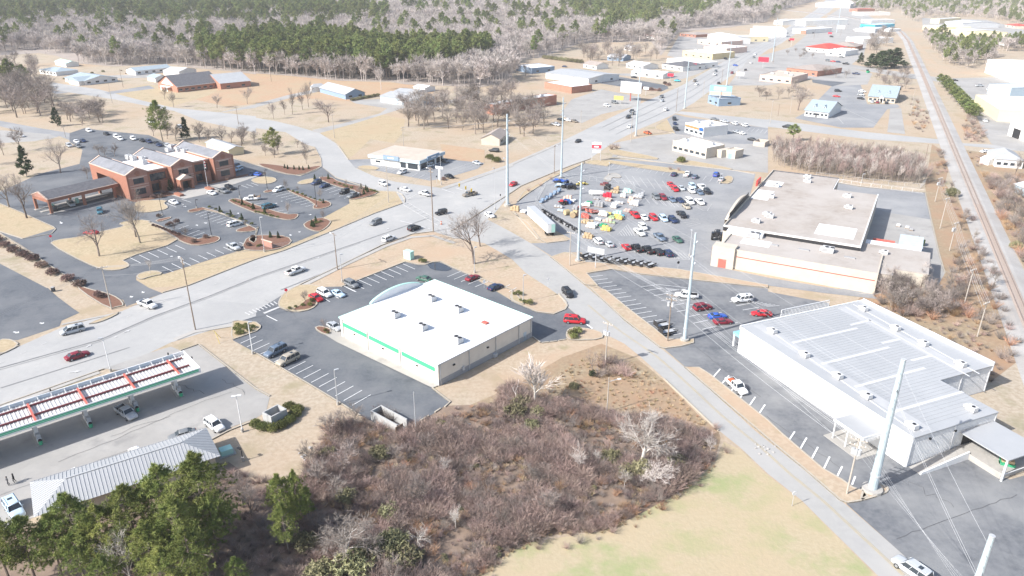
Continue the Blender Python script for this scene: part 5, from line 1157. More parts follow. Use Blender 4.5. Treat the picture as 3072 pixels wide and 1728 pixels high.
def power_line(label, runs, r=.016, m='wire', sag=.03):
 """a line of wires; each run is a pair of points"""
 mb = MB()
 for a, b in runs:
  a, b = Vector(a), Vector(b); L = (b - a).length; n = 8
  mb.tube([a.lerp(b, i / n) - Vector((0, 0, sag * L * 4 * (i / n) * (1 - i / n) * .5)) for i in range(n + 1)], r, 3, cap=False)
 return tag(mb.build('power_line', M(m)), label, 'power line')
utility_pole('u1', '02:1967,420', '01:1835,1140', 'tall dark wooden pole on the verge where the store drive meets the road', 2, 0, False, True, R(130))
utility_pole('u2', '11:820,1265', '11:795,895', 'dark wooden pole on the grass verge above the white pickup', 1, 0, False, True, R(130))
utility_pole('u3', '11:1785,880', '11:1770,235', 'very tall dark wooden pole at the near corner of the junction', 2, 0, False, True, R(130), .2)
utility_pole('u4', '11:1335,590', '11:1310,210', 'pale pole with street lamp on the bank corner of the junction', 0, 0, True, True, R(20))
utility_pole('u5', '02:1125,215', '01:1035,1230', 'pale wooden pole with crossarm at the end of the brown shrub row', 1, 0, True, False, R(30))
utility_pole('u6', '22:940,775', '22:980,345', 'wooden pole with transformers in the brush beside the side street', 1, 3, True, False, R(140))
utility_pole('u7', '22:955,1250', '22:980,900', 'pale pole with street lamp at the top of the brambles', 0, 0, True, True, R(10), .13)
utility_pole('u8', '22:1565,540', '22:1575,60', 'wooden pole with crossarms beside the small trailers', 2, 2, False, False, R(150))
utility_pole('u9', '21:580,1230', '21:615,880', 'pale wooden pole on the verge left of the steel pole', 1, 0, True, False, R(150))
utility_pole('u10', '33:790,630', '33:950,60', 'leaning-looking pale pole with three transformers near the big blue steel pole', 2, 3, True, False, R(150))
utility_pole('r1', '31:1680,580', '31:1740,335', 'railway side pole with transformer, topmost of four', 1, 2, True, False, R(30)); utility_pole('r2', '31:1730,850', '31:1830,540', 'tall railway side pole second from top', 1, 0, True, False, R(30))
utility_pole('r3', '31:1825,1075', '31:1910,785', 'railway side pole with two transformers above the shadowed brush', 1, 3, True, False, R(30)); utility_pole('r4', '32:1965,195', '31:2095,1255', 'railway side pole behind the warehouse trees', 1, 0, True, False, R(30)); utility_pole('r5', '32:2105,490', '32:2235,140', 'railway side pole with crossarm right of the warehouse', 1, 0, True, False, R(30))
utility_pole('r6', '31:1575,180', '30:1610,1449', 'thin brown pole in the field left of the railway', 0)
utility_pole('f1', '20:1650,1125', '20:1672,885', 'dark pole on the kerb right of the main road', 1); utility_pole('f2', '21:425,305', '20:425,1460', 'brown wooden pole on the verge beside the tall steel pole', 1, 0, False, True); utility_pole('f3', '11:1490,90', '10:1478,1275', 'white topped pole behind the phone store', 2, 0, True)
utility_pole('f4', '20:1195,1430', '20:1215,1120', 'pole beside the burger lot entrance', 1, 0, True)
for i, (b_, t_) in enumerate((('00:1130,1040', '00:1085,830'), ('00:480,900', '00:455,750'), ('00:660,1380', '00:645,1270'), ('00:1240,880', '00:1215,690'), ('10:790,1390', '10:770,1150'), ('10:155,820', '10:145,645'), ('10:2380,1370', '10:2385,1225'), ('00:2400,1250', '00:2395,1070'), ('30:20,1240', '30:45,1015'), ('30:100,1165', '30:110,1050'), ('30:222,1140', '30:250,970'), ('30:1400,850', '30:1410,745'), ('30:1440,1100', '30:1490,900'), ('20:1495,800', '20:1500,620'), ('20:690,1300', '20:697,1110'), ('30:460,390', '30:480,280'), ('30:640,290', '30:655,215'), ('30:730,360', '30:740,285'), ('20:1920,985', '20:1932,810'), ('20:2105,860', '20:2120,690'), ('20:2265,795', '20:2285,620'), ('30:50,640', '30:85,440'), ('30:690,330', '30:730,20'))):
 utility_pole('m%d' % i, b_, t_, 'distant pole ' + ['left of the church lawn', 'at the bend by the white houses', 'by the grey street on the upper left', 'behind the church sign lawn', 'on the field edge above the phone store', 'at the edge of the pine belt field', 'right of the phone store clump', 'on the pale street near two bare trees', 'leftmost on the cross street', 'second on the cross street', 'beside the smaller blue office trees', 'left of the level crossing', 'along the railway verge below the crossing', 'at the low strip building', 'beside the clump lot', 'at the far main road left of the red roof', 'at the far main road near the red sign', 'beside the red roofed restaurant', 'before the billboard', 'right of the main road midway', 'right of the main road farther', 'at the road in front of the pink store', 'tallest at the far end of the road'][i], 1 if i % 3 else 0, 0, i % 2 == 0, False, None, .15)
def steel_pole(key, base, top, label, r=.42, far=False):
 w = base if isinstance(base, Vector) else G(base); h = top if isinstance(top, (int, float)) else hgt(base, top)
 t = thing('steel_pole', label, 'steel pole', (w.x, w.y, 0), R(55)); MB().cyl(0, 0, 0, h, r, r * .5, 12).build('shaft', M('bluesteel'), t); MB().cyl(0, 0, 0, .6, r * 2.2, r * 2.2, 14).build('footing', M('concrete'), t); MB().cyl(0, 0, h, h + .12, r * .55, r * .55, 12).build('cap', M('galv'), t)
 if not far:
  mb = MB()
  for i in range(int((h - 4) / .75)): mb.bar((0, 0, 4 + i * .75), (0 + (r + .12) * (1 if i % 2 else -1), 0, 4 + i * .75), .04)
  stuff(mb.build('climbing_pegs', M('galv'), t))
  for s, z in ((1, h - 2.5), (-1, h - 5.0), (1, h - 7.5)): MB().bar((0, 0, z), (s * 1.6, 0, z + .25), .22, .14).build('arm', M('signwhite'), t)
  MB().tube([(0, 0, 3.0), (0, 0, 3.25)], r + .06, 12).build('collar', M('galv'), t)
 SITES[key] = (Vector((w.x, w.y, 0)), h, R(55)); return t
steel_pole('C', '21:665,1180', '21:735,195', 'tall steel pole between the farm store yard fence and the lane'); steel_pole('D', '22:1735,530', '21:1870,898', 'tall steel pole on the island of the warehouse lot', .45); steel_pole('B', '33:1045,590', '32:1365,722', 'massive pale blue steel pole on a round footing before the warehouse', .72)
steel_pole('E', G('33:2255,1050', 20.0), 20.0, 'pale blue steel pole cut by the bottom right corner', .6); steel_pole('F', '11:2530,620', '10:2555,1150', 'tall pale blue steel pole at the far corner of the junction', .6); steel_pole('G', '21:495,340', '20:532,980', 'tall slim steel pole along the farm store verge', .42)
steel_pole('H', '20:1245,1370', '20:1292,680', 'tall slim steel pole at the burger lot corner', .4, True); steel_pole('I', '20:1735,1095', '20:1770,560', 'distant slim steel pole on the right kerb', .4, True); steel_pole('J', '20:2160,860', '20:2200,420', 'far slim steel pole along the road', .4, True); steel_pole('K', '30:40,620', '30:110,180', 'far steel pole near the pink store', .4, True); steel_pole('Lx', '30:690,330', '30:850,-60', 'farthest tall steel pole by the road', .4, True)
def arms_of(k): return [pole_pt(k, 1.6, -2.3), pole_pt(k, -1.6, -4.8), pole_pt(k, 1.6, -7.3)]
for a, b, l_ in (('F', 'C', 'high wires from the junction steel pole to the farm store steel pole'), ('C', 'D', 'high wires between the farm store and warehouse lot steel poles'), ('D', 'B', 'high wires running down to the massive blue pole'), ('B', 'E', 'high wires over the bottom right lot'), ('F', 'G', 'high wires along the farm store verge'), ('G', 'H', 'high wires along the main road beyond the farm store')):
 power_line(l_, list(zip(arms_of(a), arms_of(b))), .015, 'wirepale')
def arm4(k): return [pole_pt(k, x, -.15) for x in (-1.1, -.45, .45, 1.1)] + [pole_pt(k, 0, -2.4)]
for a, b, l_ in (('u9', 'u8', 'low wires from the pale pole to the pole by the trailers'), ('u8', 'u10', 'low wires across the warehouse lot'), ('u5', 'u1', 'dark wires over the bank drive mouth'), ('u1', 'u2', 'dark wires along the near verge of the main road'), ('u2', 'u3', 'dark wires leading to the junction pole'), ('r1', 'r2', 'upper railway side wires'), ('r2', 'r3', 'middle railway side wires'), ('r3', 'r4', 'lower railway side wires'), ('r4', 'r5', 'lowest railway side wires'), ('f2', 'f4', 'wires along the far verge of the main road'), ('f3', 'm6', 'wires behind the phone store')):
 power_line(l_, list(zip(arm4(a), arm4(b))), .022 if a[0] != 'f' else .015, 'wirepale' if a in ('u9', 'u8', 'r1', 'r2', 'r3', 'r4', 'f3') else 'wire')
p_ = G('33:2100,1800', 9.5); power_line('low wires leaving the transformer pole over the bottom lot', [(q, p_ + Vector((i * .5, 0, 0))) for i, q in enumerate(arm4('u10'))], .010, 'wirepale')
q_ = G('02:-400,420', 8.5); power_line('dark wires crossing the empty lot at the left', [(pole_pt('u5', x, -.2), q_ + Vector((x, 0, 0))) for x in (-1.1, -.4, .4)], .018)
power_line('service wires from the steel pole across the lot to the warehouse', [(pole_pt('C', 0, -14), pole_pt('D', 0, -12)), (pole_pt('D', 0, -12), pole_pt('B', 0, -11)), (pole_pt('C', .4, -16), pole_pt('D', .4, -14)), (pole_pt('D', .4, -14), pole_pt('u10', 0, -3))], .015, 'wirepale')
def lamp_post(base, top, label, m='galv', heads=1, rz=0.0, foot=True):
 w = G(base); h = hgt(base, top); t = thing('lamp_post', label, 'lamp post', (w.x, w.y, 0), rz); MB().cyl(0, 0, 0, h, .10, .07, 8).build('post', M(m), t)
 if foot: MB().cyl(0, 0, 0, .75, .26, .26, 12).build('footing', M('concrete'), t)
 for i in range(heads): s = 1 if i == 0 else -1; MB().box(.05 * s if s > 0 else -.85, -.2, h - .12, .85 if s > 0 else -.05, .2, h + .06).build('lamp_head', M('black' if m == 'black' else 'signwhite' if heads > 1 else 'galv'), t)
 return t
for a in (('02:1115,840', '02:1060,500', 'white lamp post on the verge behind the fuel canopy', 'whitepaint', 1, R(200)), ('02:2440,1449', '02:2392,1085', 'white double lamp post on the forecourt corner near the bin enclosure', 'whitepaint', 2, R(20)), ('12:825,1175', '12:800,825', 'lamp post at the stall edge of the store lot', 'galv', 1, R(30)), ('02:2545,665', '02:2500,345', 'white lamp post beside the round green shrubs', 'whitepaint', 1, R(30)), ('11:870,1390', '11:855,1110', 'lamp post beside the dark wooden pole above the store', 'galv', 1, R(30)), ('11:2200,1295', '11:2195,1040', 'lamp post behind the dark red coupe', 'galv', 1, R(30)), ('22:112,140', '21:122,1320', 'lamp post on the store island near the side street', 'galv', 1, R(30)),
   ('01:2132,940', '01:2105,690', 'black lamp post on the pale round base by the bank stalls', 'black', 1, 0), ('01:1637,720', '01:1605,500', 'black double lamp post left of the bank entrance', 'black', 2, 0), ('11:117,470', '11:100,260', 'black lamp post beside the white SUV at the bank', 'black', 1, 0), ('11:612,635', '11:597,400', 'black lamp post in the long bank bed', 'black', 1, 0), ('11:85,1085', '11:62,735', 'pale lamp post beside the brick bank sign', 'galv', 1, 0), ('01:2415,540', '01:2405,420', 'black lamp post before the cars at the bank', 'black', 1, 0), ('01:1980,650', '01:1972,560', 'black lamp post at the tip of the bank bed', 'black', 1, 0),
   ('21:975,312', '21:975,190', 'lamp post on the concrete island of the farm store', 'galv', 1, R(90)), ('21:1785,1130', '21:1810,870', 'lamp post at the lane end of the farm store lot', 'galv', 1, R(90)), ('11:1865,410', '11:1857,120', 'street lamp right of the phone store sign', 'galv', 1, R(200)), ('11:2405,660', '11:2417,240', 'signal pole with lamp across the junction', 'galv', 1, R(200)), ('12:1612,1460', '12:1605,1045', 'plain grey post without lamp by the ruined enclosure', 'galv', 0, 0), ('21:2090,400', '21:2085,300', 'short lamp post on the small grass island', 'galv', 1, 0), ('31:940,390', '31:955,300', 'lamp post behind the farm store', 'galv', 1, 0), ('03:2445,290', '03:2400,170', 'short floodlight post on the grass by the shop', 'black', 1, R(150))): lamp_post(*a)
# flagpole
w = G('01:2092,440'); h = hgt('01:2092,440', '01:2045,150'); t = thing('flagpole', 'flagpole with a drooping red and white flag before the bank', 'flagpole', (w.x, w.y, 0)); MB().cyl(0, 0, 0, h, .09, .05, 8).build('pole', M('signwhite'), t)
mb = MB(); 
for i in range(6): mb.add([(.06 + .18 * (i % 2), .05 * i, h - .4 - i * .55), (.5 - .1 * (i % 2), .1, h - .5 - i * .5), (.45 + .1 * (i % 2), .12, h - 1.0 - i * .5), (.06 + .18 * ((i + 1) % 2), .05 * (i + 1), h - .95 - i * .55)], [(0, 1, 2, 3)], i % 2)
mb.build('flag', [M('flagred'), M('signwhite')], t)
# signs
def box_sign(name, label, base, panels, posts, rz, cat='sign'):
 w = G(base); t = thing(name, label, cat, (w.x, w.y, 0), rz)
 for (x0, x1, z0, z1, m) in panels: MB().box(x0, -.14, z0, x1, .14, z1).build('panel', M(m), t)
 for x, h in posts: MB().box(x - .1, -.1, 0, x + .1, .1, h).build('post', M('galv'), t)
 return t
hs = hgt('21:845,170', '21:850,-20')
FS_SIGN = box_sign('pole_sign', 'tall red and white pole sign at the farm store corner', '21:845,172', [(-2.0, 2.0, hs - 2.6, hs - 1.2, 'signred'), (-2.0, 2.0, hs - 1.1, hs, 'signwhite'), (-1.6, 1.6, hs - 4.6, hs - 3.4, 'signwhite')], [(-1.85, hs), (1.85, hs)], R(-12)); MB().box(-1.1, -.17, hs - 2.25, .9, -.145, hs - 1.6).build('white_band', M('signwhite'), FS_SIGN)
box_sign('board_sign', 'white blank board sign on a post by the farm store lane', '21:838,1250', [(-2.4, 2.4, 4.6, 6.0, 'signwhite')], [(0, 6.0)], R(-28))
box_sign('monument_sign', 'brick monument sign in the mulch bed at the bank drive', '11:118,1040', [(-2.3, 2.3, 0, 2.0, 'brickpink'), (-2.5, 2.5, 2.0, 2.25, 'stonetrim')], [], R(-35))
hp = hgt('11:1848,362', '11:1842,225'); box_sign('pillar_sign', 'white pillar sign at the corner of the phone store lot', '11:1848,362', [(-1.8, 1.8, hp - .9, hp, 'signwhite'), (-.35, .35, 0, hp - .9, 'signwhite')], [], R(-30))
for i, (b_, c_, hh, l_) in enumerate((('01:525,995', 'signred', 2.3, 'red stop sign at the bank exit drive'), ('12:312,95', 'signred', 2.2, 'red stop sign on the store island'), ('22:-280,0', 'signwhite', 2, 'small white sign by the street'), ('11:2495,200', 'signwhite', 2.6, 'white sign by the green bush'), ('33:240,745', 'signwhite', 2.6, 'double white road sign on the grass beside the side street'), ('21:362,1440', 'signwhite', 2.4, 'dark small sign on the sand by the side street'), ('21:1668,1255', 'black', 2.0, 'small dark sign on the farm store verge'))):
 w = G(b_); t = thing('road_sign', l_, 'sign', (w.x, w.y, 0), R(20)); MB().cyl(0, 0, 0, hh, .04, .04, 6).build('post', M('galv'), t)
 MB().tube([(0, -.06, hh - .1), (0, -.02, hh - .1)], .42, 8).build('plate', M(c_), t)
w = G('20:1190,1015'); hb = hgt('20:1190,1015', '20:1200,825'); t = thing('billboard', 'large blank white billboard on one red post by the main road', 'billboard', (w.x, w.y, 0), R(-35)); MB().cyl(0, 0, 0, hb - 6, .35, .35, 10).build('post', M('redsteel'), t); MB().box(-7, -.4, hb - 6.3, 7, .4, hb).build('panel', M('signwhite'), t); MB().box(-7, -1.0, hb - 6.6, 7, -.41, hb - 6.4).build('catwalk', M('galv'), t)
w = G('20:2085,1055'); hb = hgt('20:2085,1055', '20:2090,860'); t = thing('billboard', 'billboard with blue and tan picture over the small grey building', 'billboard', (w.x, w.y, 0), R(-20)); MB().cyl(0, 0, 0, hb - 6, .4, .4, 10).build('post', M('galv'), t); pn = MB().box(-6.5, -.4, hb - 6, 6.5, .4, hb).build('panel', M('skyblue'), t); MB().box(-6.3, -.46, hb - 5.8, 6.3, -.41, hb - 3.6).build('picture_band', M('stonetrim'), pn); MB().box(-4, -.46, hb - 2.8, 3, -.41, hb - .9).build('picture_patch', M('signwhite'), pn)
w = G('20:1070,1045'); hb = hgt('20:1070,1045', '20:1080,965'); box_sign('yellow_sign', 'yellow sign on two posts before the brick store', '20:1070,1045', [(-3.0, 3.0, hb - 2.4, hb, 'signyellow')], [(-1.2, hb), (1.2, hb)], R(-25))
for i, (b_, t_, m_, l_, sz) in enumerate((('20:1590,830', '20:1595,740', 'signred', 'red sign at the low strip building', 2.2), ('20:1345,960', '20:1350,875', 'signwhite', 'white round-topped sign by the hall beds', 1.8), ('20:1830,700', '20:1835,640', 'signred', 'red and white sign before the dark roofed house', 2.0), ('30:230,470', '30:385,385', 'signred', 'red cube sign on a pole by the red roof', 2.4), ('20:2520,690', '20:2540,575', 'signred', 'large red pole sign right of the road', 4.2), ('30:30,420', '30:20,355', 'signwhite', 'white framed sign on a pole at the road', 3.0), ('30:620,360', '30:630,325', 'orange' if False else 'signred', 'orange red sign far along the road', 2.2), ('20:2290,790', '20:2285,725', 'signwhite', 'white square sign right of the road', 3.0), ('30:730,300', '30:740,255', 'signwhite', 'wide white sign by the blue roofed shop', 5.0))):
 hh = max(3, hgt(b_, t_)); box_sign('roadside_sign', l_, b_, [(-sz, sz, hh - sz * .9, hh, m_)], [(0, hh - sz * .9)], R(-30))
# traffic signals on a span wire
s0, s1_ = pole_pt('u3', 0, -6.5), G('11:2405,660', 0); s1_.z = s0.z - .5
power_line('span wire carrying the traffic signals over the junction', [(s0, s1_)], .03)
for i, px in enumerate(('11:2045,412', '11:2110,440', '11:2167,463')):
 w = G(px, 6.2); t = thing('traffic_signal', '%s yellow and black traffic signal hanging over the junction' % ('left', 'middle', 'right')[i], 'traffic light', (w.x, w.y, 5.6), R(-20)); MB().box(-.22, -.2, 0, .22, .2, 1.15).build('housing', M('signal'), t)
 for k in range(3): MB().tube([(0, -.21, .2 + k * .36), (0, -.27, .2 + k * .36)], .13, 10).build('lens', M('black'), t)
 MB().bar((0, 0, 1.15), (0, 0, 2.2), .05).build('hanger', M('galv'), t)
power_line('second span wire above the traffic signals', [(G('11:1770,440', 7.0), G('11:2420,560', 7.9))], .03)
for i, (px, hh) in enumerate((('11:1435,520', 3), ('11:2460,600', 3.5), ('11:1820,400', 3.2))):
 w = G(px); t = thing('pedestrian_signal', ('pedestrian signal post at the bank corner', 'pedestrian signal post by the blue steel pole', 'pedestrian signal post on the phone store corner')[i], 'traffic light', (w.x, w.y, 0)); MB().cyl(0, 0, 0, hh, .06, .06, 8).build('post', M('galv'), t); MB().box(-.2, -.2, hh - .6, .2, .2, hh).build('head', M('black'), t)
w = G('11:1865,810'); t = thing('traffic_cone', 'orange traffic barrel at the junction corner', 'traffic barrel', (w.x, w.y, .1)); MB().cyl(0, 0, 0, 1.0, .3, .2, 12).build('body', M('paint_orange'), t); MB().cyl(0, 0, .45, .65, .27, .245, 12).build('band', M('signwhite'), t)
w = G('11:1540,1155'); t = thing('utility_cabinet', 'mint green utility cabinet on the grass above the store lot', 'cabinet', (w.x, w.y, 0), R(-35)); MB().box(-1.3, -.8, .15, 1.3, .8, 2.4).build('housing', M('mint'), t); MB().box(-1.4, -.9, 0, 1.4, .9, .15).build('plinth', M('concrete'), t); MB().box(-.02, -.84, .3, .02, -.79, 2.3).build('door_seam', M('galv'), t); MB().box(-1.35, -.85, 2.4, 1.35, .85, 2.5).build('lid', M('mint'), t)
w = G('03:2280,215'); t = thing('transformer_box', 'green ground transformer box in the shade of the shop', 'transformer', (w.x, w.y, 0), R(35)); MB().box(-1.0, -.8, .12, 1.0, .8, 1.1).build('housing', M('shrubgreen') if False else M('mint'), t); MB().box(-1.4, -1.2, 0, 1.4, 1.2, .12).build('slab', M('concrete'), t)
# guy wire guards and marker posts
for i, (a, b) in enumerate((('02:2150,430', '02:2220,500'), ('02:2165,440', '02:2210,560'))):
 p, q = G(a, 2.6), G(b, 0); tag(MB().tube([p, q], .06, 6).build('guy_guard', M('signyellow')), ('left' if i else 'right') + ' yellow guy wire guard on the verge by the store stalls', 'guy guard')
# ------------------------------------------------------------------ vegetation
def vegmat(name, c1, c2, scale=.6, trans=0.0, vr=.35):
 m = bpy.data.materials.new(name); m.use_nodes = True; nt = m.node_tree; b = nt.nodes['Principled BSDF']
 b.inputs['Roughness'].default_value = .85; b.inputs['Specular IOR Level'].default_value = .15
 tc = nt.nodes.new('ShaderNodeTexCoord'); n = nt.nodes.new('ShaderNodeTexNoise'); n.inputs['Scale'].default_value = scale; n.inputs['Detail'].default_value = 3
 nt.links.new(tc.outputs['Object'], n.inputs['Vector'])
 mr = nt.nodes.new('ShaderNodeMapRange'); mr.inputs[1].default_value = .35; mr.inputs[2].default_value = .65; nt.links.new(n.outputs['Fac'], mr.inputs[0])
 x = nt.nodes.new('ShaderNodeMix'); x.data_type = 'RGBA'; x.inputs[6].default_value = (*c1, 1); x.inputs[7].default_value = (*c2, 1); nt.links.new(mr.outputs[0], x.inputs[0])
 oi = nt.nodes.new('ShaderNodeObjectInfo'); h = nt.nodes.new('ShaderNodeHueSaturation')
 m2 = nt.nodes.new('ShaderNodeMapRange'); m2.inputs[3].default_value = 1 - vr; m2.inputs[4].default_value = 1 + vr; nt.links.new(oi.outputs['Random'], m2.inputs[0]); nt.links.new(m2.outputs[0], h.inputs['Value'])
 m3 = nt.nodes.new('ShaderNodeMath'); m3.operation = 'MULTIPLY'; m3.inputs[1].default_value = 7.31; nt.links.new(oi.outputs['Random'], m3.inputs[0])
 m4 = nt.nodes.new('ShaderNodeMath'); m4.operation = 'FRACT'; nt.links.new(m3.outputs[0], m4.inputs[0])
 m5 = nt.nodes.new('ShaderNodeMapRange'); m5.inputs[3].default_value = .485; m5.inputs[4].default_value = .515; nt.links.new(m4.outputs[0], m5.inputs[0]); nt.links.new(m5.outputs[0], h.inputs['Hue'])
 nt.links.new(x.outputs[2], h.inputs['Color']); nt.links.new(h.outputs[0], b.inputs['Base Color'])
 MATS[name] = m; return m
vegmat('bark', (.19, .155, .13), (.26, .215, .185)); vegmat('palebark', (.46, .42, .385), (.56, .52, .48)); vegmat('twig', (.225, .19, .17), (.30, .26, .235)); vegmat('paletwig', (.42, .375, .34), (.50, .455, .42))
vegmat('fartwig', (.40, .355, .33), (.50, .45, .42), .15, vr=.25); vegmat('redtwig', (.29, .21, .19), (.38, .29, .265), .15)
vegmat('needle', (.13, .175, .05), (.28, .305, .095), .5, vr=.2); vegmat('farneedle', (.13, .175, .06), (.225, .25, .085), .2, vr=.3); vegmat('leafdark', (.035, .06, .025), (.06, .085, .035), .8); vegmat('shrubgreen', (.13, .15, .05), (.20, .205, .075), 1.0)
vegmat('olive', (.22, .215, .115), (.29, .27, .16), .8); vegmat('cane', (.305, .22, .19), (.41, .315, .275), .3, vr=.4); vegmat('canedark', (.19, .145, .135), (.27, .21, .195), .3, vr=.4); vegmat('straw', (.46, .36, .235), (.38, .27, .17), .5); vegmat('rusttwig', (.34, .20, .12), (.42, .28, .18), .5)
vegmat('brownshrub', (.19, .125, .105), (.27, .19, .165), 1.0)
def rdir(rng, up=0.0):
 z = rng.uniform(-1, 1); a = rng.uniform(0, 2 * math.pi); r = math.sqrt(1 - z * z)
 v = Vector((r * math.cos(a), r * math.sin(a), z + up)); return v.normalized()
def blade(mb, p, d, ln, w, rng):
 s = d.cross(rdir(rng)); s = s.normalized() * w * .5 if s.length > 1e-4 else Vector((w * .5, 0, 0))
 mb.add([p - s, p + s, p + d * ln], [(0, 1, 2)])
def grow(mt, mc, p, d, ln, r, lev, maxl, rng, nch, tw, spread, upb):
 k = 4 if lev == 0 else 3 if lev < 2 else 2; pts = [p]; rs = [r]; q = p.copy(); dd = d.copy()
 for i in range(k):
  dd = (dd + rdir(rng) * (.10 if lev == 0 else .22) + Vector((0, 0, upb * (.0 if lev == 0 else 1)))).normalized(); q = q + dd * ln / k; pts.append(q.copy()); rs.append(max(.008, r * (1 - .62 * (i + 1) / k)))
 (mt if lev <= 1 else mc).tube(pts, rs, 7 if lev == 0 else 4 if lev == 1 else 3, cap=False)
 n = nch[lev]
 for i in range(n):
  t = (.38 + .6 * (i + rng.random()) / n) if lev == 0 else rng.uniform(.25, 1.0)
  f = t * k; j = min(k - 1, int(f)); pp = pts[j].lerp(pts[j + 1], f - j); base = (pts[j + 1] - pts[j]).normalized()
  side = base.cross(rdir(rng)).normalized(); a = rng.uniform(.5, 1.0) * spread
  nd = (base * math.cos(a) + side * math.sin(a)).normalized()
  nl = ln * rng.uniform(.45, .75) * (1.0 if lev else .92); nr = rs[j] * .55
  if lev + 1 >= maxl: blade(mc, pp, nd, nl * 1.1, tw, rng)
  else: grow(mt, mc, pp, nd, nl, max(nr, .012), lev + 1, maxl, rng, nch, tw, spread, upb)
def bare_meshes(seed, h, nch, tw, spread=.85, upb=.10, bark='bark', twig='twig', rad=.02, th=.5):
 rng = random.Random(seed); mt, mc = MB(), MB()
 grow(mt, mc, Vector((0, 0, -.1)), Vector((rng.uniform(-.05, .05), rng.uniform(-.05, .05), 1)).normalized(), h * th, h * rad, 0, len(nch), rng, nch, tw, spread, upb)
 k = h / max(v[2] for v in mc.v)
 for b_ in (mt, mc): b_.v = [(v[0] * k, v[1] * k, v[2] * k) for v in b_.v]
 return mt.mesh('trunk', M(bark)), mc.mesh('crown', M(twig))
def tuft(mb, c, s, n, rng, w=.34, up=.35):
 for _ in range(n): 
  d = rdir(rng, up); blade(mb, c - d * s * .15, d, s * rng.uniform(.7, 1.2), s * w, rng)
def pine_meshes(seed, h, rad, z0, nb, nt_, ntri, ts, bark='bark', leaf='needle', cone=False, w=.34):
 rng = random.Random(seed); mt, mc = MB(), MB(); lean = Vector((rng.uniform(-.03, .03), rng.uniform(-.03, .03), 0))
 mt.tube([Vector((0, 0, -.1)), lean * h * .5 + Vector((0, 0, h * .5)), lean * h + Vector((0, 0, h * .97))], [h * .014, h * .010, .03], 6)
 lob = [rng.uniform(.65, 1.15) for _ in range(9)]
 for i in range(nb):
  t = (i + rng.random()) / nb; z = h * (z0 + (1 - z0) * t); az = rng.uniform(0, 2 * math.pi)
  prof = (1 - t) ** .8 * .95 + .08 if cone else (math.sin(math.pi * min(1, .18 + .82 * t)) ** .6 * (1.0 if t < .55 else 1 - .55 * (t - .55) / .45))
  R_ = rad * max(.12, prof) * lob[int(az / (2 * math.pi) * 9) % 9] * rng.uniform(.65, 1.08)
  e = Vector((math.cos(az) * R_, math.sin(az) * R_, R_ * rng.uniform(-.05, .38))); b0 = lean * z + Vector((0, 0, z))
  if nb < 60 or i % 2 == 0: mt.tube([b0, b0 + e], [.05 * h / 15, .02], 3, cap=False)
  for k in range(nt_):
   f = rng.uniform(.35, 1.05) ** .8; c = b0 + e * f + rdir(rng) * R_ * .16 + Vector((0, 0, .1 * R_))
   tuft(mc, c, ts * rng.uniform(.75, 1.25), ntri, rng, w)
 return mt.mesh('trunk', M(bark)), mc.mesh('crown', M(leaf))
def bush_mesh(seed, rx, rz, n, ts, leaf, ntri=5, squash=1.0, cone=False):
 rng = random.Random(seed); mc = MB(); lob = [rng.uniform(.75, 1.15) for _ in range(8)]
 for i in range(n):
  a = rng.uniform(0, 2 * math.pi); u = rng.random() ** .4
  if cone:
   t = 1 - rng.random() ** .6; r = rx * (1 - t) * u + .02; c = Vector((math.cos(a) * r, math.sin(a) * r, rz * t + .05))
  else:
   th_ = math.acos(rng.uniform(-.25, 1)); r = u * lob[int(a / (2 * math.pi) * 8) % 8]
   c = Vector((rx * r * math.sin(th_) * math.cos(a), rx * r * math.sin(th_) * math.sin(a), max(.05, rz * .32 + rz * .62 * r * math.cos(th_))))
  tuft(mc, c, ts * rng.uniform(.7, 1.3), ntri, rng, .42, .2)
 return mc.mesh('foliage', M(leaf))
def spray_mesh(seed, h, n, tw, leaf, spread=1.0, fork=4):
 """a leafless bush: canes that rise from the root and fork"""
 rng = random.Random(seed); mc = MB()
 for i in range(n):
  a = rng.uniform(0, 2 * math.pi); s = rng.random() ** .6 * spread; d = Vector((math.cos(a) * s, math.sin(a) * s, 1)).normalized(); p = Vector((math.cos(a) * s * .12 * h, math.sin(a) * s * .12 * h, 0)); ln = h * rng.uniform(.6, 1.0)
  q = p + d * ln * .5; d2 = (d + rdir(rng) * .25 + Vector((d.x, d.y, -.1)) * .2).normalized(); q2 = q + d2 * ln * .5
  mc.tube([p, q, q2], [tw * .6, tw * .45, tw * .2], 3, cap=False)
  for k in range(fork):
   t = rng.uniform(.3, 1); pp = p.lerp(q, t * 2) if t < .5 else q.lerp(q2, t * 2 - 1); blade(mc, pp, (d + rdir(rng) * .75).normalized(), ln * rng.uniform(.2, .42), tw * .9, rng)
 return mc.mesh('canes', M(leaf))
BARE_N = [bare_meshes(11 + i, 12, [7, 6, 6, 5], .035, .80 + .06 * i, .10) for i in range(3)]
BARE_W = [bare_meshes(31 + i, 12, [8, 6, 6, 5], .045, .95, .05, 'palebark', 'paletwig', .022, .42) for i in range(2)]
BARE_M = [bare_meshes(51 + i, 12, [9, 7, 11], .075, .82, .12, 'bark', 'twig', .016, .5) for i in range(4)]
BARE_P = [bare_meshes(71 + i, 12, [9, 7, 8], .08, .75, .14, 'palebark', 'paletwig', .016, .55) for i in range(2)]
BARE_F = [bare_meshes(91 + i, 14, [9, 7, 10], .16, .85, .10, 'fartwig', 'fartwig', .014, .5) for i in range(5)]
PINE_N = [pine_meshes(111 + i, 16, 4.6, .30, 120, 11, 16, .60, w=.15) for i in range(3)]
PINE_M = [pine_meshes(131 + i, 16, 3.9, .38, 50, 8, 6, 1.1, leaf='farneedle') for i in range(4)]
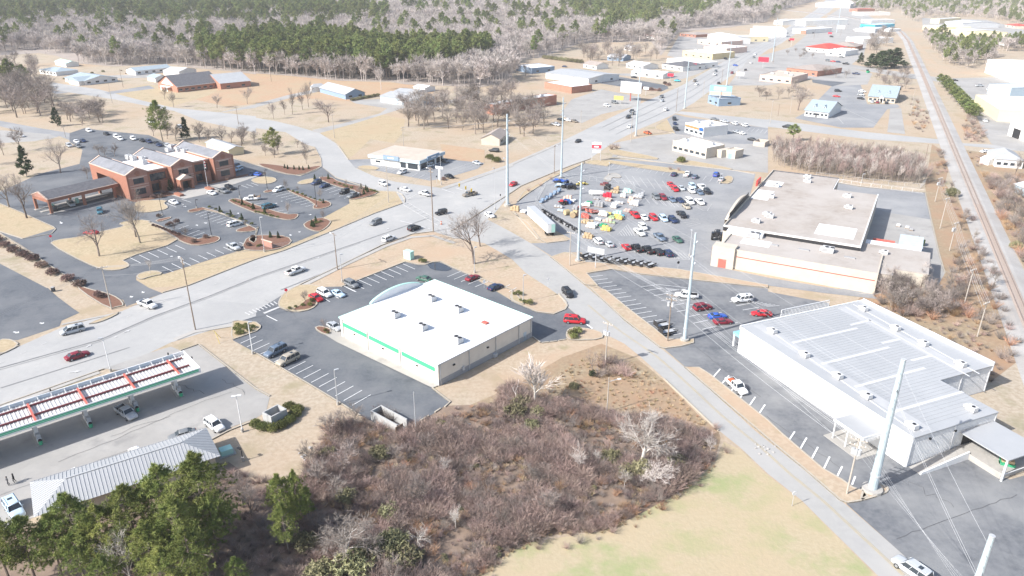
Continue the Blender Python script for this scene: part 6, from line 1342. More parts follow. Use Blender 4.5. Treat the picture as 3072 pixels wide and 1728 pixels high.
CEDAR = [pine_meshes(151 + i, 9, 2.6, .06, 60, 7, 6, .8, leaf='leafdark', cone=True) for i in range(2)]
SAPL = [bare_meshes(171 + i, 8, [9, 6, 4], .06, .55, .25, 'twig', t_, .011, .62) for i, t_ in enumerate(('redtwig', 'twig', 'redtwig', 'paletwig'))]
SPRAY = [spray_mesh(201 + i, 2.2, 60, .035, l_) for i, l_ in enumerate(('cane', 'cane', 'canedark', 'rusttwig', 'twig'))]
TREES = {}
def tree(name, label, meshes, pos, h, h0, rz=None, group=None, sx=1.0):
 sc = h / h0; t = thing(name, label, 'tree', (pos[0], pos[1], 0), random.uniform(0, 6.28) if rz is None else rz, group); t.scale = (sc * sx, sc * sx, sc)
 link('trunk', meshes[0], t); link('crown', meshes[1], t); return t
def tree_bt(name, label, meshes, base, top, h0, sx=1.0, group=None, rz=None):
 return tree(name, label, meshes, G(base), hgt(base, top), h0, rz, group, sx)
# single bare trees near the camera
tree_bt('bare_tree', 'tall leafless tree on the grass corner by the junction, nearer of two', BARE_N[0], '11:2195,1205', '11:2230,590', 12.5, 1.15, rz=.4)
tree_bt('bare_tree', 'leafless tree behind the tall one at the junction corner', BARE_N[1], '11:2255,1030', '11:2330,570', 12.5, 1.0)
tree_bt('bare_tree', 'leafless tree alone on the bank lawn with a long shadow', BARE_N[2], '01:1000,1135', '01:900,650', 12.5, 1.0)
tree_bt('bare_tree', 'left of two leafless trees standing close on the bank lawn', BARE_N[1], '01:1370,940', '01:1290,400', 12.5, .9)
tree_bt('bare_tree', 'right of two leafless trees standing close on the bank lawn', BARE_N[0], '01:1412,1000', '01:1330,450', 12.5, .8)
tree_bt('bare_tree', 'leafless tree on the grass corner left of the drive-through canopy', BARE_N[2], '01:270,745', '01:190,240', 12.5, .95)
tree_bt('bare_tree', 'leafless tree at the left picture edge by the bank drive', BARE_N[0], '01:95,640', '01:10,210', 12.5, 1.0)
tree_bt('bare_tree', 'broad leafless tree left of the bank beyond the drive', BARE_N[1], '01:610,290', '00:520,1350', 12.5, 1.2)
for i, (b_, t_) in enumerate((('01:880,350', '01:860,200'), ('01:1060,130', '00:1060,1440'), ('01:1155,130', '00:1150,1420'), ('01:1000,110', '00:980,1430'))):
 tree_bt('bare_tree', ['small leafless tree at the rear corner of the bank', 'left small leafless tree behind the bank', 'right small leafless tree behind the bank', 'leftmost small leafless tree behind the bank'][i], BARE_M[i], b_, t_, 12.5, 1.2)
tree_bt('pale_tree', 'pale vase-shaped bare tree on the slope below the white roofed store', bare_meshes(302, 10, [18, 7, 5], .04, .5, .06, 'palebark', 'paletwig', .011, .28), '22:235,1180', '22:200,690', 10, 1.35)
tree_bt('dead_snag', 'broken pale dead trunk at the edge of the brush', bare_meshes(305, 6, [3, 2], .05, 1.2, -.1, 'palebark', 'palebark', .03, .85), '22:40,1185', '22:30,985', 5.6)
tree('white_tree', 'large white-barked bare tree with crooked limbs in the brush near the road', BARE_W[0], G('23:1300,330'), 11.5, 12, 1.0, sx=1.15)
tree('white_tree', 'white bare branches hanging over the brush below the large white tree', BARE_W[1], G('23:1400,560'), 5.5, 12, 2.0, sx=1.5)
tree('white_tree', 'white bare tree in front of the pines at the bottom left', bare_meshes(320, 12, [8, 7, 5, 3], .035, .62, .14, 'palebark', 'palebark', .018, .5), G('03:1180,940', 11.0), 11, 11.5, 1.0)
tree('spreading_tree', 'wide sprawling bare tree in the brush at the bottom', bare_meshes(330, 9, [13, 6, 6, 4], .04, .95, .03, 'palebark', 'twig', .020, .5), G('13:930,1300'), 9.5, 9, 1.0, sx=1.25)
tree('spreading_tree', 'small white sprawling bare tree at the centre of the brush', bare_meshes(331, 6, [10, 5, 4], .05, 1.0, .03, 'palebark', 'paletwig', .02, .4), G('13:1620,1180'), 4.5, 5.6, 1.0)
tree('dead_tree', 'grey bare tree with stubby branches next to the pole brush', bare_meshes(333, 6, [9, 5, 4], .04, .9, .03, 'twig', 'twig', .02, .6), G('22:805,850'), 5.5, 6, 1.0)
for i, (b_, h_) in enumerate((('22:870,470', 0),)): pass
tree_bt('young_tree', 'small bare tree on the island by the red parked car', BARE_M[0], '12:505,160', '12:480,0', 12.5, .9)
tree_bt('young_tree', 'small bare tree on the kerb island at the store corner', BARE_M[1], '12:700,435', '12:690,280', 12.5, .8)
tree_bt('young_tree', 'young bare tree on the grass island at the bank entrance', BARE_P[0], '01:1515,1310', '01:1490,1090', 12.5, .7)
for i, (b_, t_) in enumerate((('01:1880,960', '01:1850,810'), ('01:1760,890', '01:1770,770'), ('01:2470,850', '01:2470,740'), ('11:325,715', '11:310,560'), ('11:650,570', '11:650,430'), ('11:425,480', '11:420,410'), ('11:310,470', '11:300,330'), ('11:910,440', '11:900,340'), ('11:1045,540', '11:1020,380'), ('11:510,200', '11:515,40'), ('11:90,340', '11:90,250'), ('11:680,790', '11:690,640'), ('01:1580,440', '01:1600,380'), ('11:665,360', '11:665,300'))):
 tree_bt('young_tree', 'young bare tree in a planting bed of the bank car park', BARE_M[i % 4], b_, t_, 12.5, .75, 'young trees in the bank beds')
# trees of the fields behind, one by one
for i, (b_, t_, l_, sx) in enumerate((('10:180,1200', '10:150,1000', 'leftmost of the bare trees in a row by the bend', .7), ('10:290,1160', '10:260,960', 'second of the bare trees in a row by the bend', .7), ('10:370,1150', '10:340,850', 'tallest of the bare trees in a row by the bend', .6), ('10:470,1105', '10:440,890', 'fourth of the bare trees in a row by the bend', .7), ('10:530,1080', '10:520,780', 'fifth bare tree of the row, in front of the grey house', .7),
  ('10:730,1230', '10:700,940', 'broad dark bare tree standing alone by the driveway bend', 1.5), ('10:1640,1270', '10:1620,940', 'bare tree in front of the grey garage', 1.1), ('10:1700,1280', '10:1720,1090', 'bare tree right of the garage drive', 1.0), ('00:2185,1085', '00:2170,930', 'left of two bare trees on the orange field', 1.3), ('00:2490,1045', '00:2480,830', 'right of two bare trees on the orange field', 1.1), ('00:1660,1000', '00:1650,830', 'bare tree before the brick church', 1.0), ('00:1750,1080', '00:1735,900', 'bare tree behind the tall dark pine', .9))):
 tree_bt('bare_tree', l_, BARE_M[i % 4], b_, t_, 12.5, sx)
tree_bt('white_tree', 'tall white sycamore at the wood edge behind the field', BARE_P[0], '10:1260,905', '10:1270,580', 12.5, .8)
tree_bt('white_tree', 'broad pale bare tree before the pine belt', BARE_P[1], '10:660,745', '10:620,490', 12.5, 1.4)
for i, (x, y, t) in enumerate(((950, 800, 430), (1085, 810, 470), (750, 800, 560), (1680, 780, 560))): tree_bt('white_tree', 'slim white bare trunk at the front of the pine belt', BARE_P[i % 2], '10:%d,%d' % (x, y), '10:%d,%d' % (x, t), 12.5, .55, 'slim white trees before the pine belt')
tree_bt('pine_tree', 'tall dark pine standing above the car park behind the bank', PINE_N[0], '01:1640,-20', '00:1640,1005', 16.3, 1.15)
tree_bt('pine_tree', 'umbrella-shaped pine by the upper side street', PINE_N[1], '11:190,110', '10:195,1280', 16.3, 1.3)
tree_bt('cedar_tree', 'dark evergreen left of the bank beside a broad bare tree', CEDAR[0], '01:270,320', '01:240,20', 9.2, 1.0)
tree_bt('cedar_tree', 'dark evergreen in the brush of the upper left street', CEDAR[1], '00:580,1270', '00:590,1080', 9.2, 1.1)
tree_bt('cedar_tree', 'dark evergreen behind the cars, right of the tall pine', CEDAR[1], '00:1880,1400', '00:1860,1180', 9.2, 1.0)
for i, (x, y, t) in enumerate(((120, 900, 590), (260, 860, 650), (20, 860, 640))): tree_bt('pine_tree', 'green pine at the left edge beside the white houses', PINE_M[i], '00:%d,%d' % (x, y), '00:%d,%d' % (x, t), 16.3, 1.2, 'pines beside the white houses')
tree_bt('pine_tree', 'round green pine behind the burger restaurant by the cross street', PINE_M[1], '30:250,1420', '30:250,1250', 16.3, 1.9)
tree_bt('pine_tree', 'tall pine right of the far railway bend', PINE_M[2], '30:1730,450', '30:1740,240', 16.3, 1.1)
tree_bt('pine_tree', 'pine by the far yellow warehouses', PINE_M[3], '30:2160,440', '30:2180,330', 16.3, 1.2)
for i, (x, y, t, s) in enumerate(((1030, 680, 540, 2.2), (1120, 690, 510, 2.4), (1200, 690, 500, 2.4), (1270, 680, 480, 2.2))): tree_bt('cedar_tree', 'dense olive evergreen in the clump left of the railway', CEDAR[i % 2], '30:%d,%d' % (x, y), '30:%d,%d' % (x, t), 9.2, s, 'evergreen clump left of the railway')
tree_bt('cedar_tree', 'small dark evergreen left of the evergreen clump by the railway', CEDAR[0], '30:925,640', '30:925,530', 9.2, 1.4)
for i in range(22):
 f = i / 21; x = 1715 + f * 330; y = 850 + f * 370
 tree_bt('pine_tree', 'green pine in the hedge row right of the railway', PINE_M[i % 4], '30:%d,%d' % (x + (i % 2) * 40, y), '30:%d,%d' % (x + (i % 2) * 40, y - 110 - 40 * f), 16.3, 1.9, 'pine row right of the railway')
for i, (x, y, h_) in enumerate(((1220, 240, 7), (1340, 245, 8), (1520, 290, 7), (1700, 285, 8), (1430, 200, 6), (1620, 180, 7), (1820, 200, 6))): tree('bare_tree', 'thin bare tree in the brush behind the metal warehouse', BARE_M[i % 4], G('32:%d,%d' % (x, y)), h_, 12.5, group='bare trees behind the warehouse')
tree('white_tree', 'pale bare tree before the farm store dock', BARE_P[0], G('31:1150,1420'), 8, 12.5, sx=.8); tree('white_tree', 'pale bare tree in the farm store yard edge', BARE_P[1], G('31:1530,1390'), 7, 12.5, sx=1.1)
tree_bt('bare_tree', 'bare tree beside the small white hut right of the railway', BARE_M[2], '31:2480,330', '31:2480,60', 12.5, .8)
tree_bt('bare_tree', 'broad grey bare tree left of the smaller blue office', BARE_M[3], '30:300,1110', '30:310,850', 12.5, 1.6)
tree_bt('bare_tree', 'huge round bare tree left of the railway', BARE_M[1], '30:1090,540', '30:1100,300', 12.5, 1.6)
for i, (x, y, t) in enumerate(((570, 760, 640), (680, 780, 670), (780, 785, 680), (590, 740, 660))): tree_bt('bare_tree', 'bare street tree before the far brick restaurant', BARE_M[i % 4], '30:%d,%d' % (x, y), '30:%d,%d' % (x, t), 12.5, 1.5, 'street trees before the far restaurant')
# scattered groves: trees of one kind placed inside a surveyed outline
def fill(s, spacing, rng, jitter=.5):
 poly = GL(s) if isinstance(s, str) else s; xs = [p.x for p in poly]; ys = [p.y for p in poly]; out = []
 y = min(ys)
 while y < max(ys):
  x = min(xs)
  while x < max(xs):
   a, b = x + rng.uniform(-jitter, jitter) * spacing, y + rng.uniform(-jitter, jitter) * spacing
   if inpoly(a, b, poly): out.append((a, b))
   x += spacing
  y += spacing
 return out
rv = random.Random(99)
def grove(s, spacing, meshes, h, h0, name, label, group, sx=1.0):
 for (x, y) in fill(s, spacing, rv): tree(name, label, rv.choice(meshes), (x, y), h * rv.uniform(.75, 1.2), h0, None, group, sx)
grove('10:1950,1010 2300,960 2576,960 20:0,1060 200,1130 460,1210 300,1320 0,1420 10:2576,1420 1950,1320 1480,1320 1500,1130', 10.5, BARE_M, 14.5, 12.5, 'bare_tree', 'bare grey tree in the clump between brick store and phone store', 'clump by the brick store', 1.3)
grove('00:-200,840 300,900 560,1010 600,1090 480,1170 0,1190 -200,1150', 9.5, BARE_M, 16.5, 12.5, 'bare_tree', 'bare grey tree in the copse at the left edge', 'copse at the left edge', 1.3)
grove('00:-300,610 0,600 330,640 380,740 330,860 0,850 -300,850', 18, BARE_M, 14, 12.5, 'bare_tree', 'bare tree among the pines left of the white houses', 'trees left of the white houses', 1.2)
grove('00:640,1110 1000,1110 1080,1210 1000,1290 720,1280 620,1230', 7.5, BARE_M, 10, 12.5, 'bare_tree', 'bare bushy tree left of the car park behind the bank', 'thicket left of the rear car park', 1.6)
grove('00:1380,1320 1750,1370 2000,1390 2400,1400 2576,1440 01:2576,70 2300,20 00:1720,1440', 8, BARE_M, 10, 12.5, 'bare_tree', 'low bare tree behind the bank by the dark pine', 'thicket right of the rear car park', 1.2)
grove('20:700,520 1400,500 1480,600 1000,680 720,640', 16, BARE_M, 14, 12.5, 'bare_tree', 'bare tree among the houses behind the white hall', 'trees among the far houses', 1.1)
grove('20:0,700 180,760 60,850 0,860', 12, BARE_M, 11, 12.5, 'bare_tree', 'bare tree behind the brick store', 'trees behind the brick store', 1.1)
grove('30:40,1020 200,1100 240,1000 420,960 400,880 160,880', 11, BARE_M, 8, 12.5, 'bare_tree', 'bare tree left of the smaller blue office', 'trees left of the blue office', 1.3)
grove('30:1060,760 1400,760 1420,960 1300,950 1100,830', 10, BARE_M, 8, 12.5, 'bare_tree', 'bare tree behind the larger blue office', 'trees behind the blue office', 1.3)
grove('20:2290,950 2576,930 2576,1090 2350,1010', 12, BARE_M, 7, 12.5, 'bare_tree', 'low bare tree right of the billboard', 'trees right of the billboard', 1.4)
grove('11:20,150 20,40 350,10 560,60 590,150 300,165', 8, BARE_M, 6, 12.5, 'bare_tree', 'low bare tree beside the upper side street bend', 'thicket by the bend', 1.3)
grove('01:-150,420 300,230 480,250 420,60 100,0 -200,100', 16, BARE_M, 11, 12.5, 'bare_tree', 'bare tree left of the bank behind the evergreen', 'trees left of the bank', 1.1)
grove('30:990,560 1010,420 1120,330 1240,330 1260,480 1180,540', 17, BARE_M, 13, 12.5, 'bare_tree', 'bare tree around the huge round tree left of the railway', 'trees left of the railway', 1.3)
grove('30:170,560 330,500 520,560 480,610 200,600', 15, BARE_M, 6, 12.5, 'bare_tree', 'low bare tree before the red roofed restaurant', 'trees before the red roof', 1.4)
# the far wood: front trees one by one, the mass behind as one object
def scatter(name, pts, objs_meshes, label, cat):
 """one mass of vegetation: points that carry size, turn and variant, and a node group that puts the plants on them"""
 col = bpy.data.collections.new(name + '_plants')
 for i, me in enumerate(objs_meshes):
  o = bpy.data.objects.new('%s_plant_%02d' % (name, i), me); col.objects.link(o)
 me = bpy.data.meshes.new(name); me.from_pydata([(p[0], p[1], p[2]) for p in pts], [], [])
 for an, ty, ix in (('sc', 'FLOAT', 3), ('rt', 'FLOAT', 4)):
  at = me.attributes.new(an, ty, 'POINT'); at.data.foreach_set('value', [float(p[ix]) for p in pts])
 at = me.attributes.new('ix', 'INT', 'POINT'); at.data.foreach_set('value', [int(p[5]) for p in pts])
 o = link(name, me); o['label'] = label; o['category'] = cat; stuff(o)
 ng = bpy.data.node_groups.new(name, 'GeometryNodeTree'); ng.interface.new_socket('Geometry', in_out='INPUT', socket_type='NodeSocketGeometry'); ng.interface.new_socket('Geometry', in_out='OUTPUT', socket_type='NodeSocketGeometry')
 N = ng.nodes.new; gi, go = N('NodeGroupInput'), N('NodeGroupOutput'); ip = N('GeometryNodeInstanceOnPoints'); ci = N('GeometryNodeCollectionInfo'); ci.inputs['Collection'].default_value = col; ci.inputs['Separate Children'].default_value = True; ci.inputs['Reset Children'].default_value = True
 def attr(n_, ty):
  a = N('GeometryNodeInputNamedAttribute'); a.data_type = ty; a.inputs['Name'].default_value = n_; return a.outputs['Attribute']
 cx = N('ShaderNodeCombineXYZ'); ng.links.new(attr('rt', 'FLOAT'), cx.inputs[2]); sx = N('ShaderNodeCombineXYZ'); a_ = attr('sc', 'FLOAT')
 for k in range(3): ng.links.new(a_, sx.inputs[k])
 ip.inputs['Pick Instance'].default_value = True
 ng.links.new(gi.outputs[0], ip.inputs['Points']); ng.links.new(ci.outputs[0], ip.inputs['Instance']); ng.links.new(attr('ix', 'INT'), ip.inputs['Instance Index']); ng.links.new(cx.outputs[0], ip.inputs['Rotation']); ng.links.new(sx.outputs[0], ip.inputs['Scale']); ng.links.new(ip.outputs[0], go.inputs[0])
 md = o.modifiers.new('plants', 'NODES'); md.node_group = ng
 return o
def joined(pair):
 a, b = pair; me = bpy.data.meshes.new('plant'); me.materials.append(a.materials[0]); me.materials.append(b.materials[0]); bm = bmesh.new(); bm.from_mesh(a); n0 = len(bm.faces); bm.from_mesh(b); bm.faces.ensure_lookup_table()
 for i in range(n0, len(bm.faces)): bm.faces[i].material_index = 1
 bm.to_mesh(me); bm.free(); return me
BOUND = '00:-900,560 0,560 380,535 560,560 800,640 1150,670 1650,640 2000,690 2300,715 2576,750 10:0,740 300,760 860,815 1350,820 1500,850 2050,870 2250,880 2576,820 20:0,610 300,580 700,430 1400,420 1500,560 1560,480 1680,320 2200,275 2576,215 30:0,190 100,110 300,55 480,5 500,-70 00:-900,-70'
PZ = [GL(s) for s in ('00:2000,560 2576,500 10:0,470 600,460 1300,540 1900,620 2350,540 2400,640 1900,790 1200,810 560,770 0,730 00:2576,740 2050,690', '00:-300,330 900,250 1300,290 1700,330 2576,310 10:0,280 1000,260 1350,290 1300,200 600,130 0,100 00:1800,140 1000,110 -300,130', '20:550,240 1000,320 1420,330 1500,250 1900,260 2000,170 1400,80 550,90')]
bp = GL(BOUND); cand = []
for y0, y1, spc in ((0, 700, 7.3), (700, 1100, 9), (1100, 2700, 13)):
 cand += [p for p in fill(bp, spc, rv) if y0 <= p[1] < y1]
cand.sort(key=lambda p: p[1])
# keep clear of houses and clearings inside the wood
CLEAR = [GL(s) for s in ('00:0,520 380,500 480,620 300,660 0,640', '20:0,600 350,590 900,720 300,850 0,760', '20:1650,300 2500,230 2576,420 1650,420', '00:500,540 760,540 760,680 500,680')]
pts = []; nb = npn = 0
for (x, y) in cand:
 if any(inpoly(x, y, c) for c in CLEAR): continue
 k = 0
 pine = (inpoly(x, y, PZ[0]) and rv.random() < .78) or (any(inpoly(x, y, z) for z in PZ[1:]) and rv.random() < .42) or rv.random() < .05
 near = y < 760
 if pine and near and npn < 150:
  npn += 1; tree('pine_tree', 'green pine in the belt behind the fields', rv.choice(PINE_M), (x, y), rv.uniform(19, 27), 16.3, None, 'pine belt behind the fields', rv.uniform(.9, 1.2))
 elif not pine and near and nb < 20:
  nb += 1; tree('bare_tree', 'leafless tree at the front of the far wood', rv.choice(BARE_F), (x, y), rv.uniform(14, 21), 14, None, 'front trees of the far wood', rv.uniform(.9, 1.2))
 else:
  s = 1.0 if y < 1100 else 1.25
  if pine: pts.append((x, y, 0, rv.uniform(1.15, 1.65) * s, rv.uniform(0, 6.28), 5 + rv.randrange(4)))
  else: pts.append((x, y, 0, rv.uniform(1.0, 1.5) * s, rv.uniform(0, 6.28), rv.randrange(5)))
for s, sp in (('30:880,100 1180,120 1340,90 1330,-60 760,-60 800,20', 12), ('30:1340,170 1500,240 1560,180 2150,180 2300,200 2576,260 2900,260 2900,-70 1330,-60', 13), ('30:1540,360 1700,560 1780,640 2000,690 2280,640 2250,440 2050,470 1800,440', 9), ('30:2230,440 2576,470 2576,520 2300,520', 9), ('30:-80,210 60,190 200,60 0,40 -200,120', 11)):
 for (x, y) in fill(s, sp, rv): pts.append((x, y, 0, rv.uniform(.65, 1.1), rv.uniform(0, 6.28), rv.randrange(5) if rv.random() < .7 else 5 + rv.randrange(4)))
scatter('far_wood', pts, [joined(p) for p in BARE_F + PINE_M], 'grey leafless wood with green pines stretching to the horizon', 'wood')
sheet('wood_floor', BOUND, 'woodfloor', .05)
# sapling thicket beyond the farm store
pts = [(x, y, 0, rv.uniform(.8, 1.3), rv.uniform(0, 6.28), rv.randrange(4)) for x, y in fill('31:20,190 60,80 700,130 1300,200 1560,310 1640,400 1500,420 900,370 480,325 250,270', 2.1, rv)]
scatter('sapling_thicket', pts, [joined(p) for p in SAPL], 'dense thicket of reddish bare saplings behind the farm store', 'thicket')
# brush along the railway
pts = []
for s, sp, sc in (('31:1700,60 1800,150 1780,420 1900,700 2100,760 2000,900 2150,1000 2250,1250 2330,1449 32:2560,700 2400,800 2200,560 2050,250 1900,100 31:1780,1350 1850,1150 2050,1030 1850,600 1700,420', 3.0, 1.0), ('32:1000,60 1300,0 1900,60 2050,300 1700,330 1300,280', 1.9, 1.2), ('32:1050,160 2100,340 2350,800 2200,1000 2050,900 1500,500', 1.9, .5), ('31:2150,330 2576,330 2576,1200 2450,1000 2250,560', 2.8, 1.3), ('31:2000,80 2150,120 2150,300 2030,150', 3, .8), ('30:1450,950 1640,1200 1600,1340 1480,1330 1420,1150', 4, .9), ('30:2000,1180 2150,1300 2180,1440 1950,1420', 3, 1.2)):
 for (x, y) in fill(s, sp, rv):
  if rv.random() < .75: pts.append((x, y, 0, rv.uniform(.5, 1.3) * sc, rv.uniform(0, 6.28), rv.choice((0, 1, 3, 4, 4))))
for s, sp, sc in (('32:1000,40 1300,-20 1900,30 2050,290 1700,320 1300,270', 3.2, .55), ('31:1800,330 1900,420 2050,760 2150,980 2280,1300 32:2400,200 2000,150 31:1850,1250 1900,1000 1900,700', 6.5, .42), ('31:2230,420 2576,420 2576,1150 2480,1000', 6, .5)):
 for (x, y) in fill(s, sp, rv): pts.append((x, y, 0, rv.uniform(.7, 1.2) * sc, rv.uniform(0, 6.28), 5 + rv.randrange(2)))
scatter('railway_brush', pts, SPRAY + [joined(BARE_M[1]), joined(BARE_M[2])], 'tangled bare brush along both sides of the railway', 'brush')
# bramble thicket in the foreground
THK = GL('13:1000,1700 700,1250 470,850 520,500 620,200 760,-40 950,-110 1150,-60 1450,30 1650,-20 2000,-180 2350,-240 22:0,1010 250,1160 440,1130 1000,1310 1500,1370 1900,1440 23:2010,80 2030,280 1650,600 1250,830 900,980 350,1020 13:2576,1180 2200,1430 2000,1700')
pts = []
def nz(x, y): return math.sin(x * .31 + 1.3 * math.sin(y * .17)) + math.sin(y * .37 + x * .11) + .8 * math.sin(x * .83 + 2 * math.sin(y * .61)) * math.sin(y * .71)
for (x, y) in fill(THK, .8, rv):
 n_ = nz(x, y); u_ = rv.random(); s_ = rv.uniform(.4, 1.0) * (1 + .22 * n_)
 if n_ < -1.3 and u_ < .5: continue
 if u_ < .005: k, s_ = rv.choice((5, 6)), rv.uniform(.28, .5)
 elif u_ < .03 and y < 118: k, s_ = 7, rv.uniform(.25, .6)
 elif u_ < (.05 if n_ > -.6 else .4): k, s_ = 8, rv.uniform(.6, 1.4)
 else: k = rv.choice((0, 0, 0, 1, 1, 2, 4) if n_ > -.4 else (2, 4, 4, 1, 3))
 pts.append((x, y, rv.uniform(0, .25), s_, rv.uniform(0, 6.28), k))
n_ = len(THK)
for i in range(n_):
 a_, b_ = THK[i], THK[(i + 1) % n_]
 for k in range(int((b_ - a_).length * 1.6)):
  p = a_.lerp(b_, rv.random()); pts.append((p.x + rv.gauss(0, 1.5), p.y + rv.gauss(0, 1.5), 0, rv.uniform(.25, .75), rv.uniform(0, 6.28), rv.choice((0, 1, 4, 2, 3))))
OLB = bush_mesh(533, 1.2, 1.5, 160, .4, 'olive')
STR0 = spray_mesh(399, .8, 26, .05, 'straw', 1.2, 1)
scatter('bramble_thicket', pts, SPRAY + [joined(BARE_P[0]), joined(BARE_M[0]), OLB, STR0], 'broad tangle of mauve brown brambles filling the lot below the store', 'brambles')
pts = [(x, y, 0, rv.uniform(.35, .8), rv.uniform(0, 6.28), rv.choice((0, 1, 4, 4, 2))) for x, y in fill('03:1100,1100 2250,400 2576,450 13:350,600 700,400 600,800 800,1500 300,1900 03:900,1900', 1.3, rv)]
scatter('understorey_brush', pts, SPRAY, 'shaded bare underbrush below the pines', 'brush')
STRAW = [spray_mesh(401 + i, .7, 26, .05, l_, 1.2, 1) for i, l_ in enumerate(('straw', 'straw', 'rusttwig'))]
pts = [(x, y, 0, rv.uniform(.35, 1.0), rv.uniform(0, 6.28), rv.choice((0, 0, 0, 1, 1, 2))) for x, y in fill('22:330,1000 600,760 900,640 1250,760 1530,960 1880,1300 2050,1449 1700,1400 1000,1330 450,1150', 1.0, rv) if rv.random() < .7]
pts += [(x, y, 0, rv.uniform(.4, .9), rv.uniform(0, 6.28), rv.choice((0, 0, 1))) for x, y in fill('13:2150,1480 2576,1190 23:380,1030 900,990 1260,850 1650,640 2020,330 2060,350 1680,670 1280,890 900,1030 350,1075 13:2576,1240 2250,1500', .8, rv)]
scatter('tall_dry_grass', pts, STRAW, 'clumps of tall straw coloured grass round the brambles', 'dry grass')
for i, (p_, h_) in enumerate((('13:760,60', 6), ('13:900,420', 6.5), ('13:660,560', 7), ('13:1430,330', 4.5), ('13:1000,250', 5), ('13:820,700', 5), ('13:600,1000', 5), ('13:1600,600', 4), ('13:520,350', 5), ('12:880,1440', 5), ('12:1000,1400', 5.5), ('23:600,0', 4), ('23:200,500', 3.5))): tree('bare_sapling', 'grey bare sapling standing out of the brambles', BARE_M[i % 4], G(p_), h_, 12.2, None, 'saplings in the brambles', 1.2)
for i, (p_, h_) in enumerate((('03:1960,1440', 8), ('03:1650,1330', 8), ('03:2380,420', 6.5), ('03:2480,560', 6), ('03:960,1420', 7))): tree('bare_tree', ['grey bare tree at the bottom edge right of the pines', 'grey bare tree among the lower pines', 'brown bare tree at the shaded corner of the shop', 'bare tree beside the one at the shop corner', 'bare tree at the bottom left below the pines'][i], BARE_N[i % 3], G(p_, h_), h_, 12.2)
# foreground pines
for i, (p, h_, k, sx) in enumerate((('03:1920,185', 17, 0, 1.05), ('03:1560,330', 15, 1, 1.0), ('03:1240,500', 14, 2, 1.0), ('03:640,620', 14, 0, .95), ('03:930,740', 12, 1, 1.0), ('03:1700,620', 14, 2, 1.0), ('03:1420,880', 12, 0, 1.0), ('03:140,850', 12, 1, 1.0), ('03:430,850', 11, 2, 1.0), ('03:1830,950', 12, 1, 1.0), ('03:1600,1180', 10, 2, 1.1), ('03:-150,800', 13, 0, 1.0), ('03:2060,620', 12, 2, .9), ('03:700,1000', 9, 1, 1.1), ('03:2330,1250', 7, 0, .9), ('13:190,415', 12, 1, .75), ('13:345,370', 12, 2, .6), ('13:250,700', 9, 0, .9), ('03:950,1250', 9, 2, 1.0))):
 w = G(p, h_)
 tree('pine_tree', ['tallest green pine at the right end of the shop roof', 'green pine behind the middle of the shop roof ridge', 'green pine covering the middle of the shop roof', 'green pine over the left part of the shop roof', 'low green pine in the dip between two pines at the shop', 'green pine below the tallest one', 'green pine behind the white bare tree', 'green pine at the left bottom corner by the light blue SUV', 'yellowish pine at the left of the shop roof', 'green pine crown right of the white bare tree', 'lowest green pine at the bottom edge', 'green pine cut by the left picture edge', 'dark pine on the shaded right flank of the pine group', 'low pine below the left part of the shop roof', 'small bright pine at the bottom edge right of the group', 'left of two slim dark pines at the brush edge', 'right of two slim dark pines at the brush edge', 'dark low pine below the slim pair', 'pine beneath the left bottom group'][i], PINE_N[k], (w.x, w.y), h_, 16.4, None, 'foreground pines', sx * 1.05)
tree('pine_tree', 'small bright green young pine beside the slim dark pair', pine_meshes(160, 6, 1.3, .15, 40, 9, 7, .45, cone=True), G('13:490,555', 6.0)[:2] , 6, 6)
# shrubs
BUSH_G = [bush_mesh(501 + i, .7, .9, 130, .22, 'shrubgreen') for i in range(2)]; BUSH_B = [bush_mesh(511 + i, 1.3, 1.7, 260, .35, 'brownshrub') for i in range(2)]; CONE = bush_mesh(521, .55, 2.0, 200, .24, 'leafdark', cone=True); OLIVE = [bush_mesh(531 + i, 2.2, 2.6, 420, .5, 'olive') for i in range(2)]; HEDGE = bush_mesh(541, 1.5, 1.7, 420, .3, 'shrubgreen')
def shrub(me, px, s, label, group=None, z=0, name='shrub', sz=None):
 w = G(px) if isinstance(px, str) else px
 t = thing(name, label, 'shrub', (w[0], w[1], z), random.uniform(0, 6.28), group); t.scale = (s, s, sz or s); link('foliage', me, t); return t
for i, (x, y) in enumerate(((2217, 690), (2327, 730), (2437, 765), (2440, 615), (2553, 660))): shrub(CONE, '01:%d,%d' % (x, y), 1.15, 'clipped cone shrub in a kerbed bed of the bank car park', 'cone shrubs of the bank', .2, 'cone_shrub')
for i, (x, y) in enumerate(((90, 700), (592, 360), (730, 355), (1060, 455), (1108, 470), (1125, 490), (1087, 510), (565, 830), (582, 840), (603, 790), (148, 945), (227, 950), (385, 258), (437, 262), (475, 265), (532, 255), (320, 255), (290, 245), (680, 600))): shrub(CONE, '11:%d,%d' % (x, y), 1.1 if i < 12 else .9, 'clipped cone shrub in a kerbed bed of the bank car park', 'cone shrubs of the bank', .2, 'cone_shrub')
for i, (r_, n_, x0, y0, x1, y1) in enumerate((('01', 8, 2110, 645, 2540, 815), ('01', 9, 1540, 830, 1800, 920), ('01', 8, 2340, 575, 2560, 660), ('11', 8, 330, 470, 640, 580), ('11', 8, 0, 690, 210, 745), ('11', 5, 800, 400, 960, 450), ('11', 4, 560, 820, 660, 790), ('11', 4, 20, 1040, 120, 1010), ('11', 4, 1150, 470, 1210, 490))):
 for k in range(n_): shrub(BUSH_G[k % 2] if i != 1 else BUSH_B[0], '%s:%d,%d' % (r_, x0 + (x1 - x0) * k / (n_ - 1) + rv.uniform(-8, 8), y0 + (y1 - y0) * k / (n_ - 1)), rv.uniform(.7, 1.0) if i != 1 else .5, 'low shrub in a kerbed planting bed of the bank', 'low bed shrubs of the bank', .2)
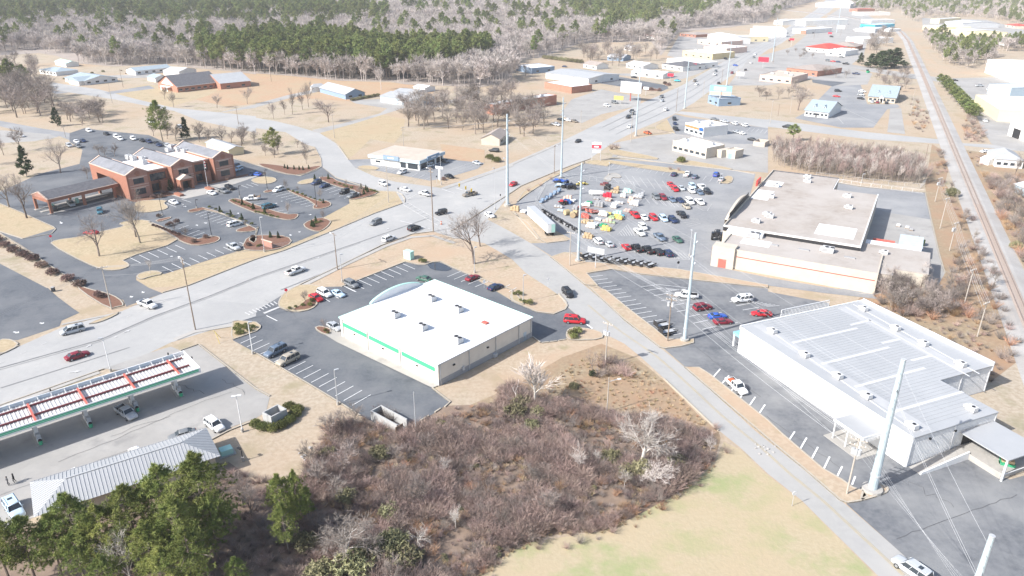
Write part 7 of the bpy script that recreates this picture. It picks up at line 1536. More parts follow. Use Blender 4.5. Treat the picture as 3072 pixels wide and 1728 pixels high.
for i, (x, y) in enumerate(((1600, 740), (1690, 830), (1780, 800), (1720, 820), (2075, 950), (1950, 995), (2500, 1030), (2545, 950), (1640, 500), (1700, 470), (2290, 360), (1540, 545), (1620, 540), (1790, 480))): shrub(BUSH_B[i % 2], '01:%d,%d' % (x, y), rv.uniform(.6, .9), 'brown shrub around the bank', 'brown shrubs of the bank', .2)
for i, (x, y) in enumerate(((1720, 480), (1930, 430))): shrub(CEDAR[0][1], '01:%d,%d' % (x, y), .5, ['left', 'right'][i] + ' dark conical evergreen beside the bank porch', None, .05, 'cone_shrub')
for i, (x, y) in enumerate(((-30, 970), (50, 1030), (140, 1080), (240, 1130), (330, 1170), (420, 1235), (540, 1310), (680, 1370), (800, 1430))): shrub(BUSH_B[i % 2], '01:%d,%d' % (x, y), 1.5, '%s brown rounded shrub from the left in the row between the two lots' % ORD[i], 'row of brown shrubs', 0, sz=1.15)
for i, (x, y) in enumerate(((980, 85), (1020, 100))): shrub(BUSH_B[i], '02:%d,%d' % (x, y), .9, ['left', 'right'][i] + ' brown shrub in the mulch bed at the drive mouth', None, .2)
for i, (x, y) in enumerate(((2390, 390), (2425, 405), (2370, 425), (2460, 415), (2480, 390), (2400, 445), (2440, 465), (2395, 475), (2550, 410), (2520, 440))): shrub(BUSH_G[i % 2], '02:%d,%d' % (x, y), 1.05, 'round green shrub on the verge beside the store lot stalls', 'round shrubs by the store stalls', .2)
for i, (p, s) in enumerate((('11:1660,1190', 1.3), ('11:1690,1195', 1.2), ('22:30,75', 1.0), ('22:60,60', 1.0), ('22:90,75', 1.1), ('22:85,135', .7), ('22:130,155', 1.1), ('22:180,165', 1.5), ('22:610,480', 1.7), ('22:660,455', 1.7), ('22:620,510', 1.5), ('12:470,185', .8), ('12:570,140', 1.2), ('12:545,185', 1.1), ('12:400,200', .7), ('12:340,215', .7), ('12:700,440', .8), ('12:725,465', .7))): shrub(BUSH_G[i % 2], p, s, 'round green shrub on an island of the store lot', 'shrubs around the store lot', .2)
for i, (x, y) in enumerate(((12, 1390), (90, 1420), (180, 1430), (270, 1400), (350, 1350), (400, 1290), (430, 1240), (350, 1210))): shrub(HEDGE, '12:%d,%d' % (x - 10, y), .95, 'olive hedge shrub wrapped round the grey bin enclosure', 'hedge round the bin enclosure')
for i, (x, y, s) in enumerate(((980, 300, 1.0), (1300, 420, 1.1), (1150, 450, .9), (1650, 350, 1.0))): shrub(OLIVE[i % 2], '23:%d,%d' % (x, y), s * .9, ['olive bush left of the large white tree', 'olive bush under the white tree', 'olive bush in front of the white tree', 'olive bush right of the white tree'][i])
for i, (x, y, s) in enumerate(sorted(((1150, 1300, 1.2), (1350, 1200, 1.3), (1000, 1450, 1.4), (500, 1150, .9), (1350, 850, .9), (900, 680, .8), (1250, 250, .8), (730, 260, .8), (1480, 1350, 1.3), (650, 1455, 1.0)), key=lambda q: q[1])): shrub(OLIVE[i % 2], '13:%d,%d' % (x, y), s, '%s olive green bush in the brush below the store, counted downward' % ORD[i])
for i, (x, y, s) in enumerate(((100, 1200, 1.0), (20, 1300, 1.1), (250, 1300, .8), (390, 1150, .5), (620, 1010, .5), (200, 1420, .8))): shrub(OLIVE[i % 2], '22:%d,%d' % (x, y), s, ['green bush at the foot of the pale dead trunk', 'green bush at the left edge of the slope brush', 'green bush below the pale vase tree', 'dark low bush right of the pale vase tree', 'low olive bush on the grassy slope', 'green bush deep in the slope brush'][i])
shrub(bush_mesh(550, .8, 1.8, 150, .3, 'leafdark'), '22:805,890', 1.0, 'dark green upright bush by the mauve brush'); shrub(BUSH_G[0], '12:1860,1410', 1.6, 'small dark evergreen bush alone on the bare slope', None, 0, 'shrub', 2.0)
for i, (x, y) in enumerate(((900, 760), (1000, 720), (1080, 740), (1120, 800), (960, 830), (870, 850), (1150, 850), (1050, 830), (940, 700))): 
 w = G('22:%d,%d' % (x, y + 40)); t = thing('bramble_bush', 'mauve leafless bramble bush by the pole on the slope', 'shrub', (w.x, w.y, 0), i * 1.3, 'brambles by the pole'); t.scale = (1.3, 1.3, 1.0); link('canes', SPRAY[(0, 1, 4)[i % 3]], t)
shrub(HEDGE, '11:2420,180', 1.6, 'green rounded bush right of the phone store lot', None, 0, 'shrub', 1.6); shrub(HEDGE, '11:2350,150', 1.5, 'green rounded bush behind the one at the phone store lot')
shrub(BUSH_B[0], '11:1890,365', .9, 'brown bush at the foot of the white pillar sign'); shrub(OLIVE[0], '31:1850,520', 1.2, 'green bush among the railway poles'); shrub(OLIVE[1], '31:2480,1050', .9, 'yellow green bush right of the railway')
for i in range(9): shrub(OLIVE[i % 2], '10:%d,%d' % (970 + i * 32, 1015 - i * 6), .75, 'green hedge shrub between the grey house and the garage', 'hedge by the garage')
shrub(HEDGE, '21:1700,185', 1.6, 'low green shrub under a bare shrub on the burger lot island', None, .2); 
for i, (x, y) in enumerate(((1000, 60), (1050, 50), (1710, 170), (1590, 262), (1675, 272), (395, 365), (285, 425), (165, 480))):
 w = G('21:%d,%d' % (x, y)); t = thing('bare_shrub', 'small leafless shrub on a verge of the farm store', 'shrub', (w.x, w.y, .2), i, 'leafless verge shrubs'); t.scale = (.7, .7, .8) if i > 2 else (1.2, 1.2, 1.4); link('canes', SPRAY[i % 2], t)
for i in range(10): shrub(OLIVE[i % 2], '20:%d,%d' % (330 + i * 40, 590 + i * 5), 1.3, 'olive evergreen shrub at the wood edge above the white hall', 'evergreen edge above the hall')
for i, (x, y) in enumerate(((1320, 900), (1400, 905), (1480, 915), (1540, 845), (1580, 860))): shrub(BUSH_B[i % 2], '20:%d,%d' % (x, y), 1.3, 'brown shrub in the hall lot beds', 'hall lot shrubs')
for i, (x, y) in enumerate(((650, 800), (740, 830), (820, 850), (930, 740), (1040, 725), (1220, 715), (1270, 745))): shrub(OLIVE[i % 2] if i < 5 else BUSH_B[0], '00:%d,%d' % (x, y), .6, 'round shrub beside the white houses', 'shrubs at the white houses')
# ------------------------------------------------------------------ other buildings
mat('brickfar', (.42, .20, .14), .9, (.36, .17, .12), .5); mat('pinkwall', (.60, .45, .38), .85, (.55, .41, .35), .3); mat('yellowwall', (.66, .53, .30), .85, (.60, .48, .28), .3); mat('paleyellow', (.70, .61, .40), .85); mat('bluewall', (.22, .30, .40), .8); mat('bluefascia', (.44, .53, .59), .6, (.40, .49, .55), .3); mat('bluesign', (.02, .10, .30), .5); mat('bluetile', (.32, .38, .42), .8, (.28, .34, .38), .8); mat('redroof', (.58, .07, .05), .6); mat('brownroof', (.30, .255, .225), .85, (.35, .30, .27), .4); mat('greyroof', (.34, .35, .36), .8, (.38, .39, .40), .4); mat('palegrey', (.52, .53, .54), .7, (.47, .48, .49), .3); mat('orangesign', (.65, .20, .09), .5); mat('aquawall', (.04, .42, .58), .6); mat('whitewall', (.72, .71, .69), .75, (.66, .65, .63), .3); mat('tanroof', (.50, .44, .37), .85, (.44, .38, .32), .3)
def house(name, label, A, B, C, h, wall, roof, kind='flat', rise=2.0, W=None, win=((('S'), 3),), cat='building', ov=.4, door=None, units=0, wz=(1.0, 2.2), ridge='x', L=None):
 """a building with walls, a flat, gable or hip roof, windows and a door"""
 b = Bld(name, label, cat, A, B, C, h, None, W, L); L, W = b.L, b.W
 b.part('wall', MB().box(0, 0, 0, L, W, h), M(wall))
 if kind == 'flat':
  rf = b.part('roof', MB().box(.2, .2, h + .001, L - .2, W - .2, h + .1), M(roof))
  for bx in ((-.05, -.05, h - .1, L + .05, .19, h + .4), (-.05, W - .19, h - .1, L + .05, W + .05, h + .4), (-.05, .191, h - .1, .19, W - .191, h + .4), (L - .19, .191, h - .1, L + .05, W - .191, h + .4)): b.part('parapet', MB().box(*bx), M(wall), rf)
  for i in range(units): rooftop_unit(b, L * (.2 + .6 * i / max(1, units - 1)), W * (.35 + .3 * (i % 2)), h + .1, 2.2, 1.6, 1.2, 1)
 elif kind == 'hip': hip(b, L, W, h, rise, M(roof), ov=ov) if L > W else b.part('roof', MB().ring([[(-ov, -ov, h), (L + ov, -ov, h), (L + ov, W + ov, h), (-ov, W + ov, h)], [(L / 2 - .1, L / 2, h + rise), (L / 2 + .1, L / 2, h + rise), (L / 2 + .1, W - L / 2, h + rise), (L / 2 - .1, W - L / 2, h + rise)]]), M(roof))
 else:
  if ridge == 'x':
   mb = MB(); mb.add([(-ov, -ov, h - .05), (L + ov, -ov, h - .05), (L + ov, W / 2, h + rise), (-ov, W / 2, h + rise), (L + ov, W + ov, h - .05), (-ov, W + ov, h - .05), (-ov, -ov, h - .2), (L + ov, -ov, h - .2), (L + ov, W + ov, h - .2), (-ov, W + ov, h - .2)], [(0, 1, 2, 3), (3, 2, 4, 5), (6, 7, 1, 0), (8, 9, 5, 4)]); b.part('roof', mb, M(roof))
   for x in (0, L):
    mb = MB(); mb.add([(x, 0, h), (x, W, h), (x, W / 2, h + rise - .08)], [(0, 1, 2) if x else (0, 2, 1)]); b.part('gable', mb, M(wall))
  else:
   mb = MB(); mb.add([(-ov, -ov, h - .05), (L / 2, -ov, h + rise), (L / 2, W + ov, h + rise), (-ov, W + ov, h - .05), (L + ov, -ov, h - .05), (L + ov, W + ov, h - .05)], [(0, 1, 2, 3), (1, 4, 5, 2)]); b.part('roof', mb, M(roof))
   for y in (0, W):
    mb = MB(); mb.add([(0, y, h), (L, y, h), (L / 2, y, h + rise - .08)], [(0, 1, 2) if not y else (0, 2, 1)]); b.part('gable', mb, M(wall))
 for f, n in win:
  S = L if f in 'SN' else W
  for i in range(n):
   c = S * (i + .5) / n; ww = min(1.2, S / n * .32)
   o = b.panel('window', f, c - ww, c + ww, wz[0], min(h - .3, wz[1]), 'glass', .05); b.panel('sill', f, c - ww - .1, c + ww + .1, wz[0] - .12, wz[0], 'whitepaint', .12, o)
 if door: b.panel('door', door[0], door[1], door[1] + door[2], 0, door[3], door[4], .06)
 return b
# phone store with blue fascia
v = Bld('phone_store', 'white shop with wide blue-grey fascia and two dark blue sign boxes', 'shop', '11:1150,100', '11:1640,165', '11:1860,70', 4.4)
L, W = v.L, v.W
v.part('wall', MB().box(0, 0, 0, L, W, 3.0), M('whitewall')); v.part('fascia', MB().box(-.8, -.8, 3.0, L + .8, W + .4, 4.3), M('bluefascia')); v.part('roof', MB().box(-.5, -.5, 4.301, L + .5, W + .2, 4.36), M('tanroof'))
for f, u0, u1 in (('S', L * .30, L * .62), ('E', W * .25, W * .75)):
 s_ = v.panel('sign_box', f, u0, u1, 3.2, 5.0, 'bluewall', .35, base=(-.8 if f == 'S' else L + .8)); 
 m0, m1 = u0 + (u1 - u0) * .3, u0 + (u1 - u0) * .7; v.panel('sign_text', f, m0, m1, 3.85, 4.35, 'signwhite', .04, s_, (-1.16 if f == 'S' else L + 1.16))
for u in (L * .1,): v.panel('window', 'S', u, u + 2.6, 1.2, 2.0, 'glass', .05)
for u0, u1 in ((L * .62, L * .73), (L * .77, L * .97)): v.panel('window', 'S', u0, u1, .4, 2.7, 'glass', .05)
for u0, u1 in ((W * .06, W * .3), (W * .36, W * .62), (W * .7, W * .95)): v.panel('window', 'E', u0, u1, .3, 2.7, 'glass', .05)
house('brick_store', 'long brick store with pale flat roof and dark signed front by the main road', '10:2390,1060', '20:450,960', '20:610,905', 5.5, 'brickfar', 'palegrey', 'flat', win=(('E', 2),), units=3)
house('brick_annexe', 'lower brick wing with white side behind the brick store', '20:330,830', '20:600,880', '20:660,830', 4.0, 'brickfar', 'whiteroof', 'flat', win=())
house('white_hall', 'long white hall with grey low gable roof above the dark lot', '20:340,730', '20:770,790', '20:905,725', 4.2, 'whitewall', 'greyroof', 'gable', 1.6, win=(('E', 2),))
house('grey_shed', 'grey blue flat shed left of the white hall', '20:40,660', '20:200,690', '20:340,655', 4.0, 'bluewall', 'whiteroof', 'flat', win=(('E', 2),))
house('white_cottage', 'little white cottage with grey roof and brick chimney', '20:720,640', '20:850,660', '20:910,640', 3.2, 'whitewall', 'brownroof', 'gable', 2.2, win=(('S', 2),))
house('strip_building', 'long low white building with pale gable roof at the road', '20:1200,715', '20:1520,750', '20:1620,730', 3.2, 'whitewall', 'palegrey', 'gable', 1.4, win=(('S', 3),))
house('dark_house', 'white house with dark hip roof among bare trees', '20:1510,640', '20:1720,670', '20:1780,625', 3.8, 'whitewall', 'darkroof', 'hip', 2.4, win=(('E', 2), ('S', 3)))
house('white_diner', 'white flat diner with red corner panel beyond the dark house', '20:1560,590', '20:1900,640', '20:1960,610', 4.2, 'whitewall', 'whiteroof', 'flat', win=(('E', 2),), door=('E', 1, 4, 3.5, 'redtrim'))
house('yellow_restaurant', 'cream yellow restaurant with square dark windows', '20:1720,510', '20:2020,545', '20:2065,505', 5.0, 'yellowwall', 'whiteroof', 'flat', win=(('S', 4),), units=2)
house('pink_restaurant', 'pinkish restaurant with pale roof and columns', '20:1930,465', '20:2160,490', '20:2200,455', 5.0, 'pinkwall', 'whiteroof', 'flat', win=(('S', 4),), units=2)
house('tan_house', 'low house with tan hip roof at the wood edge', '20:1690,335', '20:1850,350', '20:1870,325', 3.2, 'brickfar', 'brownroof', 'hip', 2.0, win=(('S', 4),))
house('white_workshop', 'white roofed workshop left of the tan store far up the road', '20:1970,345', '20:2150,385', '20:2200,340', 6.0, 'whitewall', 'whiteroof', 'gable', 2.0, win=(('S', 2),))
house('salmon_shop', 'low salmon fronted shop before the white workshop', '20:1870,400', '20:2110,425', '20:2130,390', 4.0, 'pinkwall', 'whiteroof', 'flat', win=(('S', 3),))
house('tan_store', 'tan flat store beside the far road', '20:2225,355', '20:2330,375', '20:2410,340', 5.0, 'paleyellow', 'palegrey', 'flat', win=(('E', 3),))
house('far_white_hall', 'far white hall behind tree trunks by the road', '20:2400,290', '20:2540,315', '20:2576,280', 7.0, 'whitewall', 'whiteroof', 'flat', win=(('S', 2),))
for i, (a, b_, c_, w_, l_) in enumerate((('20:1150,640', '20:1320,665', '20:1400,640', 'whitewall', 'white house half hidden by bare trees above the strip building'), ('20:960,570', '20:1120,580', '20:1180,560', 'bluewall', 'grey blue house deep among bare trees'), ('20:1350,350', '20:1450,370', '20:1500,350', 'whitewall', 'small house with orange roof in the wood'), ('20:1130,470', '20:1200,480', '20:1240,470', 'whitewall', 'small pale house in the middle of the wood'))): house('wood_house', l_, a, b_, c_, 3.2, w_, 'palegrey' if i != 2 else 'redroof', 'gable', 2.0, win=(('S', 3),))
house('billboard_building', 'small dark grey building under the billboard', '20:1975,965', '20:2085,1000', '20:2170,950', 4.2, 'bluewall', 'greyroof', 'flat', win=(('S', 2), ('E', 1)))
b = house('burger_restaurant', 'white flat restaurant with orange and blue fascia panels', '20:1745,1240', '20:1930,1290', '20:2210,1270', 4.6, 'whitewall', 'whiteroof', 'flat', win=(('S', 4),), units=3)
b.panel('orange_fascia', 'S', .3, b.L * .75, 3.1, 4.2, 'orangesign', .2); b.panel('blue_fascia', 'S', b.L * .78, b.L - .2, 2.9, 4.5, 'bluesign', .22)
b = house('cream_restaurant', 'cream flat restaurant left of the walled yard', '21:1620,-30', '21:1960,50', '21:2080,0', 4.4, 'creamwall', 'whiteroof', 'flat', win=(('S', 6),), units=2)
b.panel('service_bay', 'E', b.W * .55, b.W + 1.5, 0, 3.4, 'creamwall', 3.0)
house('pay_kiosk', 'small cream kiosk with blue panel right of the cream restaurant', '21:2150,60', '21:2250,80', '21:2290,50', 3.2, 'creamwall', 'creamwall', 'flat', win=(), door=('S', 1.5, 2.0, 2.2, 'skyblue'))
bb = Bld('walled_yard', 'small open walled yard of pale brick right of the burger lot', 'enclosure', '20:2430,1420', '30:-30,1435', '30:30,1410', 2.2)
for bx in ((0, 0, bb.L, .3), (0, bb.W - .3, bb.L, bb.W), (0, .3, .3, bb.W - .3), (bb.L - .3, .3, bb.L, bb.W - .3)): bb.part('wall', MB().box(bx[0], bx[1], 0, bx[2], bx[3], 2.2), M('tanroof'))
for nm, l_, A, B, C in (('small_blue_office', 'smaller white office with blue-grey gable roof and two dormers', '30:375,1105', '30:610,1130', '30:690,1060'), ('large_blue_office', 'larger cream office with blue-grey gable roof, porch and dormers', '30:1015,965', '30:1285,985', '30:1310,905')):
 b = house(nm, l_, A, B, C, 3.4, 'whitewall' if 'small' in nm else 'creamwall', 'bluetile', 'gable', 4.2 if 'small' in nm else 4.8, win=(('S', 6),), ov=.6)
 for f in (.3, .7):
  x = b.L * f; y = b.W * .16; dm = b.part('dormer', MB().box(x - .7, y, 3.6, x + .7, y + 3, 5.4), M('whitewall')); mb = MB(); mb.add([(x - 1, y - .2, 5.3), (x, y - .2, 6.3), (x, y + 3.6, 6.3), (x - 1, y + 3.4, 5.3), (x + 1, y - .2, 5.3), (x + 1, y + 3.4, 5.3)], [(1, 0, 3, 2), (4, 1, 2, 5), (0, 1, 4)]); b.part('dormer_roof', mb, M('bluetile'), dm); b.part('dormer_window', MB().box(x - .35, y - .05, 4.2, x + .35, y - .001, 5.1), M('glass'), dm)
 b.panel('door', 'S', b.L * .47, b.L * .53, 0, 2.2, 'black', .06)
 if 'large' in nm: po = b.part('porch', MB().box(b.L * .42, -2.2, 2.7, b.L * .58, -.01, 3.0).box(b.L * .43, -2.1, 0, b.L * .45, -1.9, 2.7).box(b.L * .55, -2.1, 0, b.L * .57, -1.9, 2.7), M('whitepaint')); mb = MB(); xm_ = b.L * .5; mb.add([(b.L * .41, -2.4, 3.0), (b.L * .59, -2.4, 3.0), (xm_, -2.4, 4.4), (b.L * .41, 1, 3.0), (b.L * .59, 1, 3.0), (xm_, 1, 4.4)], [(0, 1, 2), (0, 2, 5, 3), (2, 1, 4, 5)]); b.part('porch_roof', mb, M('whitepaint'), po)
house('corner_shop', 'pinkish flat corner shop with big windows by the far road', '30:-80,755', '30:240,785', '30:440,745', 4.2, 'pinkwall', 'tanroof', 'flat', win=(('S', 4),), units=3)
house('brick_restaurant', 'brick restaurant with brown hip roof beyond the corner shop', '30:190,680', '30:500,715', '30:560,660', 4.2, 'brickfar', 'brownroof', 'hip', 2.4, win=(('S', 4),))
house('brown_restaurant', 'restaurant with wide brown roof and red trim', '30:620,455', '30:880,470', '30:920,445', 4.2, 'brickfar', 'brownroof', 'hip', 3.2, win=(('S', 5),), ov=1.2)
b = house('red_roof_restaurant', 'white restaurant with bright red mansard roof', '30:385,470', '30:600,490', '30:620,455', 4.0, 'whitewall', 'redroof', 'hip', 3.4, win=(('S', 3),), ov=1.0); house('white_back_wing', 'white flat wing behind the bright red roof', '30:590,505', '30:780,520', '30:800,490', 4.4, 'whitewall', 'whiteroof', 'flat', win=(('S', 2),), units=2)
house('long_white_shop', 'white shop with red roof line by the far evergreens', '30:790,375', '30:960,395', '30:1000,355', 5.0, 'whitewall', 'whiteroof', 'flat', win=(), door=('S', 1, 12, 1.0, 'redtrim'))
house('blue_shop', 'bright blue fronted shop far along the road', '30:930,245', '30:1075,255', '30:1085,230', 4.5, 'aquawall', 'palegrey', 'flat', win=(('S', 3),)); house('pale_shed', 'pale metal shed before the far railway trees', '30:880,285', '30:1080,295', '30:1090,275', 4.0, 'palegrey', 'palegrey', 'flat', win=()); house('low_white_shed', 'low white shed beside the far railway', '30:1090,290', '30:1220,300', '30:1235,285', 3.0, 'whitewall', 'whiteroof', 'flat', win=())
house('fuel_mart', 'far white mart with dark glass corner left of the road', '30:-120,295', '30:180,300', '30:250,270', 5.0, 'whitewall', 'whiteroof', 'flat', win=(('E', 2),)); house('white_red_shop', 'long white shop with brick red end left of the far road', '30:250,290', '30:380,300', '30:420,265', 5.0, 'whitewall', 'whiteroof', 'flat', win=(), door=('S', 12, 8, 4.0, 'brickfar')); house('far_white_store', 'large white store far left of the road', '30:215,195', '30:380,210', '30:420,165', 7.0, 'whitewall', 'whiteroof', 'flat', win=(('S', 3),)); house('far_grey_store', 'grey white house-like store at the wood end of the road', '30:60,205', '30:150,215', '30:190,190', 5.5, 'palegrey', 'palegrey', 'gable', 2.0, win=(('S', 3),)); house('far_end_store', 'pale long store across the end of the road', '30:480,30', '30:830,40', '30:850,10', 8.0, 'palegrey', 'whiteroof', 'flat', win=(('S', 6),))
for i, (a, b_, c_, r_, w_) in enumerate((('30:850,120', '30:960,130', '30:980,105', 'tanroof', 'whitewall'), ('30:940,195', '30:1040,205', '30:1060,180', 'whiteroof', 'palegrey'), ('30:820,90', '30:900,95', '30:910,80', 'redroof', 'brickfar'))): house('far_shop', ('tan roofed', 'pale', 'brick red')[i] + ' small shop between the far road and railway', a, b_, c_, 4.5, w_, r_, 'flat', win=(('S', 2),))
# right hand side works
house('white_warehouse', 'tall white warehouse at the right picture edge', '30:2210,600', '30:2700,760', '30:2900,640', 10, 'whitewall', 'palegrey', 'flat', win=()); house('small_white_shed', 'small white shed with gable before the tall warehouse', '30:2200,640', '30:2370,690', '30:2470,660', 5.0, 'palegrey', 'whiteroof', 'gable', 1.8, win=(), door=('E', 2, 5, 3.5, 'palegrey'))
house('yellow_works', 'pale yellow works hall with white roof on the right', '30:2090,960', '30:2330,1110', '30:2700,1020', 6.0, 'paleyellow', 'whiteroof', 'flat', win=(('S', 0),), door=('E', 14, 5, 4, 'black')); house('blue_works', 'pale blue steel works building behind the yellow hall', '30:2225,850', '30:2450,890', '30:2600,820', 6.0, 'bluefascia', 'palegrey', 'flat', win=()); house('white_works', 'white works building with dark opening at the right edge', '30:2440,1240', '30:2700,1330', '30:2900,1180', 6.0, 'whitewall', 'whiteroof', 'flat', win=(), door=('S', 4, 6, 4.5, 'black'))
for i, (a, b_, c_) in enumerate((('30:1560,255', '30:1720,275', '30:1760,240'), ('30:1810,300', '30:1930,320', '30:1960,255'), ('30:1925,320', '30:2085,325', '30:2095,285'), ('30:1640,190', '30:1730,195', '30:1740,170'))): house('yellow_warehouse', ['left low', 'middle gabled', 'right tall', 'rear'][i] + ' pale yellow warehouse right of the railway far off', a, b_, c_, 6.0, 'paleyellow', 'palegrey', 'gable' if i == 1 else 'flat', 2.0, win=())
house('far_blue_shed', 'pale blue roofed shed among trees far right', '30:2270,410', '30:2390,420', '30:2410,395', 4, 'whitewall', 'aquawall', 'gable', 1.5, win=()); house('far_red_house', 'small pale house with red roof far right', '30:2390,245', '30:2490,260', '30:2510,240', 3.5, 'creamwall', 'redroof', 'hip', 1.8, win=(('S', 2),)); house('far_grey_hall', 'grey metal hall behind the yellow warehouses', '30:1780,215', '30:1960,235', '30:2060,205', 6, 'palegrey', 'palegrey', 'gable', 2, win=())
house('white_hut', 'tiny white hut right of the railway', '31:2140,140', '31:2230,160', '31:2265,135', 2.4, 'whitewall', 'whiteroof', 'gable', .8, win=(), ov=.2); house('railway_house', 'white house with grey roof right of the railway', '31:2300,150', '31:2576,170', '31:2650,90', 3.4, 'whitewall', 'greyroof', 'hip', 2.4, win=(('S', 4),)); house('blue_garage', 'pale blue garage at the right edge below the house', '31:2490,400', '31:2600,450', '31:2700,400', 3.0, 'bluefascia', 'palegrey', 'gable', 1.2, win=())
# upper left: church, houses, sheds
b = house('church', 'brick church with steep dark roof and white gable front', '00:1590,830', '00:1780,870', '00:2095,800', 4.0, 'brickfar', 'darkroof', 'gable', 6.0, win=(('E', 7),), ridge='y', ov=.8)
mb = MB(); mb.add([(b.L * .18, -.06, 4.0), (b.L * .82, -.06, 4.0), (b.L * .5, -.06, 8.6)], [(0, 1, 2)]); b.part('white_gable', mb, M('whitepaint')); b.part('eave_board', MB().box(b.L + .2, -.3, 3.6, b.L + .9, b.W + .3, 3.9), M('whitepaint')); b.part('porch', MB().box(b.L * .3, -3, 2.6, b.L * .7, -.01, 2.9).box(b.L * .32, -2.8, 0, b.L * .36, -2.6, 2.6).box(b.L * .64, -2.8, 0, b.L * .68, -2.6, 2.6), M('whitepaint'))
house('church_hall', 'brick gabled hall right of the church', '00:2050,790', '00:2215,840', '00:2440,790', 4.0, 'brickfar', 'greyroof', 'gable', 4.5, win=(('E', 2),), ridge='y', ov=.6); house('church_shed', 'grey roofed shed behind the church', '00:1640,710', '00:1800,720', '00:1935,690', 3.6, 'whitewall', 'palegrey', 'gable', 2.0, win=()); house('church_lobby', 'small white roofed link left of the church', '00:1480,770', '00:1560,785', '00:1640,760', 3.0, 'whitewall', 'bluetile', 'gable', 1.8, win=())
house('long_white_house', 'long white house with blue-grey roof before the wood', '00:1265,700', '00:1360,715', '00:1640,665', 3.2, 'whitewall', 'bluetile', 'gable', 2.0, win=(('E', 5),), ridge='y', ov=.4); house('left_white_house', 'white ranch house with blue-grey roof at the left', '00:395,700', '00:560,725', '00:700,690', 3.0, 'whitewall', 'bluetile', 'hip', 2.0, win=(('S', 5),)); b = house('white_bungalow', 'white bungalow with gabled wing and blue-grey roof', '00:650,780', '00:850,815', '00:1095,765', 3.0, 'whitewall', 'bluetile', 'gable', 2.6, win=(('S', 3), ('E', 4)), ov=.5); b.part('gabled_wing', MB().box(b.L * .45, -3.5, 0, b.L * .95, -.01, 3.0), M('whitewall'))
mb = MB(); x0_, x1_ = b.L * .42, b.L * .98; mb.add([(x0_, -3.8, 3), (x1_, -3.8, 3), ((x0_ + x1_) / 2, -3.8, 5.2), (x0_, b.W * .4, 3), (x1_, b.W * .4, 3), ((x0_ + x1_) / 2, b.W * .4, 5.2)], [(0, 1, 2), (0, 2, 5, 3), (2, 1, 4, 5)]); b.part('wing_roof', mb, M('bluetile'))
house('garden_shed', 'white garden shed with pale green roof at the wood edge', '00:550,615', '00:660,640', '00:725,615', 3.0, 'whitewall', 'mint', 'gable', 1.6, win=(), door=('S', 1, 1.6, 2.2, 'bluefascia'))
house('grey_house', 'grey roofed brick house behind the row of bare trees', '10:640,880', '10:900,950', '10:1000,905', 3.2, 'bluewall', 'greyroof', 'gable', 3.0, win=(('E', 2),), ov=.6); house('grey_house_wing', 'rear wing with grey roof of the house behind bare trees', '10:560,880', '10:700,870', '10:850,850', 3.2, 'whitewall', 'greyroof', 'hip', 2.0, win=())
b = house('grey_garage', 'grey garage with four white doors', '10:1250,960', '10:1580,1010', '10:1720,960', 4.0, 'bluefascia', 'greyroof', 'gable', 1.6, win=())
for i in range(4): b.panel('garage_door', 'S', b.L * (.08 + .24 * i), b.L * (.08 + .24 * i) + 3.0, .05, 2.8, 'whitepaint', .05)
house('carport', 'small white vaulted carport behind the garage', '10:1585,870', '10:1700,885', '10:1740,860', 3.0, 'whitewall', 'whiteroof', 'gable', 1.0, win=()); house('rear_roof_shed', 'low grey shed right behind the garage', '10:1390,915', '10:1600,935', '10:1700,905', 3.2, 'palegrey', 'greyroof', 'gable', 1.0, win=())
house('brown_shed_roof', 'low building with brown roof among brush right of the bank', '00:2070,1430', '01:2300,60', '01:2576,20', 2.8, 'paleyellow', 'greyroof', 'gable', 1.2, win=(), W=7)
house('clump_house', 'half hidden pale house among the clump of bare trees', '10:2450,1400', '20:150,1200', '20:290,1170', 3.2, 'creamwall', 'brownroof', 'gable', 2.2, win=(('S', 2),), W=9, L=16)
# ------------------------------------------------------------------ farm store yard, enclosures, people
mat('tanbox', (.48, .36, .22), .85, (.42, .31, .19), 1.5); mat('hay', (.46, .38, .22), .95, (.38, .30, .17), 3.0); mat('limegreen', (.34, .44, .24), .6); mat('plasticgreen', (.04, .32, .16), .5); mat('block', (.42, .42, .41), .9, (.36, .36, .355), 1.5); mat('cyan', (.05, .50, .70), .5); mat('skin', (.40, .25, .18), .6); mat('cloth', (.03, .03, .035), .9)
YR = R(-28)
def at_(px): w = G(px); return (w.x, w.y, .1)
def tractor(px, col, label, rz=.5, s=1.0):
 t = thing('tractor', label, 'tractor', at_(px), rz); t.scale = (s, s, s); m = M(col)
 MB().box(.1, -.4, .8, 1.9, .4, 1.5).box(.2, -.36, 1.5, 1.8, .36, 1.58).build('hood', m, t); MB().box(-1.1, -.3, .7, .1, .3, 1.1).build('chassis', M('black'), t); MB().box(-.8, -.3, 1.1, -.3, .3, 1.6).build('seat', M('black'), t)
 MB().bar((-.9, -.5, 1.1), (-.9, -.5, 2.3), .08).bar((-.9, .5, 1.1), (-.9, .5, 2.3), .08).bar((-.9, -.5, 2.3), (-.9, .5, 2.3), .08).build('roll_bar', M('black'), t)
 for s_ in (-1, 1): MB().tube([(-.7, s_ * .85 - .2, .75), (-.7, s_ * .85 + .2, .75)], .75, 14).build('rear_wheel', M('tyre'), t); MB().tube([(1.4, s_ * .7 - .13, .45), (1.4, s_ * .7 + .13, .45)], .45, 12).build('front_wheel', M('tyre'), t); MB().box(-1.3, s_ * .85 - .25, 1.52, -.1, s_ * .85 + .25, 1.6).build('fender', m, t)
 MB().box(2.3, -.9, .25, 2.5, .9, .8).bar((.6, .55, 1.1), (2.4, .7, .6), .12).bar((.6, -.55, 1.1), (2.4, -.7, .6), .12).build('loader', m, t)
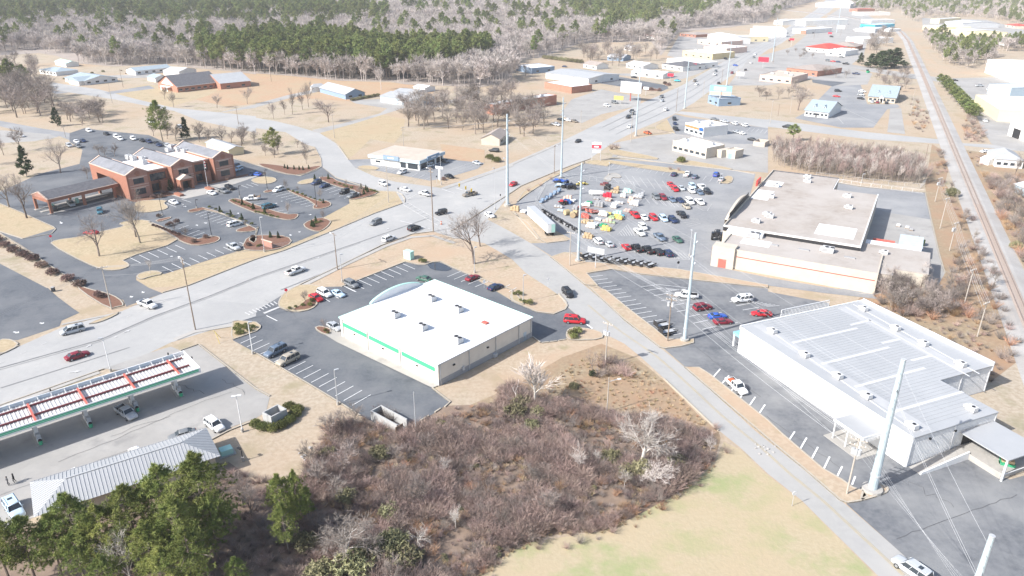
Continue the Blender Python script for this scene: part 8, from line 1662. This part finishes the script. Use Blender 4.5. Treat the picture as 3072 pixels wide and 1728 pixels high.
for i, (x, y, c) in enumerate(((470, 395, 'blue'), (530, 405, 'blue'), (500, 440, 'paleblue'), (575, 440, 'navy'), (610, 455, 'black'))): tractor('21:%d,%d' % (x, y), 'paint_' + c, '%s %s tractor from the left in the farm store yard corner' % (ORD[i], CWORD.get(c, c)), 2.4 + i * .2)
tractor('21:2060,960', 'paint_black', 'dark tractor with tan loader parked at the farm store front', 1.2, 1.5); tractor('21:515,610', 'paint_red', 'red tractor in the middle of the farm store yard', 2.0, .9)
def mower(px, col, label, rz=.4):
 t = thing('ride_on_mower', label, 'mower', at_(px), rz); MB().box(-.9, -.45, .45, .2, .45, .85).build('engine_cover', M(col), t); MB().box(-.2, -.25, .85, .2, .25, 1.25).build('seat', M('black'), t); MB().box(.2, -.65, .15, 1.1, .65, .4).build('cutting_deck', M(col), t)
 for s_ in (-1, 1): MB().tube([(-.6, s_ * .55 - .14, .36), (-.6, s_ * .55 + .14, .36)], .36, 12).build('wheel', M('tyre'), t); MB().tube([(1.0, s_ * .4 - .08, .18), (1.0, s_ * .4 + .08, .18)], .18, 10).build('caster', M('tyre'), t)
for i, (x, y, c) in enumerate(((670, 420, 'signyellow'), (700, 405, 'signyellow'), (735, 410, 'signyellow'))): mower('21:%d,%d' % (x, y), c, '%s yellow ride-on mower in the yard' % ('left', 'middle', 'right')[i])
for i in range(6): mower('21:%d,%d' % (2055 + i * 1, 1060 + i * 25), 'signred' if i < 2 else 'orangesign', '%s from the top in the row of red and orange mowers at the store entrance' % ORD[i], 2.6)
def crates(px, col, label, nx=2, ny=1, nz=2, s=1.1, rz=YR, name='pallet_stack', cat='pallet goods'):
 t = thing(name, label, cat, at_(px), rz); q = random.Random(hash(px) % 999)
 for i in range(nx):
  for j in range(ny):
   MB().box(i * s - s / 2 * nx, j * s - s / 2 * ny, 0, i * s - s / 2 * nx + s * .94, j * s - s / 2 * ny + s * .94, .14).build('pallet', M('wood'), t)
   for k in range(nz if (i + j) % 3 else max(1, nz - 1)):
    e = q.uniform(.02, .1); MB().box(i * s - s / 2 * nx + e, j * s - s / 2 * ny + e, .15 + k * .62, i * s - s / 2 * nx + s * .94 - e, j * s - s / 2 * ny + s * .94 - e, .73 + k * .62).build('bale', M(col), t)
G_ = [(850, 560, 'greybase', 'grey pallet stacks left of the white tank'), (930, 420, 'maroon', 'dark red flat stack at the yard top'), (960, 460, 'black', 'black panel stack behind the tank'), (1035, 490, 'tanbox', 'tan crate stack right of the tank'), (1050, 460, 'tanbox', 'tan crate stack by the yard fence'), (960, 540, 'signred', 'red implement pallets in the yard'), (975, 570, 'pinkwall', 'pinkish pallets below the red implements'), (1165, 490, 'mint', 'mint crate stack at the yard fence'), (1120, 540, 'palegrey', 'grey goods pallets at the yard fence'), (1080, 600, 'palegrey', 'grey wrapped pallets in the yard centre right'), (1030, 640, 'whitepaint', 'white wrapped pallets in the yard'), (880, 630, 'greybase', 'dark grey rack block in the yard'), (780, 600, 'plasticgreen', 'green panel stack left of the yard centre'), (745, 625, 'whitepaint', 'white panel stack below the green panels'), (1200, 590, 'pinkwall', 'pale pink pallets at the yard right'), (1270, 540, 'palegrey', 'grey pallets at the right yard tip'), (1300, 520, 'galv', 'metal goods at the right yard tip'), (1230, 620, 'whitepaint', 'white pallets along the right yard fence'), (1160, 680, 'pinkwall', 'rosy pallets along the right yard fence'),
  (920, 720, 'whitepaint', 'white low pallets near the lower yard'), (970, 710, 'signyellow', 'yellow goods in the lower yard'), (1060, 710, 'mint', 'mint goods in the lower yard'), (1010, 750, 'limegreen', 'lime green goods in the lower yard'), (1070, 755, 'signyellow', 'yellow tubs in the lower yard'), (1100, 735, 'aquawall', 'blue tubs in the lower yard'), (960, 790, 'pinkwall', 'pink sacks in the lower yard'), (920, 830, 'plasticgreen', 'green tubs at the lower yard fence'), (950, 870, 'signyellow', 'orange yellow tub at the yard tip'), (1010, 800, 'limegreen', 'lime sacks at the lower yard fence'), (560, 570, 'pinkwall', 'pink box left in the yard'), (610, 580, 'whitepaint', 'white box left in the yard'), (560, 600, 'bluesign', 'blue tub beside the red tractor'), (490, 680, 'paleblue' if False else 'bluefascia', 'pale blue tubs left in the yard'), (470, 640, 'galv', 'metal racks left in the yard'), (640, 660, 'greybase', 'grey cage left of the brown trailers'), (740, 745, 'redsteel', 'rusty red bin in the yard'), (790, 790, 'tanbox', 'tan sacks in the lower yard'), (730, 800, 'tanbox', 'brown sacks in the lower yard'), (840, 820, 'palegrey', 'grey sacks in the lower yard'), (800, 840, 'whitepaint', 'pale sacks above the lower yard fence'), (870, 770, 'whitepaint', 'white sacks in the lower yard'), (30, 675, 'tanbox', 'orange tan flat stack left of the box trailer'), (120, 690, 'whitepaint', 'white flat stack beside the box trailer'), (770, 945, 'tanbox', 'tan pallet by the steel pole'), (700, 900, 'black', 'dark goods at the yard corner')]
for k, (x, y, c, l_) in enumerate(G_): crates('21:%d,%d' % (x, y), c, l_, 2 + k % 2, 1 + (k // 2) % 2, 1 + k % 3 if y < 680 else 1 + k % 2)
for i in range(5): crates('21:%d,%d' % (300 + i * 42, 590 - i * 26), 'bluewall', '%s dark blue storage box from the left in the slanting row' % ORD[i], 2, 1, 2, 1.25, G('21:490,480').angle(Vector((1, 0, 0))) if False else math.atan2((G('21:490,480') - G('21:300,590')).y, (G('21:490,480') - G('21:300,590')).x), 'storage_box', 'storage box')
w = at_('21:850,520'); t = thing('white_tank', 'long white cylindrical tank in the farm store yard', 'tank', w, YR + .3); MB().tube([(-2.8, 0, 1.1), (-2.5, 0, 1.1), (2.5, 0, 1.1), (2.8, 0, 1.1)], [.5, .85, .85, .5], 14).build('drum', M('whitepaint'), t, True); MB().box(-1.8, -.6, 0, -1.5, .6, .5).box(1.5, -.6, 0, 1.8, .6, .5).build('saddle', M('galv'), t)
for i, (x, y) in enumerate(((550, 715), (610, 740), (640, 725))):
 t = thing('hay_roll', ('left', 'middle', 'right')[i] + ' tan hay ring in the farm store yard', 'hay ring', at_('21:%d,%d' % (x, y)), .5 + i); MB().tube([(-.8, 0, .95), (.8, 0, .95)], .95, 16).build('roll', M('hay'), t); MB().tube([(-.82, 0, .95), (-.78, 0, .95)], .97, 16).build('hoop', M('tanbox'), t)
def util_trailer(px, label, rz, col='black', s=1.0):
 t = thing('utility_trailer', label, 'trailer', at_(px), rz); t.scale = (s, s, s); MB().box(-1.9, -1.0, .5, 1.9, 1.0, .62).build('bed', M('galv'), t)
 for s_ in (-1, 1): MB().box(-1.9, s_ * 1.0 - .04, .62, 1.9, s_ * 1.0 + .04, 1.05).build('side_rail', M(col), t); MB().tube([(0, s_ * 1.15 - .11, .36), (0, s_ * 1.15 + .11, .36)], .36, 12).build('wheel', M('tyre'), t)
 MB().box(-1.95, -1.0, .62, -1.9, 1.0, 1.7).build('ramp_gate', M(col), t); MB().bar((1.9, .6, .5), (3.1, 0, .45), .08).bar((1.9, -.6, .5), (3.1, 0, .45), .08).build('tongue', M(col), t)
for i in range(9): util_trailer('21:%d,%d' % (750 + i * 79, 1150 + i * 11), '%s black mesh utility trailer from the left in the row on the verge' % ORD[i], R(38), 'black', .95)
for i, (x, y) in enumerate(((720, 665), (790, 690), (830, 700))): util_trailer('21:%d,%d' % (x, y), ('left', 'middle', 'right')[i] + ' rusty brown trailer inside the yard', R(20), 'redsteel', .85)
a, b_ = G('21:310,690'), G('21:720,925')
for i in range(22):
 p = a.lerp(b_, i / 21); t = thing('display_grill', 'dark grill in the long row on display along the yard fence', 'grill', (p.x, p.y, .1), i * .7, 'grills along the yard fence'); MB().box(-.5, -.35, .1, .5, .35, .8).build('cabinet', M('black' if i % 3 else 'greybase'), t); MB().tube([(-.45, 0, .95), (.45, 0, .95)], .32, 8).build('hood', M('black'), t); MB().box(.5, -.3, .7, .95, .3, .76).build('shelf', M('galv'), t)
def fence(label, s, h=1.8, step=3.0, m='galv', rails=2, z=.1):
 pts = GL(s); o = thing('chain_link_fence', label, 'fence', (pts[0].x, pts[0].y, z)); o0 = Vector((pts[0].x, pts[0].y, 0))
 for i in range(len(pts) - 1):
  n = max(1, int((pts[i + 1] - pts[i]).length / step))
  for k in range(n): q = pts[i].lerp(pts[i + 1], k / n) - o0; MB().cyl(q.x, q.y, 0, h, .05, .05, 6).build('post', M(m), o)
  for r_ in range(rails): z_ = h * (1 if r_ == 0 else .08); MB().bar((pts[i] - o0) + Vector((0, 0, z_)), (pts[i + 1] - o0) + Vector((0, 0, z_)), .05).build('rail', M(m), o)
  mb = MB(); n = int((pts[i + 1] - pts[i]).length / .5)
  for k in range(n): p, q = (pts[i].lerp(pts[i + 1], k / n) - o0), (pts[i].lerp(pts[i + 1], (k + 1) / n) - o0); mb.bar(p + Vector((0, 0, .1)), q + Vector((0, 0, h)), .012); mb.bar(p + Vector((0, 0, h)), q + Vector((0, 0, .1)), .012)
  stuff(mb.build('mesh', M(m), o))
fence('chain link fence round the farm store yard', '21:340,420 600,350 780,370 1220,430 1240,480 1330,520 1290,580 950,890 760,920 720,930 300,680 240,600 340,420'); fence('pale post fence behind the farm store lot', '31:470,350 930,425 1560,500', 1.4, 3.4, 'whitepaint'); fence('wire fence below the sapling thicket', '31:480,330 900,385 1530,450 1580,400', 1.8, 5)
# bin enclosures and bins
def enclosure(label, A, B, C, h, m, open_side=None, W=None):
 e = Bld('bin_enclosure', label, 'enclosure', A, B, C, h, None, W); L, W = e.L, e.W
 for k, bx in enumerate(((0, 0, L, .25), (L - .25, .25, L, W - .25), (0, W - .25, L, W), (0, .25, .25, W - .25))):
  if k != open_side: e.part('wall', MB().box(bx[0], bx[1], 0, bx[2], bx[3], h), M(m)); 
 e.part('floor', MB().box(.2, .2, .02, L - .2, W - .2, .14), M('concrete')); return e
e = enclosure('grey block bin enclosure with hedge beside the fuel forecourt', '12:60,1250', '12:150,1300', '12:325,1225', 2.2, 'block'); crates('12:175,1275', 'black', 'dark rubbish heap inside the grey bin enclosure', 1, 1, 1, 1.2, .3, 'rubbish_heap', 'rubbish')
e = enclosure('pale overgrown bin enclosure at the end of the store lot', '12:1150,1235', '12:1415,1380', '12:1530,1320', 2.0, 'block', 1); e.part('gate', MB().box(e.L + .1, -.5, .3, e.L + .2, e.W * .5, 1.8), M('wood'))
for i, (x, y) in enumerate(((1240, 1270), (1330, 1330), (1380, 1340), (1300, 1290))): t = thing('weed_bush', 'dead weed bush inside the overgrown enclosure', 'shrub', at_('12:%d,%d' % (x, y)), i, 'weeds in the enclosure'); link('canes', SPRAY[4 if i % 2 else 2], t)
def dumpster(px, label, col='plasticgreen', lid='cyan', rz=0, load=True):
 t = thing('dumpster', label, 'dumpster', at_(px), rz); MB().ring([[(-.9, -.8, .15), (.9, -.8, .15), (.9, .8, .15), (-.9, .8, .15)], [(-1.1, -.9, 1.5), (1.1, -.9, 1.5), (1.1, .9, 1.5), (-1.1, .9, 1.5)]]).build('body', M(col), t); 
 for s_ in (-1, 1): MB().box(s_ * 1.1 - .08, -.5, .9, s_ * 1.1 + .08, .5, 1.05).build('lift_pocket', M(col), t)
 if load: MB().box(-.9, -.5, 1.5, .8, .6, 1.8).box(-.4, -.7, 1.55, .9, .2, 2.0).build('cardboard', M('tanbox'), t)
 MB().add([(-1.1, .9, 1.5), (1.1, .9, 1.5), (1.1, 1.2, 2.5), (-1.1, 1.2, 2.5)], [(0, 1, 2, 3)]) or None
 mb = MB(); mb.box(-1.1, .9, 1.5, 1.1, 1.0, 2.6); mb.build('lid', M(lid), t)
dumpster('33:2385,375', 'green dumpster heaped with cardboard beside the warehouse dock', rz=R(-25)); dumpster('31:1290,1280', 'green dumpster with blue lids below the farm store dock', rz=R(-25)); dumpster('31:1275,1235', 'blue lidded bin beside the farm store dock wall', 'cyan', 'cyan', R(-25), False); dumpster('31:1540,1020', 'dark green bin at the right end of the farm store', 'leafdark', 'leafdark', R(60), False); dumpster('30:1005,735', 'green skip behind the far blue pickup', 'plasticgreen', 'black', .2, False)
for i, (x, y) in enumerate(((1310, 830), (1400, 850), (1440, 870))): crates('31:%d,%d' % (x, y), ('whitepaint', 'palegrey', 'greybase')[i], ('left', 'middle', 'right')[i] + ' loose machine beside the farm store dock shed', 1, 1, 2, 1.3)
w = G('02:540,35'); t = thing('waste_bin', 'small dark bin at the edge of the empty left lot', 'bin', (w.x, w.y, .05)); MB().box(-.35, -.35, 0, .35, .35, 1.1).build('box', M('black'), t); MB().box(-.4, -.4, 1.1, .4, .4, 1.2).build('lid', M('greybase'), t)
# pale rubble at the brush edge
rk = random.Random(3)
for i in range(46):
 px = '12:%d,%d' % (1780 + rk.uniform(0, 420), 1430 - rk.uniform(0, 60)) if i < 24 else ('13:%d,%d' % (430 + rk.uniform(0, 240), 330 - rk.uniform(0, 230)) if i < 34 else '33:%d,%d' % (-150 + rk.uniform(0, 230), 120 + rk.uniform(0, 120)))
 w = G(px); bm = bmesh.new(); bmesh.ops.create_icosphere(bm, subdivisions=1, radius=rk.uniform(.18, .42))
 for v_ in bm.verts: v_.co *= rk.uniform(.6, 1.15); v_.co.z *= .6
 me = bpy.data.meshes.new('rubble'); bm.to_mesh(me); bm.free(); me.materials.append(M('ballast')); o = link('rubble_stone', me, None, (w.x, w.y, .1)); tag(o, ('pale rubble stone at the upper brush edge', 'pale rubble stone at the left brush edge', 'pale rubble stone on the grass beside the side street')[0 if i < 24 else 1 if i < 34 else 2], 'stone', ('upper brush rubble', 'left brush rubble', 'roadside rubble')[0 if i < 24 else 1 if i < 34 else 2])
# two people on the forecourt
def person(px, label, rz, coat, sit=0.0):
 w = G(px); vs = [(0, 0, .95), (0, 0, 1.25), (0, 0, 1.45), (0, 0, 1.55), (.02, 0, 1.66), (0, .11, .9), (.12, .12, .5), (-.05, .13, .08), (.12, .13, .04), (0, -.11, .9), (-.02, -.12, .5), (-.22, -.12, .1), (-.06, -.12, .04), (0, .2, 1.42), (-.04, .26, 1.14), (.14, .24, .95), (0, -.2, 1.42), (.06, -.26, 1.14), (.2, -.22, 1.0)]
 es = [(0, 1), (1, 2), (2, 3), (3, 4), (0, 5), (5, 6), (6, 7), (7, 8), (0, 9), (9, 10), (10, 11), (11, 12), (2, 13), (13, 14), (14, 15), (2, 16), (16, 17), (17, 18)]; rs = [.15, .15, .14, .06, .105, .1, .075, .05, .045, .1, .075, .05, .045, .07, .055, .04, .07, .055, .04]
 me = bpy.data.meshes.new('person_body'); me.from_pydata(vs, es, []); o = bpy.data.objects.new('body', me); COL.objects.link(o); sk = o.modifiers.new('skin', 'SKIN'); ss = o.modifiers.new('sub', 'SUBSURF'); ss.levels = ss.render_levels = 2
 for d, r_ in zip(me.skin_vertices[0].data, rs): d.radius = (r_, r_)
 me.skin_vertices[0].data[0].use_root = True; me.materials.append(coat)
 t = thing('person', label, 'person', (w.x, w.y, .06), rz); o.parent = t
 bm = bmesh.new(); bmesh.ops.create_uvsphere(bm, u_segments=12, v_segments=8, radius=.115); m2 = bpy.data.meshes.new('hair'); bm.to_mesh(m2); bm.free(); m2.materials.append(M('black')); link('hair', m2, t, (-.015, 0, 1.70)); MB().box(.09, -.05, 1.6, .125, .05, 1.68).build('face', M('skin'), t)
person('03:150,510', 'person in dark clothes walking on the forecourt, right of two', R(200), M('cloth')); person('03:90,540', 'person in dark clothes on the forecourt, left of two', R(230), mat('greycloth', (.09, .09, .10), .9))
# ------------------------------------------------------------------ winter haze over the whole place
hm = bpy.data.materials.new('haze'); hm.use_nodes = True; nt = hm.node_tree; nt.nodes.clear()
o_ = nt.nodes.new('ShaderNodeOutputMaterial'); vv = nt.nodes.new('ShaderNodeVolumePrincipled'); vv.inputs['Color'].default_value = (.96, .97, 1.0, 1); vv.inputs['Density'].default_value = .0001; vv.inputs['Anisotropy'].default_value = .0
nt.links.new(vv.outputs[0], o_.inputs['Volume'])
hz = MB().box(-5100, -350, -1.0, 5100, 9100, 84).build('haze', hm); stuff(hz); hz['label'] = 'thin pale winter haze over the whole scene'; hz['category'] = 'haze'
